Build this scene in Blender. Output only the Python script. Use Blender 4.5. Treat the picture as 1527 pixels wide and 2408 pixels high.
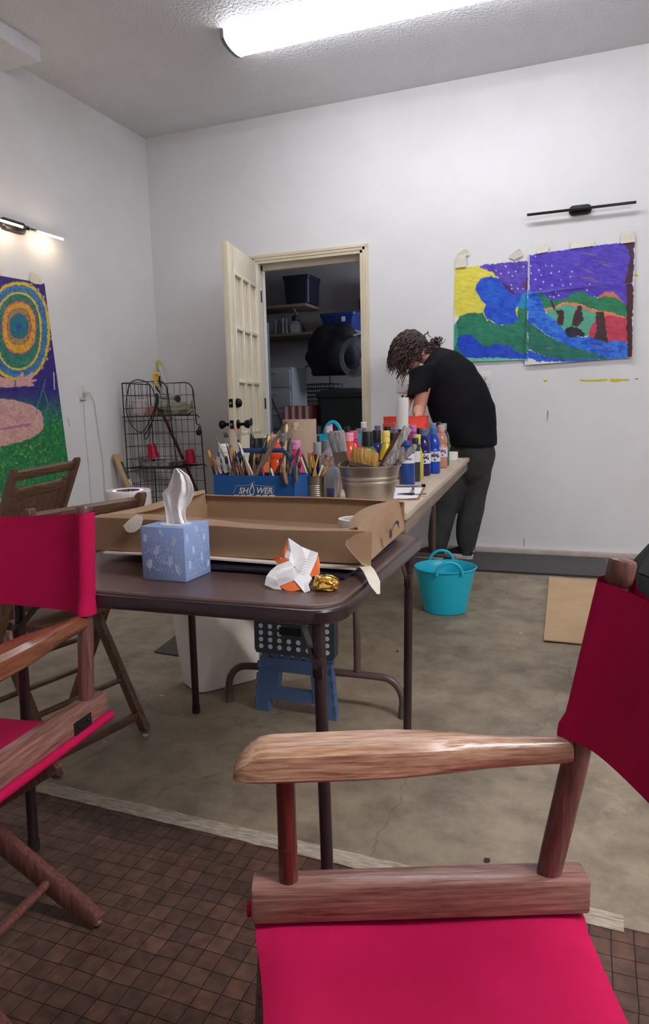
import bpy, bmesh, math, random
import numpy as np
from mathutils import Vector, Matrix, Euler
random.seed(7)
PI = math.pi
V = Vector
scene = bpy.context.scene
for o in list(bpy.data.objects):
    bpy.data.objects.remove(o)
COL = scene.collection

# ------------------------------------------------------------------ camera, world, exposure
CF, CYAW, CPITCH, CROLL, CH = 1661.7, -0.3704, -0.1441, -0.0245, 1.09
fw = V((math.sin(CYAW)*math.cos(CPITCH), math.cos(CYAW)*math.cos(CPITCH), math.sin(CPITCH)))
r0 = V((math.cos(CYAW), -math.sin(CYAW), 0)); u0 = r0.cross(fw)
rr_ = r0*math.cos(CROLL)+u0*math.sin(CROLL); uu_ = -r0*math.sin(CROLL)+u0*math.cos(CROLL)
CAMP = V((0, 0, CH))
cam = bpy.data.cameras.new('camera'); camo = bpy.data.objects.new('camera', cam); COL.objects.link(camo)
cam.sensor_fit = 'VERTICAL'; cam.sensor_height = 36; cam.sensor_width = 36
cam.lens = CF/2408*36; cam.clip_start = 0.02; cam.clip_end = 100
m4 = Matrix.Identity(4)
for i in range(3):
    m4[i][0] = rr_[i]; m4[i][1] = uu_[i]; m4[i][2] = -fw[i]; m4[i][3] = CAMP[i]
camo.matrix_world = m4
scene.camera = camo
scene.view_settings.view_transform = 'Standard'
scene.view_settings.look = 'None'
scene.view_settings.gamma = 1
scene.view_settings.use_curve_mapping = False
scene.view_settings.exposure = 0.38
MAIN_LIGHT, ADDED_FILL, PIC_LIGHT, WORLD = 11.5, 54.0, 34.0, 0.02; STORE_GLOW = 34.0
w = bpy.data.worlds.new('world'); scene.world = w; w.use_nodes = True
w.node_tree.nodes['Background'].inputs[0].default_value = (.6, .7, 1, 1)
w.node_tree.nodes['Background'].inputs[1].default_value = WORLD

def at(x, y, ax, val):
    """point where the sight line of a photo pixel meets the plane axis=val (used to measure the place)"""
    d = fw+rr_*((x-763.5)/CF)-uu_*((y-1204)/CF)
    t = (val-CAMP[ax])/d[ax]
    return CAMP+d*t
def px_of(P):
    d = P-CAMP; z = d.dot(fw)
    return 763.5+CF*d.dot(rr_)/z, 1204-CF*d.dot(uu_)/z

# ------------------------------------------------------------------ materials
def lin(c):
    return tuple(((v/255)/12.92 if v/255 <= .04045 else ((v/255+.055)/1.055)**2.4) for v in c)
MATS = {}
def M(name, col, rough=.5, metal=0., col2=None, scale=6., stretch=(1, 1, 1), mix=(.35, .65), bump=0., bscale=None, detail=4,
      trans=0., emit=None, estr=0., sheen=0., coat=0., spec=.5, alpha=1., ior=1.45, space='Object', sss=0., bdist=.004):
    if name in MATS: return MATS[name]
    m = bpy.data.materials.new(name); m.use_nodes = True; MATS[name] = m
    nt = m.node_tree; N = nt.nodes; L = nt.links; b = N['Principled BSDF']
    I = b.inputs
    I['Base Color'].default_value = (*lin(col), 1); I['Roughness'].default_value = rough; I['Metallic'].default_value = metal
    I['Transmission Weight'].default_value = trans; I['Specular IOR Level'].default_value = spec; I['IOR'].default_value = ior
    I['Alpha'].default_value = alpha
    if sheen: I['Sheen Weight'].default_value = sheen; I['Sheen Roughness'].default_value = .5
    if coat: I['Coat Weight'].default_value = coat; I['Coat Roughness'].default_value = .15
    if emit: I['Emission Color'].default_value = (*lin(emit), 1); I['Emission Strength'].default_value = estr
    if sss: I['Subsurface Weight'].default_value = sss; I['Subsurface Radius'].default_value = (.01, .004, .002)
    if col2 or bump:
        tc = N.new('ShaderNodeTexCoord'); mp = N.new('ShaderNodeMapping'); mp.inputs['Scale'].default_value = stretch
        L.new(tc.outputs[space], mp.inputs[0])
    if col2:
        n = N.new('ShaderNodeTexNoise'); n.inputs['Scale'].default_value = scale; n.inputs['Detail'].default_value = detail
        n.inputs['Roughness'].default_value = .65
        L.new(mp.outputs[0], n.inputs['Vector'])
        cr = N.new('ShaderNodeValToRGB'); cr.color_ramp.elements[0].position = mix[0]; cr.color_ramp.elements[1].position = mix[1]
        cr.color_ramp.elements[0].color = (*lin(col), 1); cr.color_ramp.elements[1].color = (*lin(col2), 1)
        L.new(n.outputs['Fac'], cr.inputs[0]); L.new(cr.outputs[0], I['Base Color'])
    if bump:
        n2 = N.new('ShaderNodeTexNoise'); n2.inputs['Scale'].default_value = bscale or scale; n2.inputs['Detail'].default_value = 3
        L.new(mp.outputs[0], n2.inputs['Vector'])
        bp = N.new('ShaderNodeBump'); bp.inputs['Strength'].default_value = bump; bp.inputs['Distance'].default_value = bdist
        L.new(n2.outputs['Fac'], bp.inputs['Height']); L.new(bp.outputs[0], I['Normal'])
    return m
def wood(name, c1, c2, axis, rough=.38, coat=.0, sc=9):
    st = [14, 14, 14]; st['xyz'.index(axis)] = 1.1
    return M(name, c1, rough, col2=c2, scale=sc, stretch=st, mix=(.32, .68), bump=.25, bscale=sc*1.3, coat=coat, detail=7)

# ------------------------------------------------------------------ mesh builder
class B:
    def __init__(s): s.bm = bmesh.new()
    def merge(s, t, mi=0, mat=None):
        if mat is not None: bmesh.ops.transform(t, matrix=mat, verts=t.verts)
        vm = {}
        for v in t.verts: vm[v] = s.bm.verts.new(v.co)
        for f in t.faces:
            try:
                g = s.bm.faces.new([vm[v] for v in f.verts]); g.material_index = mi if mi is not None else f.material_index
            except ValueError: pass
        t.free(); return s
    def box(s, c, d, rz=0, mi=0, bev=0, rot=None, seg=2):
        t = bmesh.new(); bmesh.ops.create_cube(t, size=1)
        bmesh.ops.scale(t, vec=d, verts=t.verts)
        if bev: bmesh.ops.bevel(t, geom=list(t.edges), offset=min(bev, min(d)*.45), segments=seg, profile=.5, affect='EDGES')
        m = Matrix.Translation(c) @ (rot.to_4x4() if rot is not None else Matrix.Rotation(rz, 4, 'Z'))
        return s.merge(t, mi, m)
    def bar(s, p, q, wd, th, up=(0, 0, 1), mi=0, bev=0):
        p = V(p); q = V(q); d = q-p; y = d.normalized(); z = V(up); x = y.cross(z).normalized(); z = x.cross(y)
        rot = Matrix((x, y, z)).transposed()
        return s.box((p+q)/2, (wd, d.length, th), mi=mi, bev=bev, rot=rot)
    def tube(s, pts, r, n=10, mi=0, closed=False, ry=None, caps=True):
        pts = [V(p) for p in pts]; k = len(pts)
        R = r if isinstance(r, (list, tuple)) else [r]*k
        R2 = ry if isinstance(ry, (list, tuple)) else ([ry]*k if ry else R)
        up = None; rings = []
        for i, p in enumerate(pts):
            if closed: t = pts[(i+1) % k]-pts[i-1]
            else: t = pts[min(i+1, k-1)]-pts[max(i-1, 0)]
            if t.length < 1e-9: t = V((0, 0, 1))
            t.normalize()
            if up is None:
                up = V((0, 0, 1)) if abs(t.z) < .9 else V((1, 0, 0))
            x = t.cross(up)
            if x.length < 1e-6: x = t.cross(V((0, 1, 0)))
            x.normalize(); up = x.cross(t)
            rings.append([s.bm.verts.new(p+x*(R[i]*math.cos(2*PI*j/n))+up*(R2[i]*math.sin(2*PI*j/n))) for j in range(n)])
        for i in range(k if closed else k-1):
            a, b = rings[i], rings[(i+1) % k]
            for j in range(n):
                f = s.bm.faces.new((a[j], a[(j+1) % n], b[(j+1) % n], b[j])); f.material_index = mi
        if caps and not closed:
            f = s.bm.faces.new(rings[0][::-1]); f.material_index = mi
            f = s.bm.faces.new(rings[-1]); f.material_index = mi
        return s
    def cyl(s, p, q, r, r2=None, n=16, mi=0): return s.tube([p, q], [r, r if r2 is None else r2], n=n, mi=mi)
    def rings(s, rs, mi=0, close=True, capa=True, capb=True):
        """skin a list of equal-length point rings"""
        R = [[s.bm.verts.new(V(p)) for p in r] for r in rs]; n = len(R[0])
        for a, b in zip(R, R[1:]):
            for j in range(n if close else n-1):
                f = s.bm.faces.new((a[j], a[(j+1) % n], b[(j+1) % n], b[j])); f.material_index = mi
        if close and capa: s.bm.faces.new(R[0][::-1]).material_index = mi
        if close and capb: s.bm.faces.new(R[-1]).material_index = mi
        return s
    def lathe(s, c, prof, n=28, mi=0, sx=1, sy=1, rot=None):
        c = V(c); R = []
        for r, z in prof:
            ring = []
            for j in range(n):
                p = V((max(r, 1e-5)*math.cos(2*PI*j/n)*sx, max(r, 1e-5)*math.sin(2*PI*j/n)*sy, z))
                if rot is not None: p = rot @ p
                ring.append(c+p)
            R.append(ring)
        return s.rings(R, mi, capa=True, capb=True)
    def prism(s, poly, vec, mi=0):
        vec = V(vec); poly = [V(p) for p in poly]
        a = [s.bm.verts.new(p) for p in poly]; b = [s.bm.verts.new(p+vec) for p in poly]; n = len(a)
        for j in range(n): s.bm.faces.new((a[j], a[(j+1) % n], b[(j+1) % n], b[j])).material_index = mi
        s.bm.faces.new(a[::-1]).material_index = mi; s.bm.faces.new(b).material_index = mi
        return s
    def flat(s, poly, mi=0):
        s.bm.faces.new([s.bm.verts.new(V(p)) for p in poly]).material_index = mi; return s
    def sheet(s, fn, nu, nv, th=.0012, mi=0, mi2=None, closeu=False):
        """parametric sheet with real thickness; mi2 = material of the back"""
        P = [[V(fn(i/nu, j/nv)) for j in range(nv+1)] for i in range(nu+1)]
        Nn = [[None]*(nv+1) for _ in range(nu+1)]
        for i in range(nu+1):
            for j in range(nv+1):
                du = P[min(i+1, nu)][j]-P[max(i-1, 0)][j]; dv = P[i][min(j+1, nv)]-P[i][max(j-1, 0)]
                nn = du.cross(dv); Nn[i][j] = nn.normalized() if nn.length > 1e-12 else V((0, 0, 1))
        A = [[s.bm.verts.new(P[i][j]+Nn[i][j]*th/2) for j in range(nv+1)] for i in range(nu+1)]
        C = [[s.bm.verts.new(P[i][j]-Nn[i][j]*th/2) for j in range(nv+1)] for i in range(nu+1)]
        m2 = mi if mi2 is None else mi2
        for i in range(nu):
            for j in range(nv):
                s.bm.faces.new((A[i][j], A[i+1][j], A[i+1][j+1], A[i][j+1])).material_index = mi
                s.bm.faces.new((C[i][j], C[i][j+1], C[i+1][j+1], C[i+1][j])).material_index = m2
        for i in range(nu):
            s.bm.faces.new((A[i+1][0], A[i][0], C[i][0], C[i+1][0])).material_index = mi
            s.bm.faces.new((A[i][nv], A[i+1][nv], C[i+1][nv], C[i][nv])).material_index = mi
        for j in range(nv):
            s.bm.faces.new((A[0][j], A[0][j+1], C[0][j+1], C[0][j])).material_index = mi
            s.bm.faces.new((A[nu][j+1], A[nu][j], C[nu][j], C[nu][j+1])).material_index = mi
        return s
    def sph(s, c, r, n=16, mi=0, rot=None):
        t = bmesh.new(); bmesh.ops.create_uvsphere(t, u_segments=n, v_segments=max(6, n//2), radius=1)
        rr = r if isinstance(r, (list, tuple)) else (r, r, r)
        bmesh.ops.scale(t, vec=rr, verts=t.verts)
        m = Matrix.Translation(c)
        if rot is not None: m = m @ rot.to_4x4()
        return s.merge(t, mi, m)
    def text(s, txt, size, mat, mi=0, depth=.0004, shear=0., bend=None, bold=0., sx=1.):
        """lettering as thin mesh: text lies in local XY, centred"""
        cu = bpy.data.curves.new('txt', 'FONT'); cu.body = txt; cu.size = size; cu.align_x = 'CENTER'; cu.align_y = 'CENTER'
        cu.extrude = depth; cu.shear = shear; cu.offset = bold; cu.resolution_u = 2
        o = bpy.data.objects.new('txt', cu); COL.objects.link(o)
        bpy.context.view_layer.update()
        me = bpy.data.meshes.new_from_object(o.evaluated_get(bpy.context.evaluated_depsgraph_get()))
        t = bmesh.new(); t.from_mesh(me)
        bpy.data.objects.remove(o); bpy.data.meshes.remove(me); bpy.data.curves.remove(cu)
        for v in t.verts:
            v.co.x *= sx
            if bend:
                a = v.co.x/bend; r = bend+v.co.z
                v.co = V((r*math.sin(a), v.co.y, r*math.cos(a)-bend))
        return s.merge(t, mi, mat)

def world_of(o):
    m = o.matrix_basis.copy()
    while o.parent: o = o.parent; m = o.matrix_basis @ m
    return m
def finish(name, bm, mats, smooth=38):
    me = bpy.data.meshes.new(name)
    bmesh.ops.recalc_face_normals(bm, faces=bm.faces)
    if smooth:
        for f in bm.faces: f.smooth = True
        lim = math.radians(smooth)
        for e in bm.edges:
            if len(e.link_faces) == 2: e.smooth = e.calc_face_angle(0) < lim
            else: e.smooth = True
    bm.to_mesh(me); bm.free()
    for m in (mats if isinstance(mats, (list, tuple)) else [mats]): me.materials.append(m)
    return me
def part(name, b, mats, root, local=False, label=None, smooth=38, kind=None):
    """a child mesh; geometry given in world coordinates unless local"""
    if not local: bmesh.ops.transform(b.bm, matrix=world_of(root).inverted(), verts=b.bm.verts)
    o = bpy.data.objects.new(name, finish(name, b.bm, mats, smooth)); COL.objects.link(o); o.parent = root
    if label: o['label'] = label
    if kind: o['kind'] = kind
    return o
def tag(o, label, cat, group=None, kind=None):
    o['label'] = label; o['category'] = cat
    if group: o['group'] = group
    if kind: o['kind'] = kind
    return o
def root(name, label, cat, loc, rz=0, group=None, rot=None):
    o = bpy.data.objects.new(name, None); COL.objects.link(o); o.location = loc
    o.rotation_euler = rot if rot is not None else (0, 0, rz); o.empty_display_size = .05
    return tag(o, label, cat, group)
def single(name, b, mats, label, cat, group=None, smooth=38, kind=None):
    """a thing that is one mesh; its origin moves to the middle of its base"""
    xs = [v.co for v in b.bm.verts]
    c = V(((min(v.x for v in xs)+max(v.x for v in xs))/2, (min(v.y for v in xs)+max(v.y for v in xs))/2, min(v.z for v in xs)))
    bmesh.ops.translate(b.bm, vec=-c, verts=b.bm.verts)
    o = bpy.data.objects.new(name, finish(name, b.bm, mats, smooth)); COL.objects.link(o); o.location = c
    return tag(o, label, cat, group, kind)
def struct(name, b, mats, parent=None, smooth=38):
    o = bpy.data.objects.new(name, finish(name, b.bm, mats, smooth)); COL.objects.link(o)
    if parent: o.parent = parent
    else: o['kind'] = 'structure'
    return o
def copy_tree(o, parent=None):
    c = o.copy(); COL.objects.link(c)
    if parent: c.parent = parent
    for ch in list(o.children): copy_tree(ch, c)
    return c
def fused(lofts, voxel=.009, smooth=4, fac=.5):
    """join closed shapes of one B into a single continuous skin"""
    me = bpy.data.meshes.new('tmp'); bmesh.ops.recalc_face_normals(lofts.bm, faces=lofts.bm.faces); lofts.bm.to_mesh(me); lofts.bm.free()
    o = bpy.data.objects.new('tmp', me); COL.objects.link(o)
    md = o.modifiers.new('r', 'REMESH'); md.mode = 'VOXEL'; md.voxel_size = voxel
    sm = o.modifiers.new('s', 'SMOOTH'); sm.iterations = smooth; sm.factor = fac
    bpy.context.view_layer.update()
    out = bpy.data.meshes.new_from_object(o.evaluated_get(bpy.context.evaluated_depsgraph_get()))
    b = B(); b.bm.from_mesh(out)
    bpy.data.objects.remove(o); bpy.data.meshes.remove(me); bpy.data.meshes.remove(out)
    return b
def rnd(a, b): return random.uniform(a, b)
def roundrect(cx, cy, w, d, r, z, n=6, rz=0):
    pts = []
    for (sx, sy, a0) in ((1, 1, 0), (-1, 1, 90), (-1, -1, 180), (1, -1, 270)):
        for k in range(n+1):
            a = math.radians(a0+90*k/n)
            pts.append(((w/2-r)*sx+r*math.cos(a), (d/2-r)*sy+r*math.sin(a)))
    c, s_ = math.cos(rz), math.sin(rz)
    return [V((cx+x*c-y*s_, cy+x*s_+y*c, z)) for x, y in pts]
# ------------------------------------------------------------------ the room
XL, XR, YB, YF, H = -3.576, 3.4, 5.312, -3.2, 3.344
wall_paint = M('white_wall_paint', (234, 234, 235), .55, spec=.3, col2=(228, 227, 227), scale=1.4, bump=.06, bscale=60)
ceil_paint = M('textured_ceiling_paint', (233, 234, 238), .5, bump=1.0, bscale=55, bdist=.012, col2=(226, 226, 229), scale=1.5)
cream = M('cream_gloss_paint', (222, 212, 188), .3, col2=(212, 200, 172), scale=3)
def concrete():
    m = M('stained_concrete', (150, 138, 122), .55, bump=.18, bscale=26)
    nt = m.node_tree; N = nt.nodes; L = nt.links; b = N['Principled BSDF']
    tc = N.new('ShaderNodeTexCoord')
    def noise(sc, det, ro=.6, dist=0.):
        n = N.new('ShaderNodeTexNoise'); n.inputs['Scale'].default_value = sc; n.inputs['Detail'].default_value = det
        n.inputs['Roughness'].default_value = ro; n.inputs['Distortion'].default_value = dist
        L.new(tc.outputs['Object'], n.inputs['Vector']); return n
    def ramp(n, p0, c0, p1, c1):
        r = N.new('ShaderNodeValToRGB'); e = r.color_ramp.elements
        e[0].position = p0; e[1].position = p1; e[0].color = (*lin(c0), 1); e[1].color = (*lin(c1), 1)
        L.new(n.outputs[0], r.inputs[0]); return r
    def mixc(f, a, c, mode='MIX'):
        x = N.new('ShaderNodeMix'); x.data_type = 'RGBA'; x.blend_type = mode
        if isinstance(f, float): x.inputs['Factor'].default_value = f
        else: L.new(f.outputs[0], x.inputs['Factor'])
        L.new(a.outputs[2] if a.bl_idname == 'ShaderNodeMix' else a.outputs[0], x.inputs['A'])
        L.new(c.outputs[2] if c.bl_idname == 'ShaderNodeMix' else c.outputs[0], x.inputs['B']); return x
    base = ramp(noise(1.1, 8, .62), .36, (110, 98, 82), .62, (159, 142, 119))
    mott = ramp(noise(7, 9, .7), .38, (97, 87, 75), .6, (170, 154, 130))
    c1 = mixc(.42, base, mott)
    # pale swirls left by scraped paint and dark spots
    sw = N.new('ShaderNodeTexWave'); sw.inputs['Scale'].default_value = 2.4; sw.inputs['Distortion'].default_value = 14; sw.inputs['Detail'].default_value = 5
    sw.inputs['Detail Scale'].default_value = 2.2
    L.new(tc.outputs['Object'], sw.inputs['Vector'])
    swf = ramp(sw, .86, (0, 0, 0), .99, (255, 255, 255))
    msk = ramp(noise(.8, 2), .5, (0, 0, 0), .68, (150, 150, 150))
    f = N.new('ShaderNodeMix'); f.data_type = 'RGBA'; f.blend_type = 'MULTIPLY'; f.inputs['Factor'].default_value = 1
    L.new(swf.outputs[0], f.inputs['A']); L.new(msk.outputs[0], f.inputs['B'])
    pale = N.new('ShaderNodeRGB'); pale.outputs[0].default_value = (*lin((202, 190, 176)), 1)
    x = N.new('ShaderNodeMix'); x.data_type = 'RGBA'; L.new(f.outputs[2], x.inputs['Factor']); L.new(c1.outputs[2], x.inputs['A']); L.new(pale.outputs[0], x.inputs['B'])
    dk = ramp(noise(24, 4, .8), .27, (255, 255, 255), .33, (0, 0, 0))
    dark = N.new('ShaderNodeRGB'); dark.outputs[0].default_value = (*lin((84, 76, 70)), 1)
    y = N.new('ShaderNodeMix'); y.data_type = 'RGBA'; L.new(dk.outputs[0], y.inputs['Factor']); L.new(x.outputs[2], y.inputs['A']); L.new(dark.outputs[0], y.inputs['B'])
    # broad darker patches scattered by noise
    ds = ramp(noise(.9, 5, .6, .6), .52, (0, 0, 0), .62, (150, 150, 150)); dks = N.new('ShaderNodeRGB'); dks.outputs[0].default_value = (*lin((78, 70, 62)), 1)
    y2 = N.new('ShaderNodeMix'); y2.data_type = 'RGBA'; L.new(ds.outputs[0], y2.inputs['Factor']); L.new(y.outputs[2], y2.inputs['A']); L.new(dks.outputs[0], y2.inputs['B']); y = y2
    # hairline cracks
    vo = N.new('ShaderNodeTexVoronoi'); vo.feature = 'DISTANCE_TO_EDGE'; vo.inputs['Scale'].default_value = .75
    nd = noise(3, 4); mv = N.new('ShaderNodeVectorMath'); mv.operation = 'MULTIPLY_ADD'
    L.new(nd.outputs['Color'], mv.inputs[0]); mv.inputs[1].default_value = (.35, .35, .35); L.new(tc.outputs['Object'], mv.inputs[2])
    L.new(mv.outputs[0], vo.inputs['Vector'])
    ck = ramp(vo, .0, (190, 190, 190), .0035, (0, 0, 0))
    zz = N.new('ShaderNodeMix'); zz.data_type = 'RGBA'; L.new(ck.outputs[0], zz.inputs['Factor']); L.new(y.outputs[2], zz.inputs['A']); L.new(dark.outputs[0], zz.inputs['B'])
    L.new(zz.outputs[2], b.inputs['Base Color'])
    return m
b = B(); b.box(((XL+XR)/2, 2.4, -.05), (XR-XL+1.6, 12.4, .1)); struct('floor', b, concrete())
b = B(); b.box(((XL+XR)/2, (YF+YB)/2, H+.06), (XR-XL+.3, YB-YF+.3, .12)); struct('ceiling', b, ceil_paint)
b = B(); b.box((XL-.06, (YF+YB)/2, H/2), (.12, YB-YF+.24, H)); struct('wall_left', b, wall_paint)
b = B(); b.box((XR+.06, (YF+YB)/2, H/2), (.12, YB-YF+.24, H)); struct('wall_right', b, wall_paint)
b = B(); b.box(((XL+XR)/2, YF-.06, H/2), (XR-XL, .12, H)); struct('wall_front', b, wall_paint)
DX0, DX1, DZ = -2.585, -1.722, 2.25
b = B()
b.box(((XL+DX0-.02)/2, YB+.06, H/2), (DX0-.02-XL, .12, H)); b.box(((DX1+.02+XR)/2, YB+.06, H/2), (XR-DX1-.02, .12, H))
b.box(((DX0+DX1)/2, YB+.06, (DZ+.02+H)/2), (DX1-DX0+.04, .12, H-DZ-.02))
struct('wall_back', b, wall_paint)
# concrete kerb along the foot of the back wall, wall board stops above it
b = B(); b.box(((DX1+.11+XR)/2, YB-.008, .02), (XR-DX1-.11, .05, .04), bev=.004); struct('baseboard_back', b, M('painted_kerb', (208, 198, 190), .6, col2=(188, 176, 166), scale=9, bump=.2, bscale=30))
b = B(); b.box((XL+.012, 1.1, .05), (.024, 8.3, .1), bev=.004); struct('baseboard_left', b, wall_paint)
# dropped beam along the top of the left wall
pb = at(93, 107, 2, H); pe = at(93, 147, 1, pb.y)
b = B(); b.box(((XL+pb.x)/2, (pb.y+YF)/2, (H+pe.z)/2), (pb.x-XL, pb.y-YF, H-pe.z)); struct('trim_1', b, ceil_paint)
# door casing
b = B()
def casing(b, p, q, inn):
    # stepped moulding: three strips of decreasing height, widest against the opening
    p = V(p); q = V(q); inn = V(inn)
    for (o, wd, th) in ((.012, .024, .016), (.034, .024, .022), (.05, .012, .027), (.061, .012, .02)):
        b.bar(p-inn*o+V((0, -th/2, 0)), q-inn*o+V((0, -th/2, 0)), wd, th, up=(0, 1, 0), bev=.003)
casing(b, (DX1, YB, 0), (DX1, YB, DZ+.066), (-1, 0, 0)); casing(b, (DX0, YB, 0), (DX0, YB, DZ+.066), (1, 0, 0)); casing(b, (DX0-.066, YB, DZ), (DX1+.066, YB, DZ), (0, 0, -1))
struct('trim_2', b, cream)
b = B()
for x, s in ((DX0, 1), (DX1, -1)): b.box((x-s*.01, YB+.06, DZ/2), (.02, .14, DZ)); b.box((x+s*.006, YB+.075, DZ/2), (.012, .035, DZ))
b.box(((DX0+DX1)/2, YB+.06, DZ+.01), (DX1-DX0+.04, .14, .02)); b.box(((DX0+DX1)/2, YB+.075, DZ-.02), (DX1-DX0, .035, .04))
struct('trim_3', b, M('grey_cream_jamb_paint', (205, 198, 182), .4))
# open door leaf, hinged on the left, nine panes over a solid panel
hinge = V((DX0+.002, YB-.012, 0)); ANG = math.radians(79)
dd = V((math.cos(ANG), -math.sin(ANG), 0)); dn = V((dd.y, -dd.x, 0))  # dn points to the right-hand face
if dn.x < 0: dn = -dn
LW, LT, LZ0, LZ1 = .85, .042, .012, DZ-.006
DR = Matrix((dd, dn, V((0, 0, 1)))).transposed().to_4x4(); DR.translation = hinge
door = bpy.data.objects.new('door_1', None); COL.objects.link(door); door.matrix_basis = DR; door['kind'] = 'structure'; door.empty_display_size = .1
gx0, gx1, gz0, gz1 = .13, LW-.135, .93, 2.06
b = B()
for (x0, x1, z0, z1) in ((0, gx0, LZ0, LZ1), (gx1, LW, LZ0, LZ1), (gx0, gx1, gz1, LZ1), (gx0, gx1, LZ0, gz0)):
    b.box(((x0+x1)/2, 0, (z0+z1)/2), (x1-x0, LT, z1-z0), bev=.002)
b.box(((gx0+gx1)/2, LT/2+.002, .5), (gx1-gx0-.1, .008, .62), bev=.004)
part('door_panel', b, cream, door, local=True)
b = B(); cw = (gx1-gx0)/3; chh = (gz1-gz0)/3
for i in range(4): b.box((gx0+cw*i, 0, (gz0+gz1)/2), (.026, LT+.008, gz1-gz0+.02), bev=.006)
for i in range(4): b.box(((gx0+gx1)/2, 0, gz0+chh*i), (gx1-gx0+.02, LT+.006, .026), bev=.006)
part('muntin_grid', b, cream, door, local=True)
milk = M('white_painted_pane', (206, 197, 174), .25)
for i in range(3):
    for j in range(3):
        b = B(); b.box((gx0+cw*(i+.5), -.004, gz0+chh*(j+.5)), (cw-.02, .005, chh-.02)); part('door_pane', b, milk, door, local=True)
blk = M('black_bronze_metal', (22, 21, 22), .35, metal=.6)
KX = LW-.07
b = B()
for s in (1, -1): b.lathe((KX, s*LT/2, 1.0), [(.033, 0), (.033, .006), (.028, .012), (.012, .016), (.011, .045), (.024, .056), (.031, .07), (.03, .084), (.02, .093), (0, .096)], rot=Matrix.Rotation(-s*PI/2, 3, 'X'))
part('door_knob', b, blk, door, local=True, label='black round door knob')
b = B(); b.lathe((KX, LT/2, 1.15), [(.032, 0), (.033, .012), (.026, .03), (.02, .034), (0, .035)], rot=Matrix.Rotation(-PI/2, 3, 'X'))
part('deadbolt', b, blk, door, local=True)
b = B()
for z in (1.0, 1.15): b.box((LW+.001, 0, z), (.003, .028, .06), mi=0); b.box((LW+.005, 0, z), (.012, .012, .016), mi=1)
part('latch_plate', b, [blk, M('steel', (170, 168, 165), .3, metal=1)], door, local=True)
b = B()
for z in (.25, 1.15, 2.0): b.cyl((-.004, LT/2+.004, z-.045), (-.004, LT/2+.004, z+.045), .006, n=8)
part('hinge', b, blk, door, local=True)

# ------------------------------------------------------------------ storeroom behind the door
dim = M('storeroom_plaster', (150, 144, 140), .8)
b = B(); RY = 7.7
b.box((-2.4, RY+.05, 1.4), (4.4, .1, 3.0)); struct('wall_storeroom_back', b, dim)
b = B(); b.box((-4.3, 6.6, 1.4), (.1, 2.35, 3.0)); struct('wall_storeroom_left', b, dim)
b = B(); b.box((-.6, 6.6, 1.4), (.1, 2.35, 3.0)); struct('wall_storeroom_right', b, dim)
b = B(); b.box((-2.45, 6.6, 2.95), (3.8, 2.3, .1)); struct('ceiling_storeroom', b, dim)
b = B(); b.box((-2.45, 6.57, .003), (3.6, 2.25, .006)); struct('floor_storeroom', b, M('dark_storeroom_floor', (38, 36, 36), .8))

# ------------------------------------------------------------------ ceiling lights
lens = M('lit_diffuser', (255, 255, 255), .4, emit=(247, 249, 255), estr=MAIN_LIGHT)
lens2 = M('added_fill_diffuser', (255, 255, 255), .4, emit=(252, 250, 255), estr=ADDED_FILL)
fixwhite = M('white_fixture_enamel', (225, 228, 235), .35)
def fixture(x0, y, ln, wd, mat, label):
    t = root('ceiling_light', label, 'ceiling light', (x0+ln/2, y, H-.085))
    b = B(); b.box((x0+ln/2, y, H-.011), (ln, wd*.72, .022), bev=.003); part('base_pan', b, fixwhite, t)
    b = B(); sec = []
    prof = [(-wd/2, H-.022)]+[(wd/2*math.cos(a), H-.03-.048*math.sin(a)**.8) for a in [PI-PI*k/12 for k in range(1, 12)]]+[(wd/2, H-.022)]
    b.rings([[V((x, y+p, z)) for p, z in prof] for x in (x0+.02, x0+ln-.02)])
    part('diffuser', b, mat, t, label='glowing white wraparound diffuser')
    for x in (x0, x0+ln-.022):
        b = B(); pr = [(p*1.04, z-.003 if z < H-.024 else H-.002) for p, z in prof]
        b.rings([[V((xx, y+p, z)) for p, z in pr] for xx in (x, x+.022)]); part('end_cap', b, M('grey_end_cap', (120, 122, 130), .5), t)
    return t
fixture(-2.17, 4.19, 2.44, .25, lens, 'long white wraparound fluorescent fixture glowing on the ceiling near the back wall')
fixture(.8, .5, 2.44, .25, lens2, 'added wraparound fill light on the ceiling, out of view')  # fill fixture added out of view to lift the room's brightness
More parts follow.
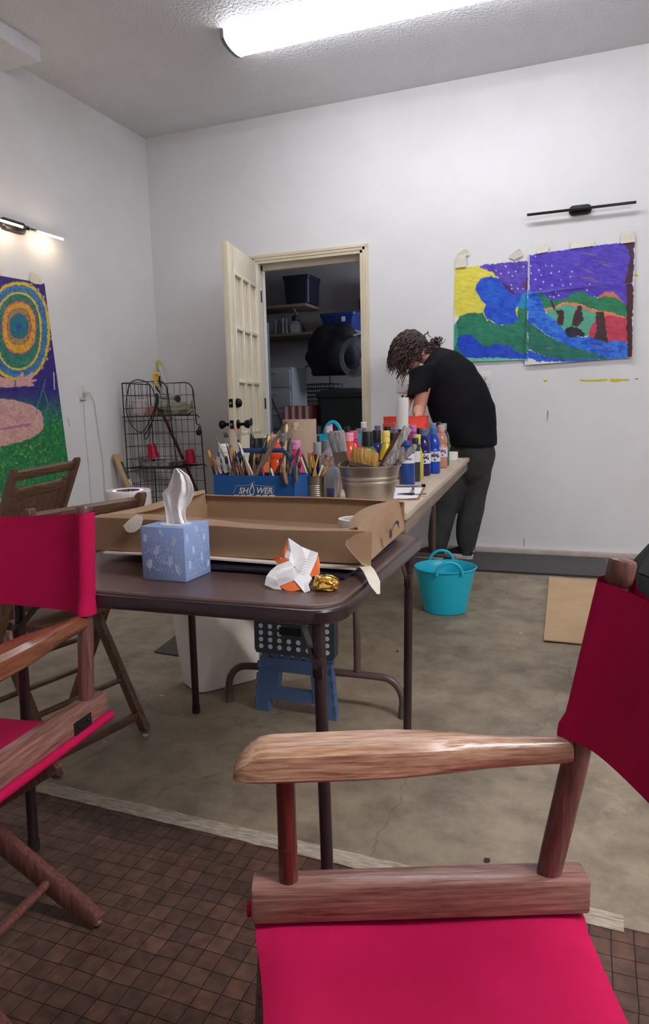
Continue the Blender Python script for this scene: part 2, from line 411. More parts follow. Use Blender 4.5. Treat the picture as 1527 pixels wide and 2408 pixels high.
# ------------------------------------------------------------------ floor coverings
def rug_material():
    m = M('woven_leather', (74, 52, 42), .5)
    nt = m.node_tree; N = nt.nodes; L = nt.links; b = N['Principled BSDF']
    tc = N.new('ShaderNodeTexCoord'); mp = N.new('ShaderNodeMapping'); L.new(tc.outputs['Object'], mp.inputs[0])
    # the squares wander a little
    nz = N.new('ShaderNodeTexNoise'); nz.inputs['Scale'].default_value = 9; L.new(mp.outputs[0], nz.inputs['Vector'])
    ma = N.new('ShaderNodeVectorMath'); ma.operation = 'MULTIPLY_ADD'; L.new(nz.outputs['Color'], ma.inputs[0]); ma.inputs[1].default_value = (.009, .009, 0); L.new(mp.outputs[0], ma.inputs[2])
    br = N.new('ShaderNodeTexBrick'); br.offset = 0; br.squash = 1; br.inputs['Scale'].default_value = 1
    br.inputs['Brick Width'].default_value = .043; br.inputs['Row Height'].default_value = .043; br.inputs['Mortar Size'].default_value = .0011
    br.inputs['Mortar Smooth'].default_value = .6
    br.inputs['Color1'].default_value = (*lin((84, 62, 54)), 1); br.inputs['Color2'].default_value = (*lin((104, 76, 62)), 1); br.inputs['Mortar'].default_value = (*lin((34, 24, 20)), 1)
    L.new(ma.outputs[0], br.inputs['Vector'])
    n2 = N.new('ShaderNodeTexNoise'); n2.inputs['Scale'].default_value = 40; n2.inputs['Detail'].default_value = 5; L.new(mp.outputs[0], n2.inputs['Vector'])
    cr = N.new('ShaderNodeValToRGB'); cr.color_ramp.elements[0].color = (.55, .55, .55, 1); cr.color_ramp.elements[1].color = (1.25, 1.2, 1.15, 1)
    cr.color_ramp.elements[0].position = .3; cr.color_ramp.elements[1].position = .7; L.new(n2.outputs['Fac'], cr.inputs[0])
    mx = N.new('ShaderNodeMix'); mx.data_type = 'RGBA'; mx.blend_type = 'MULTIPLY'; mx.inputs['Factor'].default_value = 1
    L.new(br.outputs['Color'], mx.inputs['A']); L.new(cr.outputs[0], mx.inputs['B']); L.new(mx.outputs[2], b.inputs['Base Color'])
    bp = N.new('ShaderNodeBump'); bp.invert = True; bp.inputs['Distance'].default_value = .004; bp.inputs['Strength'].default_value = .8
    L.new(br.outputs['Fac'], bp.inputs['Height'])
    b2 = N.new('ShaderNodeBump'); b2.inputs['Distance'].default_value = .002; b2.inputs['Strength'].default_value = .35; L.new(n2.outputs['Fac'], b2.inputs['Height']); L.new(bp.outputs[0], b2.inputs['Normal'])
    L.new(b2.outputs[0], b.inputs['Normal'])
    return m
t = root('leather_rug', 'dark brown rug of woven leather squares under the red director chairs', 'rug', (-.8, .3, 0))
b = B(); b.box((-.7, -.35, .003), (4.4, 3.66, .006), rz=math.radians(-1.4), bev=.002); part('woven_field', b, rug_material(), t)
jute = M('jute_binding', (198, 186, 168), .9, col2=(150, 138, 120), scale=60, stretch=(.4, 3, 1), bump=.8, bscale=90)
b = B(); cs, sn = math.cos(math.radians(-2.0)), math.sin(math.radians(-2.0))
for k in range(6):
    y0 = 1.487+k*.0085
    pts = []
    for i in range(60):
        x = -2.6+2.68*i/59
        yy = y0+.0007*math.sin(i*2.3+k)-.0248*(x+1.5)
        pts.append((x, yy, .0075+.0008*math.sin(i*3.1+k*2)))
    b.tube(pts, .0046, n=6, ry=.0035)
part('jute_binding', b, jute, t, label='flat cord binding along the far edge')
kraft = M('tan_cardboard', (196, 166, 128), .75, col2=(186, 154, 116), scale=4, bump=.1, bscale=40)
c4 = [at(1292, 1360, 2, 0), at(1279, 1510, 2, 0)]
b = B()
def cbf(u, v):
    x = c4[0].x+(1.02)*u; y = c4[0].y+(c4[1].y-c4[0].y)*v+.01*u
    lift = .006+.012*max(0, v-.86)*max(0, .3-u)*8
    return (x+(c4[1].x-c4[0].x)*v, y, lift)
b.sheet(cbf, 14, 14, .005); single('cardboard_sheet', b, kraft, 'flat tan cardboard sheet lying on the concrete behind the right director chair', 'cardboard')
def vinyl():
    return M('black_anti_fatigue_mat', (62, 58, 58), .5, col2=(48, 45, 46), scale=7, stretch=(1, 5, 1), bump=.9, bscale=9)
b = B(); b.prism(roundrect(-.66, 4.93, 1.48, .58, .06, .001, rz=.012), (0, 0, .014)); single('floor_mat', b, vinyl(), 'long dark grey floor mat along the foot of the back wall', 'mat')
mc = at(363, 1535, 2, 0); m1 = at(402, 1505, 2, 0)-mc; m2 = at(402, 1541, 2, 0)-mc
m1.normalize(); m2.normalize()
b = B(); b.prism([mc+V((0, 0, .001)), mc+m2*.42+V((0, 0, .001)), mc+m2*.42+m1*.4+V((0, 0, .001)), mc+m1*.4+V((0, 0, .001))], (0, 0, .005)); single('floor_pad', b, M('dark_pad', (70, 64, 60), .8), 'small dark pad peeking out left of the white bin under the card table', 'mat')

# ------------------------------------------------------------------ director chairs
redc = M('red_canvas', (186, 14, 76), .85, col2=(172, 10, 66), scale=5, bump=.25, bscale=700, sheen=.0, spec=.25)
dw_y = wood('mahogany_y', (160, 118, 104), (100, 60, 52), 'y', .28, .25, 11)
dw_z = wood('mahogany_z', (124, 80, 70), (72, 40, 36), 'z', .34, .2, 11)
dw_s = wood('mahogany_pale_y', (212, 172, 142), (136, 90, 64), 'y', .27, .25, 13)
dw_d = wood('mahogany_dark_z', (104, 44, 36), (60, 22, 20), 'z', .3, .3, 11)
iron = M('dark_iron', (44, 40, 40), .5, metal=.7)
def director_chair(label, loc, rz, lean, worn):
    t = root('director_chair', label, 'chair', loc, rz, 'red canvas director chairs')
    W2 = .26; yf, yb = -.173, .173
    P = lambda n, b, m, **k: part(n, b, m, t, local=True, **k)
    for s in (1, -1):
        x = s*W2
        b = B(); b.box((x, 0, .445), (.042, .445, .05), bev=.005); P('side_rail', b, dw_y)
        b = B(); b.cyl((x, yf, .46), (x, yf, .64), .0125, n=20); b.tube([(x, yf, .515), (x, yf, .519)], .0131, n=20); P('arm_post', b, dw_d)
        # back post with turned finial
        yt = lambda z: yb+lean*(z-.47)
        b = B(); prof = [(.46, .0155), (.5, .0165), (.62, .017), (.7, .015), (.852, .0145), (.857, .0135), (.862, .0165), (.885, .0175), (.889, .016), (.891, .012)]
        b.tube([(x, yt(z), z) for z, r in prof], [r for z, r in prof], n=20); P('back_post', b, dw_z)
        # arm: paddle that narrows to a round neck at the back post
        b = B(); rs = []
        ye = yt(.645)-.012
        for (y, wo, wi, z0, z1) in ((-.238, .016, .018, .622, .634), (-.233, .021, .023, .619, .642), (-.222, .026, .027, .6175, .652), (-.206, .030, .029, .617, .6615), (-.19, .032, .03, .617, .6635), (-.1, .034, .03, .617, .6645), (-.03, .033, .029, .618, .665), (.02, .030, .027, .619, .665), (.06, .024, .024, .62, .664), (.09, .0195, .0205, .621, .662), (.13, .018, .018, .622, .66), (ye, .0165, .0165, .624, .6585)):
            zc = (z0+z1)/2; h = (z1-z0)/2; rg = []
            rnd_ = min(1, max(0, (y+.02)/.12)) if y > -.02 else 0
            for k in range(16):
                a = 2*PI*k/16+PI/16; ca, sa = math.cos(a), math.sin(a)
                q = min(1/abs(ca), 1/abs(sa), 1.78/(abs(ca)+abs(sa))); q = q*(1-rnd_)+rnd_
                px, pz = ca*q, sa*q
                rg.append(V((x+s*px*(wo if px > 0 else wi), y, zc+pz*h)))
            if s < 0: rg = rg[::-1]
            rs.append(rg)
        b.rings(rs); P('armrest', b, dw_s if worn else wood('mahogany_arm_y', (138, 84, 56), (88, 46, 30), 'y', .3, .3, 11), label='worn wooden armrest' if worn else None, smooth=32)
        # hinge plate under the back of the rail
        b = B(); b.box((x+s*.0215, .125, .432), (.003, .06, .034), bev=.001)
        for yy in (.108, .142): b.sph((x+s*.0235, yy, .437), .004, 8)
        b.bar((x+s*.022, .10, .415), (x+s*.012, .16, .405), .006, .014)
        P('hinge_plate', b, iron)
    # crossed legs in two planes
    for y in (-.215, .068):
        for s in (1, -1):
            o = .012*s
            b = B(); p = V((-s*(W2-.002), y+o, .388)); q = V((s*(W2+.055), y+o, .012)); d = (q-p).normalized(); sd = V((d.z, 0, -d.x))
            rs = []
            for f, hw in ((0, .02), (.04, .026), (.5, .027), (.93, .025), (1, .02)):
                c = p.lerp(q, f); th = .0115
                rs.append([c+sd*hw*k1+V((0, th*k2, 0)) for k1, k2 in ((1, .7), (.8, 1), (-.8, 1), (-1, .7), (-1, -.7), (-.8, -1), (.8, -1), (1, -.7))])
            b.rings(rs); b.sph(q+V((-.004*s, 0, -.001)), (.013, .011, .009), 10); P('leg', b, dw_z)
    for s in (1, -1):
        p = V((-s*(W2-.002), 0, .388)); q = V((s*(W2+.055), 0, .012)); c = p.lerp(q, .80)
        b = B(); b.cyl(c+V((0, -.215, 0)), c+V((0, .068, 0)), .0105, n=14); P('stretcher', b, dw_z)
    # seat sling, wrapped under the rails
    b = B()
    def seat(u, v):
        y = -.229+.446*v; a = (u-.5)*2
        x = a*(W2+.026)
        y += .034*(1-abs(a)**2.5)*(1-v)
        z = .432-.030*(1-abs(a)**2.2)+.002*math.sin(v*9+u*5)
        if abs(a) > .9: z -= (abs(a)-.9)*.13
        z -= .012*(max(0, abs(2*v-1)-.8)/.2)**2*(.2 if abs(a) > .85 else 1)
        return (x, y, z-.012)
    b.sheet(seat, 44, 26, .003)
    for s in (1, -1): b.cyl((s*(W2+.022), -.232, .412), (s*(W2+.022), .226, .412), .010, n=12)
    P('seat', b, redc)
    # back: one loop of canvas sleeved over both posts
    b = B(); rs = []
    for k in range(15):
        v = k/14; ring = []
        z0 = .657+(.208 if worn else .221)*v
        n = 40
        for j in range(2*n):
            a = math.sin(PI*(j/n-.5)) if j < n else math.sin(PI*(.5-(j-n)/n))
            side = -1 if j < n else 1
            e = 1-abs(a)
            x = a*(W2+.024); dx = abs(x)-W2
            if dx > 0: hh = math.sqrt(max(0, .024**2-dx*dx))
            else: hh = .0035+.0205*math.exp((dx)/.02)
            sag = .020*(1-a*a)
            zz = z0-(.018*(1-a*a) if k > 10 else 0)*(k-10)/4+(.006*(1-a*a))*(1-v)
            flare = 1+.0*math.exp(-((v-.03)/.05)**2)
            ring.append(V((x*(1+.006*math.exp(-((v-.05)/.06)**2)), yb+lean*(z0-.47)+side*hh*(1+.35*math.exp(-((v-.04)/.06)**2))+sag-.003, zz)))
        rs.append(ring)
    b.rings(rs, capa=False, capb=False)
    P('back_canvas', b, redc, smooth=60)
    return t
def place_chair(post_f, post_b, d, lean, label, worn, z):
    th = math.asin(d[0]); 
    if d[1] > 0: th = PI-th
    mid = (V(post_f)+V(post_b))/2
    return th, mid
# right chair: its right arm is in view; left chair: its left arm
dR = V((-.928, -.372)).normalized(); thR = math.atan2(dR.x, -dR.y)
midR = V((-.2045, .841)); cR = Matrix.Rotation(thR, 2) @ V((-.26, 0))
director_chair('red director chair nearest the viewer at right, with a pale worn armrest', (midR.x-cR.x, midR.y-cR.y, .006), thR, .20, True)
dL = V((.09, -1)).normalized(); thL = math.atan2(dL.x, -dL.y)
yl = V((-1.03, 1.183)); midL = yl+dL*.173; cL = Matrix.Rotation(thL, 2) @ V((.26, 0))
director_chair('red director chair at the left edge with its back against the card table', (midL.x-cL.x, midL.y-cL.y, .006), thL, .10, False)

# ------------------------------------------------------------------ card table
TC = V((-.892, 1.635)); TRZ = math.radians(1.7); TZ = .71
vin = M('brown_vinyl', (92, 70, 66), .36, col2=(80, 60, 57), scale=5, bump=.08, bscale=120)
rim = M('brown_enamel', (52, 33, 35), .3, col2=(38, 23, 26), scale=14, coat=.2)
t = root('card_table', 'square brown folding card table with rounded corners and round metal legs', 'table', (TC.x, TC.y, 0), TRZ)
b = B(); rs = []
for (ins, z) in ((.012, .7005), (.012, .706), (.014, .7085), (.018, .7098), (.026, .71)): rs.append(roundrect(0, 0, .85-2*ins, .84-2*ins, .07-ins*.6, z, 8))
b.rings(rs); part('tabletop', b, vin, t, local=True, label='matte brown vinyl top')
b = B(); rs = []
for (ins, z) in ((.012, .676), (.004, .674), (.0, .677), (0, .699), (.003, .703), (.010, .7045), (.016, .704)): rs.append(roundrect(0, 0, .85-2*ins, .84-2*ins, .07-ins*.6, z, 8))
b.rings(rs); part('metal_rim', b, rim, t, local=True, label='dark glossy metal rim')
def W2T(p): return Matrix.Rotation(-TRZ, 3, 'Z') @ (V(p)-V((TC.x, TC.y, 0)))
legs = [((-.509, 1.262, .676), (-.483, 1.215, .006)), ((-.512, 2.0, .676), (-.52, 1.99, 0)), ((-1.275, 2.01, .676), (-1.349, 2.122, 0)), ((-1.285, 1.27, .676), (-1.30, 1.262, .006))]
for i, (p, q) in enumerate(legs):
    p = W2T(p); q = W2T(q)
    b = B(); d = (q-p); b.tube([p, p+d*.965], .0128, n=16); L_ = part('leg', b, rim, t, local=True)
    b = B(); b.tube([p+d*.955, p+d*.998, q], [.0145, .0145, .013], n=16); o = part('foot_cap', b, M('black_rubber', (28, 26, 27), .6), L_, local=True)
    inx = V((-math.copysign(1, p.x)*.11, 0, 0)) if i in (0, 3) else V((0, -math.copysign(1, p.y)*.12, 0))
    if i == 0: inx = V((-.055, .03, 0))
    b = B(); j = p+d*.14
    for k in (-.006, .006): b.bar(j+V((0, k-.012, 0)), p+inx+V((0, k-.012, .02)), .004, .013, up=(0, 1, 0))
    b.box(j+V((0, -.008, 0)), (.022, .018, .04), bev=.004)
    part('brace', b, rim, t, local=True)

# ------------------------------------------------------------------ long work table
ZT = .76
ED = V((-.087, .9962, 0)); SD = V((.9962, .087, 0)); NR = V((-.556, 2.15, 0))   # along, across, near right corner
LRZ = math.atan2(.087, .9962)
ply = M('pale_plywood', (196, 180, 160), .5, col2=(180, 162, 140), scale=4, stretch=(2, .6, 1), bump=.1, bscale=30)
edgew = M('greyed_wood_edge', (150, 132, 116), .6, col2=(116, 100, 88), scale=12, stretch=(3, .4, 4), bump=.3, bscale=20)
t = root('work_table', 'long pale plywood work table crowded with paint bottles and brushes', 'table', (NR+ED*1.22-SD*.38), LRZ)
b = B(); b.box((0, 0, ZT-.012), (.76, 2.44, .024), bev=.003); part('tabletop', b, ply, t, local=True)
b = B()
for x in (-.355, .355): b.box((x, 0, ZT-.05), (.03, 2.36, .052), bev=.003)
for y in (-1.17, 1.17): b.box((0, y, ZT-.05), (.68, .03, .052), bev=.003)
part('apron', b, edgew, t, local=True, label='worn grey-brown wooden apron')
lg = M('brown_table_steel', (104, 86, 82), .4, metal=.2, col2=(88, 70, 66), scale=8)
for s in (-1, 1):
    yy = s*1.055
    b = B()
    for x in (-.17, .17):
        b.tube([(x, yy, ZT-.03), (x, yy, .16)], .0135, n=14)
    xs = .333; pts = [(-xs, yy, .012), (-xs, yy, .06)]+[(-xs+.075*(1-math.cos(a)), yy, .06+.085*math.sin(a)) for a in [PI/2*k/6 for k in range(1, 7)]]
    pts = pts+[(-.17, yy, .148), (0, yy, .15), (.17, yy, .148)]+[(-p[0], p[1], p[2]) for p in pts[::-1]]
    b.tube(pts, .0135, n=14)
    L_ = part('leg_frame', b, lg, t, local=True)
    for x in (-xs, xs): b = B(); b.tube([(x, yy, 0), (x, yy, .038)], [.017, .0158], n=14); part('rubber_foot', b, M('brown_rubber_foot', (92, 80, 76), .7), L_, local=True)
    b = B(); b.tube([(.17, yy, .5), (.15, yy-s*.1, .56), (.12, yy-s*.22, .70)], .007, n=8); b.tube([(-.17, yy, .5), (-.12, yy-s*.22, .70)], .007, n=8)
    b.bar((-.17, yy, .52), (.17, yy, .52), .02, .02)
    part('leg_brace', b, lg, t, local=True)

# ------------------------------------------------------------------ folding wooden chairs
def folding_chair(label, loc, rz, tilt=0., RF=-.02, ZS=1.):
    c1, c2 = ((126, 94, 74), (80, 55, 43))
    wx = wood('walnut_x', c1, c2, 'x', .5, 0, 9); wz = wood('walnut_z', c1, c2, 'z', .5, 0, 9); wy = wood('walnut_y', c1, c2, 'y', .5, 0, 9)
    t = root('folding_chair', label, 'chair', loc, group='brown wooden folding chairs', rot=(0, tilt, rz)); t.scale = (1, 1, ZS)
    P = lambda n, b, m, **k: part(n, b, m, t, local=True, **k)
    HW = .212
    lp = lambda z: -.44*(1-z/.82)          # y of the long legs at height z
    for s in (1, -1):
        b = B(); x = s*HW; rs = []
        for z, hw in ((0, .015), (.02, .018), (.4, .021), (.7, .021), (.79, .02), (.812, .016), (.822, .008)):
            y = lp(z); rs.append([V((x+dx, y+dy, z)) for dx, dy in ((-.012, -hw), (.012, -hw), (.014, -hw+.004), (.014, hw-.004), (.012, hw), (-.012, hw), (-.014, hw-.004), (-.014, -hw+.004))])
        b.rings(rs); P('long_leg', b, wz)
        b = B(); x = s*(HW-.032); p = V((x, -.255, .43)); q = V((x, RF, 0)); b.bar(p, q, .024, .036, up=(0, 1, 0), bev=.004); P('short_leg', b, wz)
    b = B(); b.box((0, lp(.785)-.004, .785), (2*HW-.02, .02, .045), bev=.004, rot=Matrix.Rotation(-.49, 3, 'X')); P('top_rail', b, wx)
    # slatted back panel with its own stiles
    def onback(x, z, off=0): return V((x, lp(z)-.004-off, z))
    b = B()
    for s in (1, -1): b.bar(onback(s*.17, .47), onback(s*.17, .735), .034, .018, up=(0, 1, 0), bev=.003)
    b.bar(onback(-.17, .70), onback(.17, .70), .018, .045, up=(0, .47, 1), bev=.003); b.bar(onback(-.17, .5), onback(.17, .5), .018, .04, up=(0, .47, 1), bev=.003)
    f = P('back_frame', b, wx)
    for k in range(6):
        x = -.125+.05*k
        b = B(); b.bar(onback(x, .515), onback(x, .685), .047, .009, up=(0, 1, 0), bev=.002); P('back_slat', b, wz)
    for k in range(7):
        b = B(); b.box((0, -.40+.055*k, .432+.004*k), (.34, .048, .014), bev=.003); P('seat_slat', b, wx)
    b = B()
    for s in (1, -1): b.bar((s*.15, -.43, .418), (s*.15, -.04, .446), .03, .02, bev=.003)
    P('seat_frame', b, wy)
    for (y, z, hw) in ((lp(.16), .16, HW), (RF-(.255+RF)*.17/.43, .17, HW-.03), (RF-(.255+RF)*.05/.43, .05, HW-.03), (lp(.3), .3, HW)):
        b = B(); b.cyl((-hw, y, z), (hw, y, z), .0095, n=10) if z > .06 else b.box((0, y, z), (2*hw, .014, .03), bev=.003)
        P('stretcher', b, wx)
    return t
folding_chair('brown wooden folding chair standing behind the left director chair, beside the card table', (-1.455, 1.755, 0), -PI/2-.19, ZS=1.012)
folding_chair('brown wooden folding chair by the left painting, slatted back in full view', (-2.50, 2.77, 0), -PI/2+.0, .05, ZS=1.055)

# ------------------------------------------------------------------ things on the floor
turq = M('turquoise_plastic', (34, 194, 218), .35, sss=.0, trans=.0, col2=(28, 184, 210), scale=2)
t = root('tub_bucket', 'turquoise flexible plastic bucket with two loop handles on the concrete', 'bucket', (-.745, 3.69, 0))
b = B(); pr = []
for k in range(9):
    f = k/8; pr.append((.113+.047*f, .004+.23*f))
pr = [(0, .0)]+[(.108, 0)]+pr+[(.166, .235), (.168, .241), (.164, .245), (.158, .24)]+[(.110+.045*(1-k/8), .01+.225*(1-k/8)) for k in range(1, 9)]+[(0, .012)]
b.lathe((-.745, 3.69, 0), pr, 40); part('bucket_body', b, turq, t)
for a in (1.9, 1.9+PI):
    b = B(); ca, sa = math.cos(a), math.sin(a); tx, ty = -sa, ca
    pts = [V((-.745+.162*ca+tx*.066*math.cos(f), 3.69+.162*sa+ty*.066*math.cos(f), .23+.066*math.sin(f))) for f in [PI*k/14 for k in range(15)]]
    b.tube(pts, .0085, n=10); part('handle', b, turq, t)
# white bin
t = root('waste_bin', 'dirty white plastic bin standing under the work table', 'bin', (-1.42, 2.43, 0), math.atan2(.81, .58))
wb = M('dirty_white_plastic', (244, 241, 234), .4, col2=(216, 206, 188), scale=3.5, stretch=(1.5, 1.5, .5), mix=(.42, .75))
b = B(); rs = []
for (g, z) in ((.90, 0), (.97, .004), (1.0, .02), (1.32, .52), (1.40, .525), (1.40, .55), (1.30, .55), (1.0, .05), (.9, .03)):
    rs.append(roundrect(0, 0, .285*g, .19*g, .045*g, z, 6))
b.rings(rs); part('bin_body', b, wb, t, local=True)
# folding step stool, folded flat and stood on its feet
sb = M('steel_blue_plastic', (84, 112, 152), .45, col2=(76, 102, 140), scale=5); sg = M('slate_plastic', (58, 70, 82), .5); dot = M('grey_dot', (226, 232, 234), .6)
S0 = V((-.990, 2.225, 0)); 
t = root('step_stool', 'blue folding step stool with a dotted grey top standing folded under the work table', 'stool', S0)
SP = lambda x, y, z: V((S0.x+x, S0.y+y+.03*z+x*-.0, z))
b = B()
def poly(b, pts, y0, th, mi=0): b.prism([SP(x, y0, z) for x, z in pts], (0, th, 0), mi)
for s in (1, -1):
    poly(b, [(s*.158, 0), (s*.105, 0), (s*.108, .05), (s*.075, .055), (s*.066, .105), (s*.06, .165), (s*.085, .165), (s*.143, .165)], -.016, .032)
poly(b, [(-.10, .05), (.10, .05), (.10, .092), (-.10, .092)], -.012, .024); poly(b, [(-.143, .155), (.143, .155), (.138, .205), (-.138, .205)], -.012, .024)
part('leg_panel', b, sb, t)
b = B(); poly(b, [(-.148, .222), (.148, .222), (.155, .235), (.155, .42), (-.155, .42), (-.155, .235)], -.02, .04)
for i in range(8):
    for j in range(7):
        x = -.128+.0366*i; z = .248+.025*j
        if 3 <= i <= 5 and j in (2, 3): continue
        c = SP(x, -.0212, z); b.prism([c+V((0.0088*math.cos(k*PI/6), 0, .0088*math.sin(k*PI/6))) for k in range(12)], (0, .002, 0), 1)
tp = part('top_panel', b, [sg, dot], t, label='slate grey top with pale grip dots')
b = B(); poly(b, [(-.055, .296), (.03, .296), (.03, .325), (-.055, .325)], -.0215, .002); part('carry_slot', b, M('slot_black', (18, 20, 24), .7), tp)
b = B()
for k in range(7): b.cyl(SP(-.128+.042*k, -.006, .214), SP(-.104+.042*k, -.006, .214), .011, n=10)
for s in (1, -1):
    for k in range(4):
        z = .03+.045*k; xx = s*(.158-z*.09); b.cyl(SP(xx, -.012, z), SP(xx-.0015*s, -.012, z+.022), .0075, n=8)
part('hinge_knuckle', b, sb, t)
# ------------------------------------------------------------------ on the card table
card = M('brown_cardboard', (160, 130, 100), .8, col2=(150, 120, 92), scale=5, stretch=(1, 1, 2), bump=.12, bscale=60)
cardin = M('cardboard_cut_edge', (206, 184, 156), .8)
maskt = M('masking_tape', (226, 220, 204), .7, col2=(214, 206, 190), scale=20, bump=.15, bscale=80)
t = root('cardboard_tray', 'large shallow opened cardboard box with a dark arc mark lying on the card table', 'box', (-.86, 1.77, .737))
ZB = .737
nr, fr, nl, fl = V((-.487, 1.512, ZB)), V((-.522, 1.985, ZB)), V((-1.235, 1.50, ZB)), V((-1.225, 2.06, ZB))
b = B(); b.prism([nl, nr, fr, fl], (0, 0, .004)); part('bottom_panel', b, card, t)
def wallfn(p, q, tops, flap, inn, rise, wob):
    """wall p->q; v 0..0.6 climbs the wall, 0.6..1 is the flap folded inwards"""
    inn = V(inn)
    def f(u, v):
        a = p.lerp(q, u); zt = tops(u)
        if v <= .6:
            k = v/.6; return a+V((0, 0, (zt-ZB)*k))+inn*(-.012*k*wob(u))
        k = (v-.6)/.4; fl_ = flap(u)
        return a+V((0, 0, zt-ZB+rise(u)*k-.006*k*k))+inn*(-.012*wob(u)+fl_*k)
    return f
bump1 = lambda u: math.exp(-((u-.43)/.05)**2)
b = B(); b.sheet(wallfn(nl, nr, lambda u: .823-.012*u-.004*bump1(u)+.004*math.sin(u*7), lambda u: .046-.006*math.sin(u*9)-.012*bump1(u)-.02*max(0, u-.8), (0, 1, 0), lambda u: .008+.006*bump1(u)+.004*math.sin(u*6), lambda u: .6+.8*math.sin(u*3.3)), 60, 15, .0035); part('front_wall', b, card, t, smooth=50)
b = B(); b.sheet(wallfn(nr, fr, lambda u: .822+.006*u, lambda u: .052*math.sin(PI*min(1, u*.9+.08))**.6, (-1, 0, 0), lambda u: -.004+.010*math.sin(PI*u), lambda u: -1.7+.3*u), 30, 15, .0035)
part('right_wall', b, card, t, smooth=50)
b = B(); b.sheet(wallfn(fr, fl, lambda u: .817+.003*math.sin(u*5), lambda u: .012, (0, -1, 0), lambda u: .005, lambda u: .4), 30, 15, .0035); part('back_wall', b, card, t, smooth=50)
b = B(); b.sheet(wallfn(fl, nl, lambda u: .832-.012*u+.003*math.sin(u*8), lambda u: .03*math.sin(PI*u)**.5, (1, 0, 0), lambda u: -.004, lambda u: .5), 30, 15, .0035); part('left_wall', b, card, t, smooth=50)
# torn corner flap folded round the front corner
def tri(pts, y, th=.0035): return [at(px, py, 1, yy) for (px, py, yy) in pts]
b = B(); pts = tri([(876, 1249, 1.482), (838, 1256, 1.462), (818, 1270, 1.452), (815, 1280, 1.45), (826, 1296, 1.462), (852, 1324, 1.488), (873, 1333, 1.512)], 0)
b.prism(pts, (.001, -.0036, 0)); b.tube([p+V((0, -.0018, 0)) for p in pts[2:]], .0021, n=6, mi=1); part('torn_corner_flap', b, [card, cardin], t)
# printed arc with arrow head on the right wall
ink = M('dark_print', (58, 48, 42), .7)
smile = [(915, 1266), (913, 1262), (915, 1245), (917, 1240), (918.5, 1250), (922, 1238), (926, 1230), (930, 1225), (934, 1223), (936.5, 1228), (936.8, 1245), (935, 1238), (931, 1231.5), (927, 1233), (922, 1241), (919.5, 1252), (920.5, 1256), (917, 1267)]
n_ = V((0, 0, 1)).cross(fr-nr).normalized()
if n_.x < 0: n_ = -n_
def onright(px, py):
    d = (at(px, py, 1, 5)-CAMP); q = nr+V((.0215, 0, 0)); k = (q-CAMP).dot(n_)/d.dot(n_); return CAMP+d*k
b = B(); b.prism([onright(x, y)+n_*.0025 for x, y in smile], n_*.0004); part('printed_arc', b, ink, t, label='dark curved arrow mark printed on the end of the box')
# sheets under the box
b = B(); b.sheet(lambda u, v: (-1.2+.695*u, 1.482+.12*v, .7305+.0022*math.sin(u*5)+.002*(1-v)), 20, 6, .004); single('backing_board', b, M('cream_board', (226, 214, 198), .6), 'cream board whose edge shows between the cardboard box and the card table', 'board')
b = B(); b.sheet(lambda u, v: (-1.02+.5*u, 1.452+.45*v, .7155+.004*math.sin(u*PI)*(1-v)), 14, 5, .006); single('dark_folder', b, M('blue_black_vinyl', (34, 38, 52), .3), 'blue-black folder under the cardboard box beside the crumpled wrapper', 'folder')
# tape bits on the box
def strip(name, pts, mat, label, cat='tape', th=(0, -.0006, 0), group=None):
    b = B(); b.prism([at(*p) for p in pts], th); bmesh.ops.triangulate(b.bm, faces=[f for f in b.bm.faces if len(f.verts) > 4]); return single(name, b, mat, label, cat, group)
strip('tape_piece', [(290, 1236, 1, 1.476), (304, 1222, 1, 1.476), (322, 1209.5, 1, 1.482), (334, 1214, 1, 1.484), (337, 1222, 1, 1.48), (331, 1241, 1, 1.476), (318, 1251, 1, 1.476), (306, 1253, 1, 1.476), (297, 1249, 1, 1.476)], maskt, 'torn white tape on the front edge of the cardboard box, left of the tissue box')
e0 = at(872, 1340, 2, .712)
b = B()
def hang(u, v):
    P = [at(852, 1329, 1, 1.505), at(863, 1341, 1, 1.47), at(873, 1360, 1, 1.44), at(881, 1380, 1, 1.425), at(890, 1397, 1, 1.42)]
    k = v*4; i = min(3, int(k)); p = P[i].lerp(P[i+1], k-i); wd = .0135*(1-.75*max(0, v-.62)/.38)
    return p+V((.75, .6, 0)).normalized()*(u-.35)*wd*2
b.sheet(hang, 4, 16, .0006); single('tape_strip', b, maskt, 'loose white tape strip hanging over the right edge of the card table', 'tape')
# roll of masking tape standing in the box
cr_ = at(838, 1217, 2, .80)
t = root('tape_roll', 'roll of masking tape lying inside the cardboard box', 'tape', (cr_.x, cr_.y, .7415))
b = B(); cc = (cr_.x, cr_.y, .742); b.lathe(cc, [(.0485, 0), (.049, .002), (.049, .054), (.0485, .056), (.0385, .056), (.038, .054), (.038, .002), (.0385, 0), (.0485, 0)], 40); part('tape_wind', b, maskt, t)
b = B(); b.lathe(cc, [(.0375, .001), (.0375, .055), (.0365, .055), (.0365, .001), (.0375, .001)], 40)
mg = M('violet_print', (122, 40, 92), .6)
for k in range(11):
    a = 2*PI*k/11
    for (z0, z1) in ((.008, .026), (.03, .048)):
        a0 = a+(.25 if z0 > .02 else 0)
        b.prism([V((cc[0]+.0362*math.cos(x), cc[1]+.0362*math.sin(x), cc[2]+z)) for x, z in ((a0, z0), (a0+.3, z0+.004), (a0+.34, z1), (a0+.04, z1-.004))], V((-.0003*math.cos(a0), -.0003*math.sin(a0), 0)), 1)
part('printed_core', b, [M('lilac_core', (206, 196, 206), .6), mg], t)
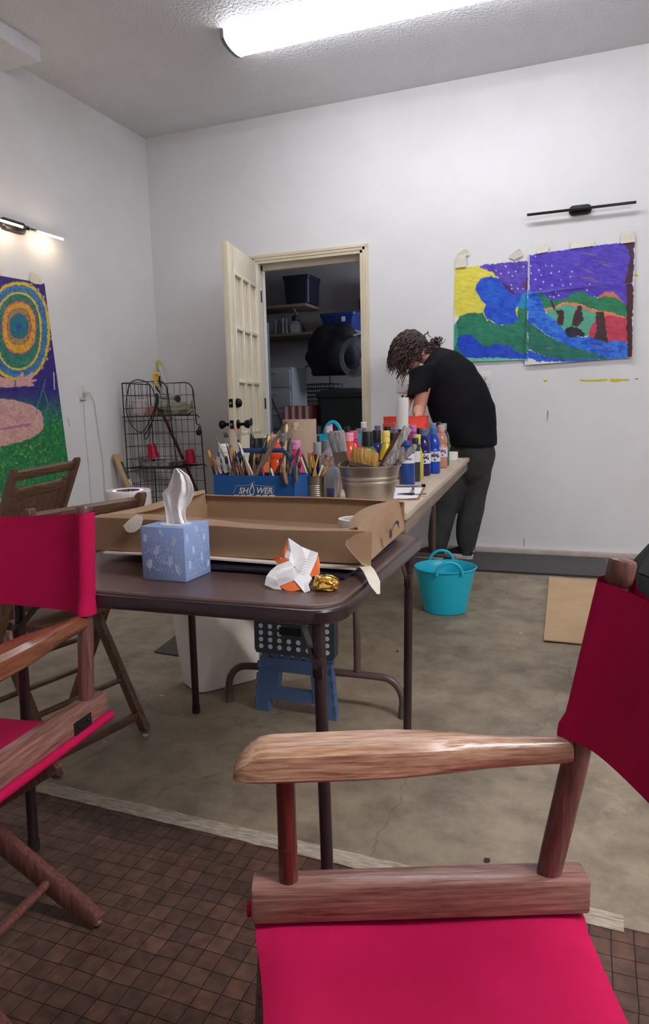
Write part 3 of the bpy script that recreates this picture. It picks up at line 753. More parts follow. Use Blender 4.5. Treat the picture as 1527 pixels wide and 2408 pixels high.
# tissue box
TX0, TY0 = -.9745, 1.338
t = root('tissue_box', 'blue cube tissue box with white floral print and a raised tissue, on the card table', 'tissue box', (TX0+.058, TY0+.055, .7105))
tb = M('blue_printed_card', (134, 160, 208), .45, col2=(142, 162, 200), scale=4); tw = M('pale_blue_print', (216, 226, 246), .5)
b = B(); b.box((TX0+.058, TY0+.055, .773), (.116, .11, .1245), bev=.0015)
rn = random.Random(5)
def motif(face, u, v, kind, s):
    def pl(a, c):
        a = min(.112, max(.003, u+a)); c = min(.121, max(.003, v+c))
        return V((TX0+a, TY0-.0003, .711+c)) if face == 0 else (V((TX0+.1163, TY0+a*.95, .711+c)))
    th = V((0, -.0002, 0)) if face == 0 else V((.0002, 0, 0))
    def stroke(a, c, wd=.0005):
        d = V((c[0]-a[0], c[1]-a[1])); L_ = max(d.length, 1e-6); n = V((-d.y, d.x))/L_*wd
        b.prism([pl(a[0]+n.x, a[1]+n.y), pl(c[0]+n.x, c[1]+n.y), pl(c[0]-n.x, c[1]-n.y), pl(a[0]-n.x, a[1]-n.y)], th, 1)
    if kind == 'dot':
        b.prism([pl(s*math.cos(k*PI/3), s*math.sin(k*PI/3)) for k in range(6)], th, 1)
    elif kind == 'vee': stroke((-s, s), (0, -s*.4), .0004); stroke((0, -s*.4), (s, s), .0004)
    elif kind == 'star':
        for k in range(3): a = PI*k/3; stroke((-s*math.cos(a), -s*math.sin(a)), (s*math.cos(a), s*math.sin(a)), .00035)
    else:
        lean = rn.uniform(-.35, .35)
        stroke((0, 0), (lean*s, s), .0005)
        for k in range(5):
            f = .25+.17*k
            for sg in (-1, 1):
                a0 = (lean*s*f, s*f); a1 = (a0[0]+sg*s*.28*(1.15-f*.5), a0[1]+s*.2); stroke(a0, a1, .0009)
for face in (0, 1):
    for (u, v) in ((.018, .022), (.035, .055), (.088, .078), (.098, .012), (.012, .085), (.055, .10), (.075, .03)): motif(face, u+rn.uniform(-.004, .004), v, 'sprig', rn.uniform(.016, .026))
    for k in range(75): motif(face, rn.uniform(.004, .111), rn.uniform(.004, .12), 'dot', rn.uniform(.0006, .0011))
    for k in range(7):
        u, v = rn.uniform(.01, .09), rn.uniform(.01, .11)
        for j in range(4): motif(face, u+j*.007, v+rn.uniform(-.003, .003), 'vee', .0018)
    for k in range(12): motif(face, rn.uniform(.01, .105), rn.uniform(.01, .115), 'star', .0022)
part('carton', b, [tb, tw], t)
b = B(); b.tube([V((TX0+.1162, TY0+.003+.107*k/20, .711+.052-.010*math.sin(PI*min(1, k/7)*.5)+.008*(k/20))) for k in range(21)], .0004, n=4); part('side_seam', b, M('seam_grey', (96, 110, 138), .7), t)
b = B(); b.lathe((TX0+.06, TY0+.056, .8352), [(.038, 0), (.038, .0006), (.035, .0008), (.0345, .0002)], 30, sx=1, sy=.8); part('opening_rim', b, M('white_film', (226, 228, 230), .3), t)
tis = M('white_tissue', (244, 240, 238), .9, trans=.0, bump=.1, bscale=30, sss=.0)
Lc = [(393, 1236), (391, 1212), (387, 1186), (381, 1160), (395, 1146), (402, 1128), (407, 1112), (411, 1102)]
Rc = [(440, 1230), (436, 1214), (437, 1196), (449, 1180), (456, 1162), (454, 1140), (444, 1118), (420, 1101)]
def crv(Cc, v):
    k = v*(len(Cc)-1); i = min(len(Cc)-2, int(k)); f = k-i
    return (Cc[i][0]*(1-f)+Cc[i+1][0]*f, Cc[i][1]*(1-f)+Cc[i+1][1]*f)
b = B()
def tissue(u, v, dep):
    l, r = crv(Lc, v), crv(Rc, v); x = l[0]*(1-u)+r[0]*u; y = l[1]*(1-u)+r[1]*u
    yy = 1.392+dep+.010*math.sin(u*7+v*2)*(.4+.6*v)+.006*math.sin(u*15+v*5)+.012*math.sin(u*PI)*(-1 if dep > 0 else 1)
    return at(x, y, 1, yy)
b.sheet(lambda u, v: tissue(u, v, -.006), 26, 26, .0006); b.sheet(lambda u, v: tissue(u*.8+.1, v*.9, .012), 20, 20, .0006)
part('tissue', b, tis, t, smooth=70, label='white tissue standing up out of the box')
# crumpled wrapper and gold foil
wp = M('wrapper_white', (228, 226, 226), .7, bump=.25, bscale=70); wo = M('wrapper_orange', (226, 112, 56), .55, bump=.2, bscale=70); tx = M('faint_print', (176, 176, 180), .8)
t = root('paper_wrapper', 'crumpled white and orange paper wrapper on the card table', 'wrapper', (-.61, 1.38, .7105))
def zp(X, Y, yy): return at(600+X/6.94, 1250+Y/6.94, 1, yy)
def patch(b, pts, mi=0, th=.0012):
    P = [zp(*p) for p in pts]; c = sum(P, V((0, 0, 0)))/len(P)
    a = [b.bm.verts.new(p) for p in P]; d = [b.bm.verts.new(p+V((0, th, 0))) for p in P]; ca = b.bm.verts.new(c+V((0, -.002, 0))); cd = b.bm.verts.new(c+V((0, th-.002, 0))); n = len(P)
    for j in range(n):
        k = (j+1) % n
        b.bm.faces.new((a[j], a[k], ca)).material_index = mi; b.bm.faces.new((d[k], d[j], cd)).material_index = mi
        b.bm.faces.new((a[k], a[j], d[j], d[k])).material_index = mi
b = B()
patch(b, [(545, 105, 1.44), (640, 170, 1.436), (760, 250, 1.425), (640, 560, 1.392), (560, 470, 1.38), (480, 410, 1.40), (520, 310, 1.425)])
patch(b, [(760, 250, 1.425), (900, 305, 1.43), (1030, 350, 1.42), (1000, 470, 1.41), (890, 710, 1.385), (720, 690, 1.372), (640, 560, 1.392)])
patch(b, [(380, 530, 1.372), (560, 475, 1.38), (640, 560, 1.39), (600, 635, 1.372), (280, 745, 1.35), (185, 730, 1.352), (250, 640, 1.365)])
patch(b, [(185, 730, 1.352), (280, 745, 1.35), (340, 790, 1.345), (390, 890, 1.338), (430, 950, 1.335), (310, 940, 1.336), (225, 900, 1.34), (155, 870, 1.342)])
patch(b, [(280, 745, 1.35), (600, 635, 1.372), (640, 580, 1.39), (720, 690, 1.372), (640, 795, 1.352), (390, 890, 1.338), (340, 790, 1.345)])
patch(b, [(720, 690, 1.372), (890, 710, 1.385), (930, 760, 1.38), (870, 870, 1.352), (900, 965, 1.336), (810, 1000, 1.332), (730, 900, 1.34), (640, 795, 1.352)])
patch(b, [(540, 105, 1.441), (520, 200, 1.436), (520, 310, 1.427), (480, 412, 1.402), (408, 390, 1.42)], 1)
patch(b, [(275, 415, 1.36), (400, 408, 1.362), (440, 435, 1.37), (540, 440, 1.378), (560, 475, 1.38), (380, 532, 1.37), (330, 480, 1.365)], 1)
patch(b, [(1032, 380, 1.42), (1058, 520, 1.41), (1055, 700, 1.388), (930, 740, 1.384), (890, 710, 1.386), (1000, 470, 1.412)], 1)
patch(b, [(390, 892, 1.34), (640, 797, 1.354), (690, 840, 1.35), (745, 945, 1.338), (600, 982, 1.334), (510, 962, 1.335)], 1)
part('paper', b, [wp, wo], t, smooth=25)
b = B()
for k in range(9):
    f = k/9
    p0 = zp(350+40*f, 720+14*k, 1.335); p1 = zp(620+30*f, 600+22*k, 1.352); b.bar(p0, p1, .0007, .0004, up=(0, 1, 0))
for k in range(7):
    p0 = zp(745, 440+40*k, 1.366+.0*k); p1 = zp(950-22*k, 470+40*k, 1.376); b.bar(p0, p1, .0006, .0004, up=(0, 1, 0))
part('fine_print', b, tx, t)
gold = M('gold_foil', (252, 206, 104), .13, metal=1, bump=.8, bscale=55)
tbm = bmesh.new(); bmesh.ops.create_icosphere(tbm, subdivisions=4, radius=1)
rn2 = random.Random(3)
from mathutils import noise as mn
for v in tbm.verts:
    c = v.co.copy(); q = V((math.copysign(abs(c.x)**.5, c.x), math.copysign(abs(c.y)**.5, c.y), math.copysign(abs(c.z)**.6, c.z)))
    nn = mn.noise(c*2.2+V((3, 1, 2)))*.22+mn.noise(c*6)*.10
    q *= (1+nn)
    v.co = V((q.x*.026, q.y*.019, q.z*.0125*(1.15-.35*c.x)))
b = B(); b.merge(tbm, 0, Matrix.Translation((-.528, 1.362, .7265)) @ Matrix.Rotation(.35, 4, 'Z') @ Matrix.Rotation(.12, 4, 'Y'))
single('gold_foil_parcel', b, gold, 'small folded packet of shiny gold foil beside the orange wrapper', 'foil', smooth=14)
# ------------------------------------------------------------------ on the work table
ZW = ZT
def plastic(name, c, r=.35, **k): return M(name, c, r, **k)
blue_c = M('caddy_blue', (26, 84, 146), .45, col2=(22, 74, 134), scale=8)
ivory = M('ivory_print', (214, 204, 180), .6)
CY = 2.19; ca_, cb_ = at(502, 1116, 1, CY), at(692, 1121, 1, CY); cd_ = at(713, 1113, 1, CY+.13)
CXa, CXb, CZt = ca_.x, cb_.x, (ca_.z+cb_.z)/2
t = root('brush_caddy', 'blue metal caddy packed with paint brushes on the work table', 'caddy', ((CXa+CXb)/2, CY+.065, ZW+.001))
b = B(); zc = (CZt+ZW)/2; hh = CZt-ZW-.001; cxm = (CXa+CXb)/2; cw_ = CXb-CXa
b.box((cxm, CY+.0015, zc), (cw_, .003, hh)); b.box((cxm, CY+.1285, zc), (cw_+.02, .003, hh)); b.box((cxm+.005, CY+.065, ZW+.003), (cw_+.01, .128, .003))
b.bar((CXa+.0015, CY+.003, zc), (CXa-.004, CY+.127, zc), .003, hh); b.bar((CXb-.0015, CY+.003, zc), (CXb+.010, CY+.127, zc), .003, hh)
part('tray', b, blue_c, t)
b = B()
hx = at(640, 1059, 1, CY+.06); hz = hx.z
b.tube([(CXb-.03, CY+.06, ZW+.1), (CXb-.034, CY+.06, hz-.04), (CXb-.05, CY+.06, hz-.012), (CXb-.068, CY+.06, hz), (CXa+.09, CY+.06, hz), (CXa+.075, CY+.06, hz-.012), (CXa+.06, CY+.06, hz-.04), (CXa+.055, CY+.06, ZW+.1)], .0035, n=8, ry=.008)
part('handle', b, M('caddy_navy', (30, 66, 112), .45), t)
# lettering
b = B(); R90 = Matrix.Rotation(PI/2, 4, 'X')
def onface(px, py): return at(px, py, 1, CY-.0006)
c1 = onface(572, 1154.5); b.text('SH', .030, Matrix.Translation(c1) @ R90, depth=.0004, shear=.28, bold=.0006, sx=1.02)
c2 = onface(621, 1154.5); b.text('WER', .030, Matrix.Translation(c2) @ R90, depth=.0004, shear=.28, bold=.0006, sx=.98)
def drop(s, n=28):
    pts = []
    for k in range(n):
        a = 2*PI*k/n; r = 1; x = math.sin(a)*.62*(math.sin(a/2)**1.4); z = math.cos(a)
        pts.append((x*s, z*s))
    return pts
c3 = onface(593, 1150); o_ = drop(.0225); i_ = drop(.0155)
V1 = [c3+V((x+z*.12, 0, z)) for x, z in o_]; V2 = [c3+V((x+z*.12, 0, z-.003)) for x, z in i_]
for k in range(28): b.prism([V1[k], V1[(k+1) % 28], V2[(k+1) % 28], V2[k]], (0, -.0004, 0))
for (x0, x1) in ((548, 562), (565, 576), (579, 590), (601, 612), (616, 628), (632, 645)): b.prism([onface(x0, 1171), onface(x1, 1171), onface(x1+2, 1163.5), onface(x0+2, 1163.5)], (0, -.0004, 0))
ol = [(549, 1160), (557, 1142), (586, 1141), (598, 1132), (600, 1141), (645, 1145), (645, 1152), (641, 1161)]
b.tube([onface(*p) for p in ol], .0006, n=4); part('shower_lettering', b, ivory, t, label='ivory SHOWER lettering with a water drop')

RB = random.Random(11)
def J(m, c): return M('%s_%d_%d_%d' % (m, *c), c, .45)
alum = M('brush_ferrule', (176, 172, 164), .3, metal=1, bump=.1, bscale=200)
copper = M('copper_ferrule', (176, 112, 72), .35, metal=.9)
GB = 'brushes standing in the blue caddy'
def brush(pb, pt, rad, hcol, tipcol, tip, label, fer=alum, tl=.022, group=GB, cat='paint brush', hdesc=None, split=.72):
    """handle from pb up, ferrule, then bristles ending at pt"""
    pb, pt = V(pb), V(pt); d = pt-pb; L_ = d.length; u = d/L_
    t = root('paint_brush', label, cat, pb, group=group)
    fl_ = .028; h1 = max(L_*.3, L_-tl-fl_)
    b = B(); b.tube([pb, pb+u*h1*.25, pb+u*h1*.6, pb+u*h1*.92, pb+u*h1], [rad*.55, rad*.85, rad*1.1, rad*.9, rad*.75], n=8)
    part('handle', b, J('brush_handle', hcol), t)
    b = B(); b.tube([pb+u*(h1-.002), pb+u*(h1+fl_*.5), pb+u*(h1+fl_)], [rad*.8, rad*.86, rad*.95 if tip != 'flat' else rad*1.1], n=8, ry=[rad*.8, rad*.8, rad*.9 if tip != 'flat' else rad*.5])
    part('ferrule', b, fer, t)
    q = pb+u*(h1+fl_-.001); b = B()
    if tip == 'point': b.tube([q, q+u*tl*.4, q+u*tl*.8, pt], [rad*.8, rad*.95, rad*.5, rad*.1], n=8)
    elif tip == 'flat': b.tube([q, q+u*tl*.5, pt], [rad*1.1, rad*1.25, rad*1.2], n=8, ry=[rad*.5, rad*.55, rad*.3])
    else: b.tube([q, q+u*tl*.35, q+u*tl*.8, pt], [rad*.8, rad*1.15, rad*.95, rad*.3], n=8)
    part('bristles', b, J('bristle', tipcol), t)
    return t
def z1(X, Y, yy): return at(470+X/4.2417, 920+Y/4.2417, 1, yy)
BR = [  # base, tip (in the close view of the caddy), depths, radius, handle, bristles, tip, description
 ((150, 850), (84, 585), .03, .03, .0052, (24, 22, 22), (206, 140, 46), 'round', 'black brush with amber bristles at the far left end of the blue caddy', copper),
 ((200, 850), (128, 668), .05, .05, .0052, (22, 20, 22), (150, 96, 60), 'round', 'black brush with a brown copper end, second from the left end of the blue caddy', copper),
 ((335, 850), (152, 448), .04, .06, .0036, (128, 122, 108), (104, 98, 90), 'point', 'long grey pointed brush leaning far left out of the blue caddy', alum),
 ((238, 850), (180, 598), .07, .08, .003, (52, 52, 54), (40, 38, 38), 'point', 'slim charcoal brush near the left end of the blue caddy', alum),
 ((250, 850), (206, 655), .03, .03, .0028, (40, 40, 42), (60, 54, 50), 'point', 'short thin dark brush in front of the white-capped bottle in the caddy', alum),
 ((345, 850), (238, 404), .08, .09, .003, (150, 92, 84), (58, 50, 48), 'point', 'slender reddish brush leaning left in the blue caddy', alum),
 ((420, 850), (256, 402), .06, .08, .0042, (136, 92, 58), (34, 30, 30), 'point', 'brown brush with a blackened tip leaning left in the blue caddy', alum),
 ((350, 850), (318, 560), .05, .06, .006, (120, 72, 44), (198, 118, 66), 'flat', 'short brush with orange-tan flat bristles in the left half of the blue caddy', copper),
 ((285, 850), (262, 645), .035, .035, .006, (30, 28, 30), (36, 30, 28), 'round', 'stubby black brush standing upright near the left end of the caddy', alum),
 ((470, 850), (346, 335), .09, .10, .0042, (26, 26, 28), (226, 128, 96), 'round', 'black-handled brush with salmon bristles leaning left out of the blue caddy', alum),
 ((535, 850), (386, 508), .05, .06, .0042, (222, 214, 198), (222, 208, 170), 'round', 'white-handled brush with a cream tip leaning left in the caddy', alum),
 ((500, 850), (412, 570), .03, .03, .0046, (172, 122, 78), (226, 218, 200), 'round', 'tan wooden brush in front of the white-handled one in the caddy', alum),
 ((440, 850), (350, 590), .045, .05, .004, (142, 96, 62), (60, 48, 40), 'point', 'short tan brush crossing others left of the caddy handle', alum),
 ((515, 850), (512, 265), .085, .10, .0055, (40, 34, 32), (24, 22, 22), 'round', 'tall nearly black paint-crusted brush rising highest in the left half of the caddy', alum),
 ((470, 850), (538, 430), .10, .11, .003, (36, 34, 34), (30, 28, 28), 'point', 'thin black brush leaning right behind the tall crusted brush', alum),
 ((545, 850), (682, 425), .05, .06, .003, (28, 28, 30), (70, 60, 40), 'point', 'thin black brush leaning right over the caddy handle', alum),
 ((570, 850), (728, 415), .065, .075, .0042, (72, 72, 62), (214, 198, 158), 'flat', 'olive-grey brush with a cream tip leaning right over the caddy handle', alum),
 ((550, 850), (862, 300), .03, .04, .0088, (120, 104, 86), (92, 80, 72), 'flat', 'large weathered grey-brown flat brush slanting right across the caddy', alum),
 ((838, 850), (868, 328), .06, .07, .0052, (196, 176, 140), (236, 214, 160), 'round', 'pale wooden brush with a cream tip standing in front of the cardboard tube', alum),
 ((835, 850), (928, 308), .075, .085, .0048, (38, 72, 52), (128, 110, 92), 'flat', 'dark green handled brush leaning right in front of the cardboard tube', alum),
 ((745, 850), (862, 590), .055, .06, .0046, (56, 56, 54), (80, 76, 70), 'flat', 'dark metal-shafted brush leaning right near the middle of the caddy', alum),
 ((830, 850), (1006, 550), .10, .10, .0026, (52, 40, 38), (44, 36, 34), 'point', 'thin dark stick leaning right in front of the pink bottle', alum),
 ((912, 850), (926, 630), .06, .06, .005, (66, 74, 72), (40, 40, 40), 'flat', 'slate-handled brush upright in front of the pink bottle', alum),
 ((945, 850), (988, 590), .085, .09, .0062, (42, 44, 40), (60, 64, 56), 'flat', 'wide black flat brush near the right end of the caddy', alum),
 ((1000, 850), (965, 640), .04, .04, .0042, (168, 60, 62), (54, 40, 40), 'round', 'red-handled brush at the right end of the blue caddy', alum),
 ((640, 850), (622, 745), .025, .025, .0045, (206, 40, 52), (196, 30, 46), 'point', 'short bright red pen in the middle of the blue caddy', alum),
 ((615, 850), (600, 770), .03, .03, .0045, (32, 70, 168), (28, 60, 150), 'point', 'short blue pen beside the bright red one in the caddy', alum),
 ((735, 850), (712, 770), .03, .03, .0048, (40, 70, 150), (220, 220, 224), 'flat', 'blue marker with a white end near the middle of the caddy', alum),
 ((700, 850), (705, 690), .05, .05, .003, (170, 60, 90), (60, 30, 40), 'point', 'thin magenta brush standing behind the blue marker in the caddy', alum),
 ((880, 850), (878, 720), .045, .045, .005, (214, 168, 60), (120, 84, 40), 'round', 'short mustard yellow brush near the right end of the caddy', alum),
 ((905, 850), (922, 700), .028, .028, .0045, (206, 84, 72), (90, 90, 90), 'round', 'coral-handled brush near the right end of the caddy', alum),
 ((400, 850), (402, 650), .09, .09, .0048, (78, 60, 50), (44, 36, 34), 'round', 'dark brown upright brush behind the tan ones in the caddy', alum),
 ((435, 850), (440, 680), .03, .03, .0062, (86, 74, 62), (70, 62, 54), 'flat', 'thick grey-brown brush upright left of the middle of the caddy', alum),
 ((385, 850), (355, 690), .02, .02, .004, (176, 72, 66), (90, 60, 50), 'point', 'dusty red brush low at the front of the caddy', alum),
 ((300, 850), (335, 680), .02, .02, .0036, (196, 180, 152), (60, 52, 48), 'point', 'pale thin brush low at the front left of the caddy', alum),
 ((580, 850), (566, 655), .085, .085, .0055, (70, 50, 46), (58, 34, 34), 'round', 'maroon-tipped round brush inside the loop of the caddy handle', alum),
 ((520, 850), (548, 620), .09, .10, .004, (204, 160, 60), (214, 176, 90), 'round', 'golden thin brush inside the loop of the caddy handle', alum),
 ((785, 850), (806, 655), .09, .09, .0042, (60, 60, 64), (44, 44, 46), 'point', 'charcoal thin brush upright right of the caddy handle', alum),
 ((985, 850), (1000, 700), .07, .07, .0046, (46, 36, 40), (40, 34, 36), 'round', 'dark plum brush at the far right corner of the caddy', alum),
]
for (p0, p1, d0, d1, rad, hc, tc, tip, lab, fer) in BR:
    a0 = z1(*p0, CY+d0); a1 = z1(*p1, CY+d1)
    dirv = (a1-a0).normalized(); k = (ZW+.012-a0.z)/dirv.z
    a0 = a0+dirv*max(k, -.12)
    a0.x = min(max(a0.x, CXa+.012), CXb-.012); a0.y = min(max(a0.y, CY+.012), CY+.118); a0.z = max(a0.z, ZW+.006)
    brush(a0, a1, rad, hc, tc, tip, lab, fer, tl=.016+rad*2.2)
# two handles hooked over the caddy front
for (p0, p1, rad, c, lab) in (((868, 930), (820, 725), .0072, (150, 112, 80), 'fat tan brush handle hanging over the front of the caddy'), ((966, 912), (962, 735), .0056, (110, 98, 86), 'grey-brown stick hanging over the right front corner of the caddy')):
    a0 = z1(*p0, CY-.010); a1 = z1(*p1, CY-.001); am = a0.lerp(a1, .5)
    b = B(); b.tube([a0, a0.lerp(a1, .15), am, a0.lerp(a1, .8), a1], [rad*.8, rad*1.1, rad, rad*.8, rad*.65], n=10); single('paint_stick', b, M('old_wood_%d' % c[0], c, .6, col2=tuple(int(v*.8) for v in c), scale=60), lab, 'brush handle')
# tin of pencils
tin = M('ribbed_tin', (150, 142, 130), .28, metal=1)
cc = at(738, 1117, 1, 2.33); tr = .0465
t = root('tin_can', 'ribbed tin can of pencils between the blue caddy and the metal bucket', 'can', (cc.x, 2.33, ZW))
pr = [(0, .001), (tr-.002, .001), (tr, .003)]
ht = cc.z-ZW
for k in range(60):
    z = .006+(ht-.012)*k/59; zn = k/59
    pr.append((tr-(.0012*(.5+.5*math.cos(k*PI*2/4.6)) if .12 < zn < .72 else 0), z))
pr += [(tr+.0012, ht-.003), (tr+.0012, ht), (tr-.0012, ht), (tr-.0016, ht-.004), (tr-.002, .004), (0, .004)]
b = B(); b.lathe((cc.x, 2.33, ZW), pr, 36); part('can_body', b, tin, t)
PC = [((1105, 840), (1083, 608), 0, .01, (212, 160, 50), None, 'yellow pencil leaning left in the tin can'), ((1140, 840), (1104, 618), -.01, .0, (208, 156, 48), (196, 70, 84), 'yellow pencil with a pink eraser behind the upright ones in the tin can'), ((1160, 840), (1124, 608), .012, .02, (206, 152, 46), (190, 60, 74), 'tall yellow pencil with a dark pink eraser near the middle of the tin can'), ((1130, 840), (1186, 628), -.02, -.025, (214, 164, 58), None, 'yellow pencil leaning right at the front of the tin can'),
      ((1100, 840), (1024, 628), -.01, -.015, (34, 52, 38), (40, 70, 50), 'dark green pencil leaning left over the rim of the tin can'), ((1075, 840), (1010, 660), -.015, -.02, (224, 212, 184), (230, 224, 210), 'cream pencil leaning left beside the dark green one'), ((1195, 840), (1266, 636), .005, .012, (216, 170, 70), (186, 60, 84), 'yellow pencil with a pink eraser leaning right in the tin can'), ((1225, 840), (1322, 648), -.01, -.015, (212, 166, 60), None, 'yellow pencil leaning farthest right out of the tin can'), ((1190, 840), (1226, 738), -.02, -.022, (232, 228, 222), (236, 234, 230), 'short white pencil at the right of the tin can'), ((1118, 840), (1130, 765), -.028, -.03, (30, 30, 32), None, 'short black pencil stub at the front of the tin can')]
for (p0, p1, d0, d1, c, er, lab) in PC:
    a1 = z1(*p1, 2.33+d1); a0 = z1(*p0, 2.33+d0)
    u = (a1-a0).normalized(); a0 = a0-u*.05
    dx, dy = a0.x-cc.x, a0.y-2.33; rr = math.hypot(dx, dy)
    if rr > .03: a0.x = cc.x+dx*.03/rr; a0.y = 2.33+dy*.03/rr
    u = (a1-a0).normalized()
    t = root('pencil', lab, 'pencil', a0, group='pencils in the tin can')
    b = B(); b.cyl(a0, a1-u*(.012 if er else 0), .0038, n=6); part('barrel', b, J('pencil', c), t)
    if er: b = B(); b.cyl(a1-u*.012, a1, .0034, n=10); part('eraser', b, J('eraser', er), t)
    else: b = B(); b.cyl(a1-u*.0006, a1+u*.001, .0012, n=6); part('lead', b, J('lead', (50, 48, 46)), t)
# clear tubs
clear = M('clear_plastic', (232, 236, 240), .12, trans=.85, ior=1.2, alpha=.55)
c = at(783, 1150, 1, 2.40); 
t = root('plastic_tub', 'small clear plastic tub with blue bits, left of the metal bucket', 'tub', (c.x, 2.40, ZW))
x0, x1 = at(763, 1105, 1, 2.40).x, at(800, 1105, 1, 2.40).x; xm = (x0+x1)/2; ww = x1-x0-.004; ht = .115
b = B(); rs = []
for g, z in ((.82, 0), (.84, .003), (1, ht), (1.08, ht+.001), (1.08, ht+.006), (.97, ht+.006), (.8, .006)): rs.append(roundrect(xm, 2.40, ww*g, .07*g, .012*g, ZW+z, 4))
b.rings(rs); part('tub_body', b, clear, t)
b = B(); b.sheet(lambda u, v: (xm-.02+.04*u, 2.385+.03*v, ZW+.012+.02*math.sin(u*4+v*3)), 6, 6, .003); b.box((xm-.006, 2.395, ZW+.03), (.026, .012, .032), rz=.4); part('blue_contents', b, M('blue_scraps', (74, 104, 196), .5), t)
t = root('plastic_bag', 'crumpled clear plastic bag behind the pencil tin', 'bag', (-1.005, 2.47, ZW))
b = B()
def bag(u, v):
    x = 752+60*u; y = 1100-v*(28+50*u); return at(x, y, 1, 2.475+.015*math.sin(u*7+v*4)+.008*math.sin(v*13))
b.sheet(bag, 14, 14, .001); part('film', b, M('clear_film', (220, 226, 232), .15, trans=.8, alpha=.45, bump=.3, bscale=40), t, smooth=20)
# metal bucket with the big brushes
galv = M('galvanised_metal', (196, 188, 176), .36, metal=1, col2=(184, 176, 164), scale=6, bump=.05, bscale=150)
BC = V((-.757, 2.34, ZW)); b0 = at(798, 1095, 1, 2.34); b1 = at(942, 1093, 1, 2.34); BC.x = (b0.x+b1.x)/2; BRr = (b1.x-b0.x)/2-.003; BH = (b0.z+b1.z)/2-ZW
t = root('metal_bucket', 'galvanised metal bucket holding wide paint brushes on the work table', 'bucket', BC)
pr = [(0, .001), (BRr*.72, .001), (BRr*.735, .004)]
for k in range(26):
    f = k/25; r = BRr*(.735+.245*f); z = .004+(BH-.008)*f
    r += .0022*(math.exp(-((f-.60)/.018)**2)+math.exp(-((f-.72)/.018)**2)+math.exp(-((f-.665)/.014)**2)*-.5)
    pr.append((r, z))
pr += [(BRr+.003, BH-.003), (BRr+.0035, BH), (BRr+.001, BH+.0025), (BRr-.002, BH), (BRr*.97, BH-.008), (BRr*.73, .006), (0, .006)]
b = B(); b.lathe(BC, pr, 48); part('bucket_body', b, galv, t)
def bristle_mat(n, c, c2): return M(n, c, .75, col2=c2, scale=10, stretch=(9, 9, .7), mix=(.38, .62), bump=.9, bscale=22)
def z3(X, Y, yy): return at(740+X/4.4912, 970+Y/4.4912, 1, yy-.09)
def flatbrush(label, base, tip, wf, wt, th, frac, bm_, fm, hm, yd, hand=(0, 0, -.13), fan=0, angled=0, group='wide brushes in the metal bucket'):
    """base/tip: middle of ferrule foot and of bristle edge; widths at both"""
    base, tip = V(base), V(tip); u = (tip-base).normalized(); side = u.cross(V((0, 1, 0))).normalized()
    if side.x < 0: side = -side
    nrm = side.cross(u).normalized(); L_ = (tip-base).length; s0 = base+u*L_*frac
    t = root('wide_brush', label, 'paint brush', base, group=group)
    def sec(c, w_, t_): return [c+side*w_/2*kx+nrm*t_/2*ky for kx, ky in ((1, .6), (.85, 1), (-.85, 1), (-1, .6), (-1, -.6), (-.85, -1), (.85, -1), (1, -.6))]
    b = B(); b.rings([sec(base, wf*.96, th*.9), sec(base+u*L_*frac*.3, wf*1.0, th), sec(base+u*L_*frac*.34, wf*1.02, th*1.08), sec(base+u*L_*frac*.42, wf*1.02, th*1.08), sec(base+u*L_*frac*.46, wf, th), sec(s0, wf, th)]); part('ferrule', b, fm, t)
    nn = 22; b = B()
    def top(u_, v_):   # bristle block: wavy edge made of many tufts
        return 0
    outs = []
    for lv in range(7):
        f = lv/6; w_ = wf*.97+(wt-wf*.97)*f; t_ = th*.95*(1+.25*math.sin(f*PI*.8)); ring = []
        for side_n in (1, -1):
            for k in range(nn+1):
                a = (k/nn-.5)*side_n*-1
                c = s0.lerp(tip, f)+side*w_*a+u*((angled*a if lv else 0)*f)+u*(.004*f*math.sin(k*2.7)+.003*f*math.sin(k*5.1+side_n))
                edge = 1-.5*(abs(a)*2)**6
                ring.append(c+nrm*t_/2*side_n*edge*(1-.35*f*f)+u*(-.012*f*fan*(abs(a)*2)**3))
        outs.append(ring)
    b.rings(outs); part('bristles', b, bm_, t)
    h1 = base+V(hand); b = B(); b.rings([sec(base+u*.002, wf*.7, th*.8), sec(base.lerp(h1, .3), wf*.4, th*.8), sec(base.lerp(h1, .6), .02, .012), sec(h1, .022, .012)]); part('handle', b, hm, t)
    return t
hwood = M('beech_handle', (176, 132, 86), .5, col2=(160, 116, 74), scale=20)
gbr = bristle_mat('grey_bristle', (122, 122, 126), (176, 176, 176)); obr = bristle_mat('ochre_bristle', (168, 122, 56), (208, 166, 92)); sbr = bristle_mat('smoke_bristle', (122, 114, 108), (188, 182, 176))
fer2 = M('dull_ferrule', (150, 138, 126), .4, metal=.9)
flatbrush('wide grey-bristled brush leaning left out of the metal bucket', z3(300, 560, 2.40), z3(222, 205, 2.375), .052, .062, .016, .42, gbr, fer2, hwood, 0, hand=(.015, .02, -.09))
flatbrush('wide ochre-bristled brush lying low across the front of the metal bucket', z3(510, 600, 2.375), z3(545, 385, 2.37), .100, .093, .024, .30, obr, fer2, hwood, 0, hand=(0, .05, -.06), fan=.6)
flatbrush('clear-sleeved flat brush leaning right out of the metal bucket', z3(745, 560, 2.44), z3(985, 165, 2.46), .020, .032, .012, .40, sbr, alum, hwood, 0, hand=(-.03, 0, -.09))
flatbrush('grey rounded sash brush leaning right at the front of the metal bucket', z3(740, 585, 2.40), z3(940, 378, 2.40), .024, .026, .016, .22, sbr, alum, hwood, 0, hand=(-.03, .02, -.08), fan=.8)
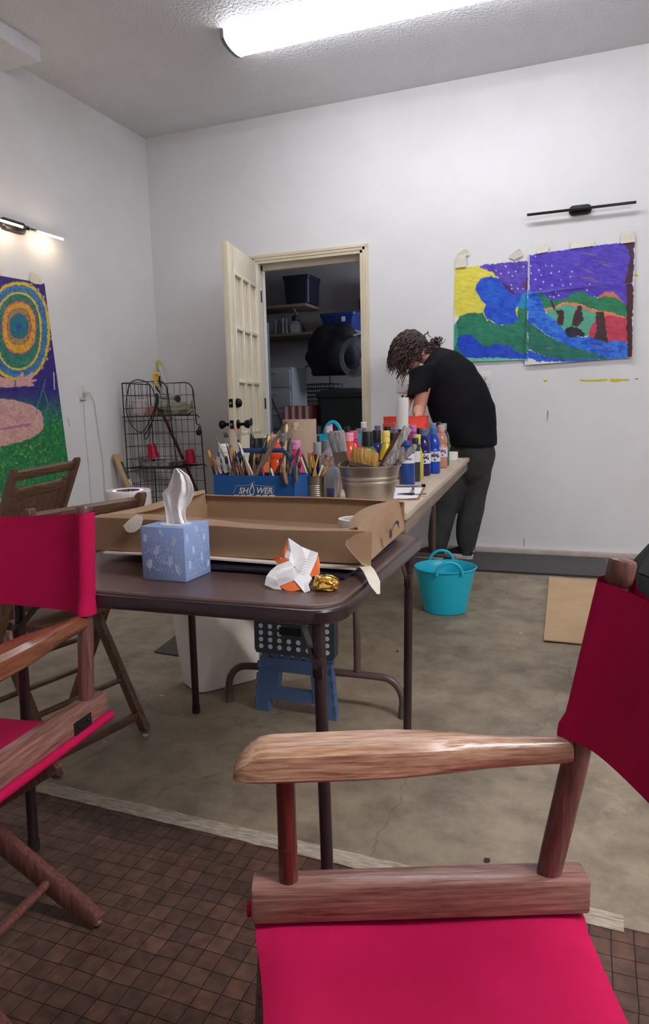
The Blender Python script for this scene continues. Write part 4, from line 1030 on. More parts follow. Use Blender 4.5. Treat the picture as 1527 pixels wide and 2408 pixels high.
flatbrush('grey sash brush leaning farthest right out of the metal bucket', z3(850, 575, 2.435), z3(1068, 350, 2.43), .017, .022, .013, .30, sbr, alum, hwood, 0, hand=(-.05, 0, -.07), fan=1)
b = B(); a0, a1 = z3(680, 600, 2.47), z3(900, 205, 2.475); b.rings([[a0.lerp(a1, f)+V((.006*w_*math.cos(k*PI/4), .003*math.sin(k*PI/4), 0)) for k in range(8)] for f, w_ in ((-.5, 1), (0, 1.2), (.5, 1.7), (.9, 1.5), (1, .8))]); single('wooden_paddle', b, M('red_brown_wood', (126, 78, 52), .5, col2=(104, 62, 42), scale=30), 'flat red-brown wooden stirring stick in the metal bucket', 'paddle')
# cardboard tube
kb = M('grey_board', (178, 156, 136), .8, col2=(168, 146, 126), scale=6, bump=.1, bscale=60)
x0, x1 = at(668, 985, 1, 2.95), at(741, 985, 1, 2.95); tc_ = V(((x0.x+x1.x)/2, 2.95, ZW+.0005)); tr = (x1.x-x0.x)/2; th_ = x0.z-ZW-.004
t = root('cardboard_tube', 'thick upright cardboard tube with a torn patch behind the blue caddy', 'tube', tc_)
b = B(); b.lathe(tc_, [(tr-.004, 0), (tr, .001), (tr, th_-.001), (tr-.0005, th_), (tr-.006, th_), (tr-.0065, th_-.002), (tr-.006, .001), (tr-.004, 0)], 40); part('tube_body', b, kb, t)
b = B(); pts = [(705, 995), (712, 992), (722, 988), (728, 987), (726, 990), (716, 995), (740, 997), (740.5, 1009), (735, 1013), (725, 1012), (720, 1014), (712, 1012), (706, 1008), (709, 1003)]
def ontube(px, py, off=.0006):
    d = at(px, py, 1, 2.95-tr); a = math.asin(max(-.98, min(.98, (at(px, py, 1, 2.95).x-tc_.x)/tr)))
    return V((tc_.x+(tr+off)*math.sin(a), 2.95-(tr+off)*math.cos(a), d.z))
b.prism([ontube(*p) for p in pts], (.0, -.0006, 0)); part('torn_patch', b, M('bare_board', (198, 172, 148), .9), t)
# turquoise carrier
t = root('turquoise_caddy', 'turquoise plastic carrier with an arched handle behind the grey-bristled brush', 'caddy', (-1.19, 3.29, ZW))
x0, x1 = at(742, 1022, 1, 3.22).x, at(840, 1022, 1, 3.22).x; zt_ = at(790, 1022, 1, 3.2).z; xm = (x0+x1)/2; wt_ = x1-x0
tq = M('bright_turquoise', (30, 178, 206), .35)
b = B(); rs = []
for g, z in ((.84, 0), (.86, .003), (.99, zt_-ZW-.012), (1.0, zt_-ZW-.012), (1.03, zt_-ZW-.004), (1.03, zt_-ZW), (.96, zt_-ZW), (.82, .005)): rs.append(roundrect(xm, 3.29, wt_*g, .15*g, .02, ZW+z, 5))
b.rings(rs); part('basin', b, tq, t)
b = B(); hc = at(783, 1010, 1, 3.29); hw_ = at(807, 1010, 1, 3.29).x-hc.x; ztop = at(783, 992, 1, 3.29).z
b.tube([(hc.x+hw_*math.cos(a), 3.29, zt_-.06+(ztop-zt_+.06)*math.sin(a)) for a in [PI*k/20 for k in range(21)]], .0055, n=10, ry=.009); part('arch_handle', b, tq, t)
# ------------------------------------------------------------------ paint bottles
capgrey, capblk = (112, 122, 146), (20, 20, 22)
labw = M('white_paper_label', (226, 224, 226), .5); inkd = M('navy_ink', (28, 34, 84), .5); inkr = M('red_label_arc', (214, 74, 76), .5)
def bottle(x, y, h, r, body, cap, label, style='squeeze', lab=None, txt=None, lz=(.26, .48), face=0., arc=False, splash=None, lcol=None):
    t = root('paint_bottle', label, 'paint bottle', (x, y, ZW+.0005), group='paint bottles on the work table')
    Z = ZW+.0005
    if style == 'squeeze':      # waisted tempera bottle with a flip cap
        pr = [(0, .001), (.86, 0), (.96, .015), (1, .03), (.975, .05), (1, .07), (.975, .09), (1, .11), (.985, .13), (.985, .22), (1, .24), (1, .50), (.96, .52), (.90, .545), (.93, .57), (1, .60), (1, .645), (.94, .70), (.80, .765), (.62, .81), (.48, .835), (.46, .86)]
        cp = [(.50, .845), (.56, .85), (.56, .925), (.53, .93), (.53, .94), (.57, .945), (.57, .985), (.53, 1.0), (0, 1.0)]
    elif style == 'round':      # craft bottle, straight body, tall black cap
        pr = [(0, .001), (.92, 0), (1, .02), (1, .62), (.97, .67), (.80, .715), (.60, .74), (.56, .75)]
        cp = [(.60, .745), (.66, .75), (.63, .985), (.60, 1.0), (0, 1.0)]
    elif style == 'star':       # sloping shoulders and a ribbed cap
        pr = [(0, .001), (.92, 0), (1, .02), (1, .46), (.9, .56), (.62, .70), (.48, .76), (.46, .77)]
        cp = [(.5, .765), (.58, .77), (.57, .86), (.54, .87), (.54, .885), (.60, .89), (.6, .985), (.56, 1.0), (0, 1.0)]
    else:                       # straight cylinder
        pr = [(0, .001), (.95, 0), (1, .012), (1, .80), (.97, .84), (.6, .88), (.55, .89)]
        cp = [(.58, .885), (.66, .89), (.66, .99), (.62, 1.0), (0, 1.0)]
    b = B(); b.lathe((x, y, Z), [(a*r, z*h) for a, z in pr], 26); part('bottle_body', b, M('paint_%d_%d_%d' % body, body, .22, coat=.3, col2=tuple(max(0, int(v*.86)) for v in body), scale=14), t)
    b = B(); b.lathe((x, y, Z), [(a*r, z*h) for a, z in cp], 22)
    part('cap', b, M('cap_%d_%d_%d' % cap, cap, .4), t)
    if lab:
        b = B(); n = 22; a0, a1 = -2.4, 2.4
        ww = random.Random(int(x*1e4)).uniform(.9, 1.1)
        def P_(a, z, off): return V((x+(r+off)*math.sin(a+face), y-(r+off)*math.cos(a+face), Z+z*h))
        b.sheet(lambda u, v: P_(a0+(a1-a0)*u, lz[0]+(lz[1]-lz[0])*v, .0005), n, 1, .0004)
        mats = [lab, inkd, inkr, splash or inkd]
        if arc: b.prism([P_(.55*math.cos(k*PI/10), lz[1]-.045+.05*math.sin(k*PI/10), .0009) for k in range(11)], (0, -.0003, 0), 2)
        if splash:
            rs_ = random.Random(3)
            for k in range(12):
                a, z, s = rs_.uniform(.1, 1.1), rs_.uniform(lz[0]+.04, lz[1]-.04), rs_.uniform(.002, .006)
                b.prism([P_(a+s/r*math.cos(q*PI/3), z+s/h*math.sin(q*PI/3), .0009) for q in range(6)], (0, -.0003, 0), 3)
        if txt:
            for (s_, size, dz, da) in txt:
                zc = lz[0]+(lz[1]-lz[0])*dz
                m = Matrix.Translation((x, y, Z+zc*h)) @ Matrix.Rotation(face+da, 4, 'Z') @ Matrix.Translation((0, -(r+.0008), 0)) @ R90
                b.text(s_, size, m, mi=1, depth=.0003, bend=r+.0008, bold=.0004)
        else:
            for k in range(4):
                z = lz[0]+(lz[1]-lz[0])*(.25+.14*k); b.prism([P_(-.5, z, .0008), P_(.35, z, .0008), P_(.35, z+.008, .0008), P_(-.5, z+.008, .0008)], (0, -.0002, 0), 1)
        part('paper_label', b, mats, t)
    return t
lp_ = M('orange_label', (206, 120, 62), .5); lb_ = M('black_label', (30, 28, 34), .5); ly_ = M('star_label_navy', (30, 36, 70), .5)
violet = M('violet_splash', (150, 60, 150), .5); navs = M('navy_splash', (30, 40, 110), .5); roses = M('rose_splash', (196, 70, 130), .5)
BT = [
 (-.788, 3.376, .987, .034, (32, 30, 104), (92, 106, 142), 'squeeze', 'dark navy paint bottle with a white label, nearest of the front row at the right', dict(lab=labw, txt=[('PRANG', .0165, .52, .28)], arc=True, splash=navs)),
 (-.766, 3.5, .988, .034, (22, 78, 196), (72, 118, 190), 'squeeze', 'bright blue paint bottle beside the dark navy one at the right', dict(lab=labw, txt=[('PRANG', .0165, .56, .42)], arc=True, splash=navs)),
 (-.794, 3.82, .99, .034, (216, 150, 126), (226, 178, 166), 'squeeze', 'peach pink paint bottle at the right, behind the bright blue one', dict(lab=labw, txt=[('PRANG', .0145, .6, .25)], splash=violet)),
 (-.811, 3.96, .996, .034, (36, 96, 74), (130, 170, 158), 'squeeze', 'dark green paint bottle half hidden behind the peach one', {}),
 (-.899, 4.096, .996, .034, (84, 80, 170), (142, 146, 190), 'squeeze', 'lilac-capped paint bottle peeking out behind the bright blue one', {}),
 (-.934, 4.417, .996, .03, (40, 40, 44), capblk, 'round', 'black-capped paint bottle at the far end beside the peach bottle', {}),
 (-.762, 2.954, .948, .034, (30, 74, 150), (40, 66, 140), 'straight', 'large translucent blue paint bottle with a white band label beside the metal bucket', dict(lab=labw, txt=[('TEMPERA', .0095, .42, .35)], lz=(.50, .72))),
 (-.761, 3.102, .954, .022, (58, 60, 66), (48, 50, 56), 'straight', 'slim dark grey paint bottle between the large blue and dark navy ones', dict(lab=labw, lz=(.45, .7))),
 (-.787, 3.239, .964, .03, (214, 200, 60), (218, 206, 84), 'star', 'yellow paint bottle with a yellow cap just behind the dark navy one', {}),
 (-.926, 3.883, .974, .03, (104, 60, 150), capblk, 'round', 'black-capped purple paint bottle between the magenta-capped and navy ones', {}),
 (-.946, 3.807, .993, .034, (176, 60, 150), (214, 120, 190), 'squeeze', 'paint bottle with an orchid pink cap right of the paper towel roll', {}),
 (-1.084, 4.195, .988, .034, (60, 150, 214), (110, 172, 226), 'squeeze', 'paint bottle with a light blue cap beside the paper towel roll', {}),
 (-1.076, 3.749, .989, .03, (70, 50, 60), capblk, 'round', 'black-capped paint bottle in front of the red bucket, left of the towel roll', {}),
 (-.981, 3.696, .974, .03, (52, 44, 48), capblk, 'round', 'black-capped paint bottle in front of the paper towel roll', {}),
 (-1.046, 3.812, .978, .034, (76, 92, 134), (120, 132, 158), 'squeeze', 'slate-blue capped paint bottle left of the paper towel roll', {}),
 (-.901, 3.116, .987, .032, (232, 206, 40), (238, 218, 110), 'star', 'yellow paint bottle with a star-shaped label behind the metal bucket', dict(lab=ly_, lz=(.12, .42))),
 (-.886, 3.184, .975, .032, (178, 120, 90), capblk, 'round', 'brown paint bottle with a black cap right of the yellow star-label one', dict(lab=ly_, lz=(.15, .5))),
 (-.983, 3.24, .986, .032, (62, 56, 140), capblk, 'round', 'violet paint bottle with a tall black cap left of the yellow star-label one', dict(lab=lb_, lz=(.15, .5))),
 (-1.262, 4.181, .984, .034, (84, 74, 150), (120, 126, 150), 'squeeze', 'grey-capped violet paint bottle at the back, above the tall black cap', {}),
 (-.986, 3.337, .968, .03, (230, 210, 70), (226, 214, 120), 'star', 'pale yellow paint bottle partly hidden behind the violet one', {}),
 (-.902, 2.84, .994, .036, (16, 110, 86), capblk, 'round', 'green paint bottle with a tall black cap just behind the metal bucket', dict(lab=lb_, lz=(.12, .52))),
 (-1.11, 3.474, .992, .034, (96, 88, 84), (148, 150, 152), 'squeeze', 'grey paint bottle with a pale grey cap behind the green one', {}),
 (-1.42, 4.4, 1.004, .034, (230, 228, 228), (236, 232, 230), 'squeeze', 'white paint bottle at the far left end below the door casing', {}),
 (-1.169, 3.542, .986, .034, (92, 84, 80), (128, 128, 130), 'squeeze', 'dark grey paint bottle with a mid grey cap right of the hot pink one', {}),
 (-1.01, 2.982, .993, .034, (214, 36, 92), (216, 82, 132), 'squeeze', 'hot pink paint bottle with a pink cap behind the grey-bristled brush', {}),
 (-.962, 2.779, .992, .034, (238, 92, 62), (240, 158, 168), 'squeeze', 'orange-red paint bottle with a pale pink cap beside the grey-bristled brush', {}),
 (-1.436, 3.951, .993, .028, (60, 60, 64), capblk, 'round', 'black-capped bottle seen through the turquoise handle arch', {}),
 (-1.328, 3.814, .991, .028, (44, 44, 48), capblk, 'round', 'black-capped bottle right of the turquoise handle arch', {}),
 (-1.385, 3.5, 1.004, .028, (52, 50, 54), capblk, 'round', 'black-capped bottle between the cardboard tube and the turquoise carrier', {}),
 (-1.335, 2.387, .969, .034, (216, 216, 216), (240, 238, 238), 'squeeze', 'white-capped pale bottle behind the left end of the blue caddy', {}),
 (-1.307, 2.606, .98, .03, (120, 84, 60), capblk, 'round', 'black-capped brown paint bottle behind the blue caddy, second from the left', dict(lab=lp_, lz=(.2, .6))),
 (-1.201, 2.452, .987, .03, (150, 96, 78), capblk, 'round', 'black-capped rust paint bottle behind the blue caddy handle', dict(lab=lp_, lz=(.2, .6))),
 (-1.326, 2.755, .982, .033, (240, 196, 34), (240, 224, 130), 'star', 'yellow paint bottle with a pale yellow cap behind the caddy handle', {}),
 (-1.265, 2.703, .991, .034, (240, 84, 40), (242, 150, 146), 'squeeze', 'vermilion paint bottle with a coral cap left of the cardboard tube', {}),
 (-1.288, 2.83, .991, .034, (72, 62, 62), (112, 114, 118), 'squeeze', 'dark brown paint bottle with a grey cap beside the cardboard tube', {}),
 (-1.064, 2.459, .976, .034, (214, 62, 112), (214, 140, 176), 'squeeze', 'raspberry pink paint bottle in front of the cardboard tube', {}),
 (-1.066, 2.689, .958, .03, (22, 44, 150), (146, 150, 152), 'round', 'cobalt blue paint bottle with a grey cap right of the cardboard tube', {}),
 (-.998, 2.605, .969, .03, (80, 90, 100), (104, 108, 112), 'round', 'slate paint bottle with a dark grey cap beside the grey-bristled brush', {}),
 (-1.228, 3.075, .969, .026, (40, 40, 44), capblk, 'round', 'small black-capped bottle just right of the cardboard tube', {}),
 (-1.246, 2.554, .963, .026, (40, 160, 176), (60, 170, 190), 'round', 'small teal-capped bottle behind the caddy handle', {}),
]
for (x, y, zt, r, body, cap, st, lab, kw) in BT: bottle(x, y, zt-ZW, r, body, cap, lab, st, **kw)
# pink bottles standing in the turquoise carrier
for (px, py, yy, lab) in ((777, 998, 3.30, 'taller pale pink capped bottle standing in the turquoise carrier'), (771.5, 1003, 3.25, 'shorter pale pink capped bottle in front of another in the turquoise carrier')):
    p = at(px, py, 1, yy); t_ = bottle(p.x, yy, p.z-ZW-.012, .022, (222, 140, 170), (240, 184, 204), lab, 'squeeze'); t_.location.z += .012
# paper towel
p0 = at(947, 935, 1, 4.0); tz = p0.z; tx_ = p0.x; TRd = .033
t = root('towel_holder', 'wire paper towel holder with a loop arm in front of the red bucket', 'towel holder', (tx_, 4.0, ZW))
steel = M('chrome_wire', (190, 188, 186), .2, metal=1)
b = B(); b.lathe((tx_, 4.0, ZW), [(0, .001), (.07, .001), (.072, .004), (.07, .008), (.008, .01), (0, .01)], 30); part('base', b, steel, t)
b = B(); b.cyl((tx_, 4.0, ZW+.008), (tx_, 4.0, tz+.006), .004, n=10); b.sph((tx_, 4.0, tz+.008), .007, 10); part('spindle', b, blk, t)
lx = at(925, 995, 1, 3.98)
b = B(); b.tube([(lx.x-.012, 3.985, ZW+.005), (lx.x-.012, 3.985, lx.z-.014), (lx.x-.008, 3.985, lx.z-.003), (lx.x, 3.985, lx.z), (lx.x+.008, 3.985, lx.z-.003), (lx.x+.012, 3.985, lx.z-.014), (lx.x+.012, 3.985, ZW+.005)], .0035, n=8); part('loop_arm', b, steel, t)
pt_ = M('paper_towel', (240, 238, 234), .9, bump=.3, bscale=120)
b = B(); b.lathe((tx_, 4.0, ZW+.011), [(.009, 0), (TRd, 0), (TRd+.001, .01), (TRd*.97, (tz-ZW)*.5), (TRd*1.06, tz-ZW-.013), (TRd*1.05, tz-ZW-.011), (.009, tz-ZW-.011), (.009, 0)], 36)
b.sheet(lambda u, v: (tx_+(TRd*1.07+.001)*math.sin(-1.3+1.0*u+.25*v), 4.0-(TRd*1.07+.001)*math.cos(-1.3+1.0*u+.25*v), ZW+.012+(tz-ZW-.024-.02*u)*v), 10, 10, .0008)
single('paper_towel_roll', b, pt_, 'nearly finished white paper towel roll on the wire holder', 'paper towel')
# red bucket
rp = M('translucent_red_plastic', (255, 84, 62), .35, sss=.0, col2=(246, 72, 54), scale=3, trans=.0)
r0, r1 = at(900.5, 980, 1, 4.38), at(1007, 978, 1, 4.38); rc = V(((r0.x+r1.x)/2, 4.40, ZW+.001)); rR = (r1.x-r0.x)/2; rH = r0.z-ZW
t = root('red_bucket', 'bright red plastic bucket at the far end of the work table', 'bucket', rc)
pr = [(0, 0), (rR*.82, 0), (rR*.83, .004), (rR*.93, rH-.085), (rR*.955, rH-.08), (rR*1.0, rH-.078), (rR*1.0, rH-.045), (rR*.96, rH-.042), (rR*.965, rH-.006), (rR*.985, rH-.004), (rR*.985, rH), (rR*.93, rH), (rR*.80, .006), (0, .006)]
b = B(); b.lathe(rc, pr, 44); part('bucket_body', b, rp, t)
b = B()
b.tube([rc+V((rR*1.0*math.cos(a), -rR*.25*math.sin(a)-.06*math.sin(a), rH-.06-.12*math.sin(a))) for a in [PI*k/20 for k in range(21)]], .0025, n=8); part('bail', b, steel, t)
# small tape roll standing at the far right corner
c = at(1064, 1082, 2, ZW)
b = B(); b.lathe((c.x, c.y, ZW+.001), [(.017, 0), (.0345, 0), (.0345, .05), (.017, .05), (.017, 0)], 32)
b.sheet(lambda u, v: (c.x+.0345+.028*u, c.y-.012+.03*v-.006*u, ZW+.0018+.006*(1-u)**2), 6, 4, .0006)
single('tape_roll', b, M('white_tape', (238, 234, 226), .6), 'white tape roll with a loose end at the far right corner of the work table', 'tape')
# clipboard, paper, pen, brush
cl = at(935, 1146, 2, ZW+.004); cb = V((-.587, 2.468, ZW)); ax = V((.985, .17, 0)); ay = V((-.17, .985, 0))
CB0 = V((-.592, 2.462, ZW+.0008))   # near right corner
def onclip(a, c, z): return CB0-ax*a+ay*c+V((0, 0, z))
masonite = M('masonite', (166, 112, 88), .5, col2=(150, 100, 78), scale=20)
t = root('clipboard', 'brown clipboard overhanging the right edge of the work table', 'clipboard', tuple(onclip(.085, .2, 0)))
b = B(); b.prism([onclip(a, c, 0) for a, c in ((.012, 0), (0, .012), (0, .395), (.012, .405), (.158, .405), (.17, .395), (.17, .012), (.158, 0))], (0, 0, .0032)); part('board', b, masonite, t)
b = B(); b.bar(onclip(.14, .385, .009), onclip(.03, .385, .009), .012, .006, bev=.002); b.tube([onclip(.155, .37, .012), onclip(.01, .37, .012)], .003, n=8); part('clip', b, steel, t)
b = B()
for a in (.16, .005): b.tube([onclip(a+.008, .37, .012), onclip(a-.008, .37, .012)], .006, n=10)
part('clip_end', b, blk, t)
b = B()
b.sheet(lambda u, v: onclip(.008+.152*u, .008+.36*v, .0042+.006*max(0, (1-u)*1.2-.9)*max(0, .12-v)*10), 12, 20, .0004)
rl = random.Random(4)
for k in range(11):
    cpos = .30-.022*k; a0 = .145-rl.uniform(0, .03)
    for j in range(6):
        w_ = rl.uniform(.008, .022)
        if a0-w_ < .05: break
        b.prism([onclip(a0, cpos, .0046), onclip(a0-w_, cpos+.001, .0046), onclip(a0-w_, cpos+.0022, .0046), onclip(a0, cpos+.0012, .0046)], (0, 0, .0001), 1); a0 -= w_+.005
single('paper_sheet', b, [M('white_paper', (238, 238, 242), .7), M('pencil_writing', (190, 190, 198), .8)], 'sheet of white paper on the clipboard', 'paper')
p0, p1 = at(971.5, 1156, 2, ZW+.012), at(973, 1136, 2, ZW+.016)
p1 = p0+(p1-p0).normalized()*.135
t = root('ballpoint_pen', 'dark blue pen with a silver tip lying across the clipboard', 'pen', p0)
b = B(); b.tube([p0+(p1-p0)*.10, p0+(p1-p0)*.5], .0052, n=12); part('grip', b, M('navy_grip', (50, 64, 96), .4), t)
b = B(); b.tube([p0, p0+(p1-p0)*.06, p0+(p1-p0)*.1], [.0012, .004, .005], n=12); b.tube([p0+(p1-p0)*.5, p1], .0048, n=12); b.bar(p0+(p1-p0)*.72+V((0, 0, .0062)), p1+V((0, 0, .0062)), .003, .0015); part('metal_barrel', b, steel, t)
p0, p1 = at(930, 1162, 2, ZW+.01), at(1003, 1161, 2, ZW+.01)
p0 = at(935, 1161.5, 2, ZW+.0105)
t = root('paint_brush', 'slim dark brush lying on the paper at the near edge of the clipboard', 'paint brush', p0)
u = (p1-p0).normalized(); L_ = (p1-p0).length
b = B(); b.tube([p0, p0+u*L_*.3, p0+u*L_*.52, p0+u*L_*.6], [.0015, .0035, .005, .0035], n=10); part('handle', b, M('black_lacquer', (34, 34, 36), .25), t)
b = B(); b.tube([p0+u*L_*.59, p0+u*L_*.8], [.0034, .005], n=10, ry=[.0034, .003]); part('ferrule', b, steel, t)
b = B(); b.tube([p0+u*L_*.79, p0+u*L_*.86, p0+u*L_], [.005, .0085, .0085], n=10, ry=[.003, .0035, .003]); part('bristles', b, M('olive_bristle', (120, 118, 96), .6), t)

# ------------------------------------------------------------------ back wall: painting, picture light, outlets
def inpoly(X, Y, poly):
    poly = np.asarray(poly, float); r = np.zeros(X.shape, bool); n = len(poly); j = n-1
    for i in range(n):
        xi, yi = poly[i]; xj, yj = poly[j]
        if yi != yj:
            c = ((yi > Y) != (yj > Y)) & (X < (xj-xi)*(Y-yi)/(yj-yi)+xi); r ^= c
        j = i
    return r
def vnoise(X, Y, seed):
    g = np.random.RandomState(seed).rand(128, 128)
    xi = np.floor(X).astype(int); yi = np.floor(Y).astype(int); fx = X-xi; fy = Y-yi
    fx = fx*fx*(3-2*fx); fy = fy*fy*(3-2*fy); a = lambda i, j: g[(xi+i) % 128, (yi+j) % 128]
    return a(0, 0)*(1-fx)*(1-fy)+a(1, 0)*fx*(1-fy)+a(0, 1)*(1-fx)*fy+a(1, 1)*fx*fy
def fbm(X, Y, s, seed): return .5*vnoise(X/s, Y/s, seed)+.3*vnoise(X/s*2.1, Y/s*2.1, seed+1)+.2*vnoise(X/s*4.3, Y/s*4.3, seed+2)
pm = bpy.data.materials.new('poster_paint'); pm.use_nodes = True
pn = pm.node_tree.nodes.new('ShaderNodeVertexColor'); pn.layer_name = 'paint'
pm.node_tree.links.new(pn.outputs[0], pm.node_tree.nodes['Principled BSDF'].inputs['Base Color']); pm.node_tree.nodes['Principled BSDF'].inputs['Roughness'].default_value = .5
def painted_sheet(name, wall, off, corners, nu, nv, colour, parent, wave):
    """sheet of paper on a wall; corners TL, TR, BR, BL as photo pixels; pigment is stored per vertex"""
    ax_, val = (1, YB) if wall == 'back' else (0, XL)
    C = [at(x, y, ax_, val) for x, y in corners]; nrm = V((0, -1, 0)) if wall == 'back' else V((1, 0, 0))
    bm = bmesh.new(); vs = []; pts = []
    for i in range(nu+1):
        row = []
        for j in range(nv+1):
            u, v = i/nu, j/nv
            p = (C[0].lerp(C[1], u)).lerp(C[3].lerp(C[2], u), v)
            pts.append(p.copy()); row.append(bm.verts.new(p+nrm*(off+wave(u, v))))
        vs.append(row)
    for i in range(nu):
        for j in range(nv): bm.faces.new((vs[i][j], vs[i][j+1], vs[i+1][j+1], vs[i+1][j]))
    ret = bmesh.ops.extrude_face_region(bm, geom=list(bm.faces)); nf = [g for g in ret['geom'] if isinstance(g, bmesh.types.BMVert)]
    bmesh.ops.translate(bm, vec=nrm*-.0006, verts=nf)
    pix = np.array([px_of(p) for p in pts]); rgb = colour(pix[:, 0], pix[:, 1])
    k = len(pts); bm.verts.index_update()
    b = B(); b.bm.free(); b.bm = bm
    o = part(name, b, pm, parent, smooth=60)
    at_ = o.data.color_attributes.new('paint', 'FLOAT_COLOR', 'POINT')
    n = len(o.data.vertices); col = np.ones((n, 4), np.float32); col[:, :3] = (.75, .74, .72); m_ = min(k, n); col[:m_, :3] = rgb[:m_]
    if n >= 2*k: col[k:2*k, :3] = rgb
    at_.data.foreach_set('color', col.ravel())
    return o
def LC(c): return np.array(lin(c))
def paint_right(px, py):
    X = (px-1040)*3.1355; Y = (py-460)*3.1355
    wx = (fbm(X, Y, 22, 5)-.5)*22; wy = (fbm(X, Y, 22, 9)-.5)*22; Xw, Yw = X+wx, Y+wy
    out = np.tile(LC((232, 230, 228)), (len(X), 1))
    st = fbm(X*.35+Y*.1, Y*1.6-X*.25, 14, 21); st2 = fbm(X, Y, 40, 31)
    L1 = X < 633
    def lay(poly, c1, c2, side=None, amt=1.6):
        m = inpoly(Xw, Yw, poly)
        if side == 'L': m &= L1
        elif side == 'R': m &= ~L1
        f = np.clip((.55*st+.45*st2-.5)*amt*1.6+.5, 0, 1)[:, None]
        c = LC(c1)*(1-f)+LC(c2)*f; out[m] = c[m]
    lay([(98, 533), (275, 522), (400, 580), (640, 500), (640, 900), (300, 930), (100, 890), (86, 760)], (206, 196, 70), (236, 224, 84), 'L')
    lay([(270, 522), (330, 508), (640, 480), (640, 740), (560, 740), (480, 725), (440, 650), (390, 575)], (74, 48, 170), (104, 86, 196), 'L')
    lay([(440, 640), (500, 660), (540, 720), (480, 725)], (70, 30, 90), (90, 50, 130), 'L'); lay([(580, 640), (640, 620), (640, 690), (600, 690)], (80, 50, 110), (100, 60, 120), 'L')
    lay([(86, 960), (140, 890), (200, 868), (300, 865), (330, 920), (440, 955), (560, 930), (560, 820), (640, 700), (640, 1222), (80, 1222)], (26, 104, 84), (46, 138, 104), 'L')
    lay([(86, 960), (105, 930), (120, 1010), (112, 1110), (80, 1130)], (50, 150, 116), (70, 172, 136), 'L')
    lay([(530, 760), (640, 700), (640, 830), (560, 830)], (20, 130, 190), (40, 150, 200), 'L')
    lay([(250, 690), (255, 650), (290, 610), (350, 595), (420, 610), (470, 690), (520, 735), (600, 720), (540, 840), (565, 920), (500, 955), (420, 950), (330, 910), (305, 860), (325, 800), (290, 770)], (16, 62, 190), (36, 104, 216), 'L')
    lay([(112, 1090), (125, 1040), (170, 1022), (230, 1030), (270, 1085), (340, 1120), (420, 1088), (500, 1110), (560, 1160), (640, 1165), (640, 1205), (500, 1205), (420, 1195), (250, 1203), (170, 1190), (125, 1145)], (18, 52, 184), (36, 84, 210), 'L')
    lay([(160, 1196), (420, 1198), (640, 1208), (640, 1225), (170, 1226)], (90, 190, 160), (130, 206, 180), 'L')
    # right-hand sheets
    lay([(634, 440), (720, 425), (1420, 335), (1412, 640), (1368, 670), (1372, 840), (1310, 790), (1210, 760), (1000, 740), (890, 790), (800, 790), (700, 740), (634, 740)], (66, 38, 172), (92, 74, 200), 'R')
    lay([(1140, 750), (1200, 715), (1270, 712), (1330, 780), (1345, 800), (1290, 780)], (190, 110, 84), (204, 130, 96), 'R')
    lay([(760, 845), (900, 795), (1010, 812), (1140, 855), (1150, 930), (1090, 1000), (1085, 1045), (930, 1000), (850, 950), (780, 900)], (70, 160, 132), (96, 178, 150), 'R')
    lay([(675, 695), (740, 725), (800, 770), (890, 770), (960, 720), (1030, 712), (1100, 748), (1150, 758), (1210, 742), (1290, 762), (1372, 810), (1370, 905), (1300, 892), (1210, 858), (1100, 832), (1010, 796), (890, 806), (830, 832), (755, 832)], (16, 108, 72), (30, 140, 92), 'R')
    lay([(750, 832), (830, 826), (895, 784), (1000, 795), (1120, 838), (1220, 858), (1370, 903), (1370, 922), (1210, 882), (1110, 856), (1000, 816), (890, 804), (830, 842), (755, 848)], (222, 110, 76), (238, 140, 96), 'R')
    lay([(1078, 1040), (1090, 980), (1130, 920), (1180, 895), (1230, 880), (1375, 912), (1375, 1080), (1220, 1090), (1120, 1055)], (176, 44, 74), (204, 70, 92), 'R')
    for pl in ([(838, 850), (892, 840), (908, 860), (890, 957), (848, 946), (862, 890)], [(1003, 808), (1030, 808), (1042, 920), (1000, 977), (957, 960), (977, 880)], [(1133, 855), (1198, 855), (1212, 1000), (1224, 1092), (1118, 1062), (1142, 980)], [(795, 770), (812, 768), (838, 842), (826, 845)]): lay(pl, (52, 26, 30), (74, 42, 42), 'R')
    lay([(636, 705), (700, 710), (742, 790), (765, 870), (850, 940), (930, 1010), (1000, 1042), (1100, 1045), (1220, 1090), (1280, 1068), (1368, 1085), (1368, 1198), (1200, 1215), (1100, 1165), (950, 1115), (800, 1045), (690, 965), (636, 935)], (14, 70, 200), (50, 130, 226), 'R', 2.4)
    lay([(634, 930), (690, 968), (800, 1048), (950, 1112), (1100, 1160), (1230, 1205), (1000, 1212), (840, 1205), (720, 1170), (634, 1135)], (20, 96, 92), (40, 124, 96), 'R', 2)
    lay([(634, 1140), (720, 1172), (850, 1204), (1000, 1208), (1230, 1207), (1100, 1226), (900, 1228), (720, 1226), (634, 1196)], (18, 66, 196), (40, 100, 214), 'R', 2)
    lay([(905, 985), (940, 968), (1030, 985), (1062, 1038), (990, 1040), (955, 1055), (928, 1040)], (16, 14, 20), (44, 44, 60), 'R')
    lay([(1340, 345), (1415, 338), (1408, 645), (1345, 645), (1370, 560), (1385, 440)], (62, 26, 44), (84, 40, 60), 'R'); lay([(1362, 655), (1408, 650), (1402, 1192), (1364, 1195)], (66, 26, 38), (80, 38, 48), 'R')
    # stars, streaks of ochre, fold lines
    rs_ = np.random.RandomState(8)
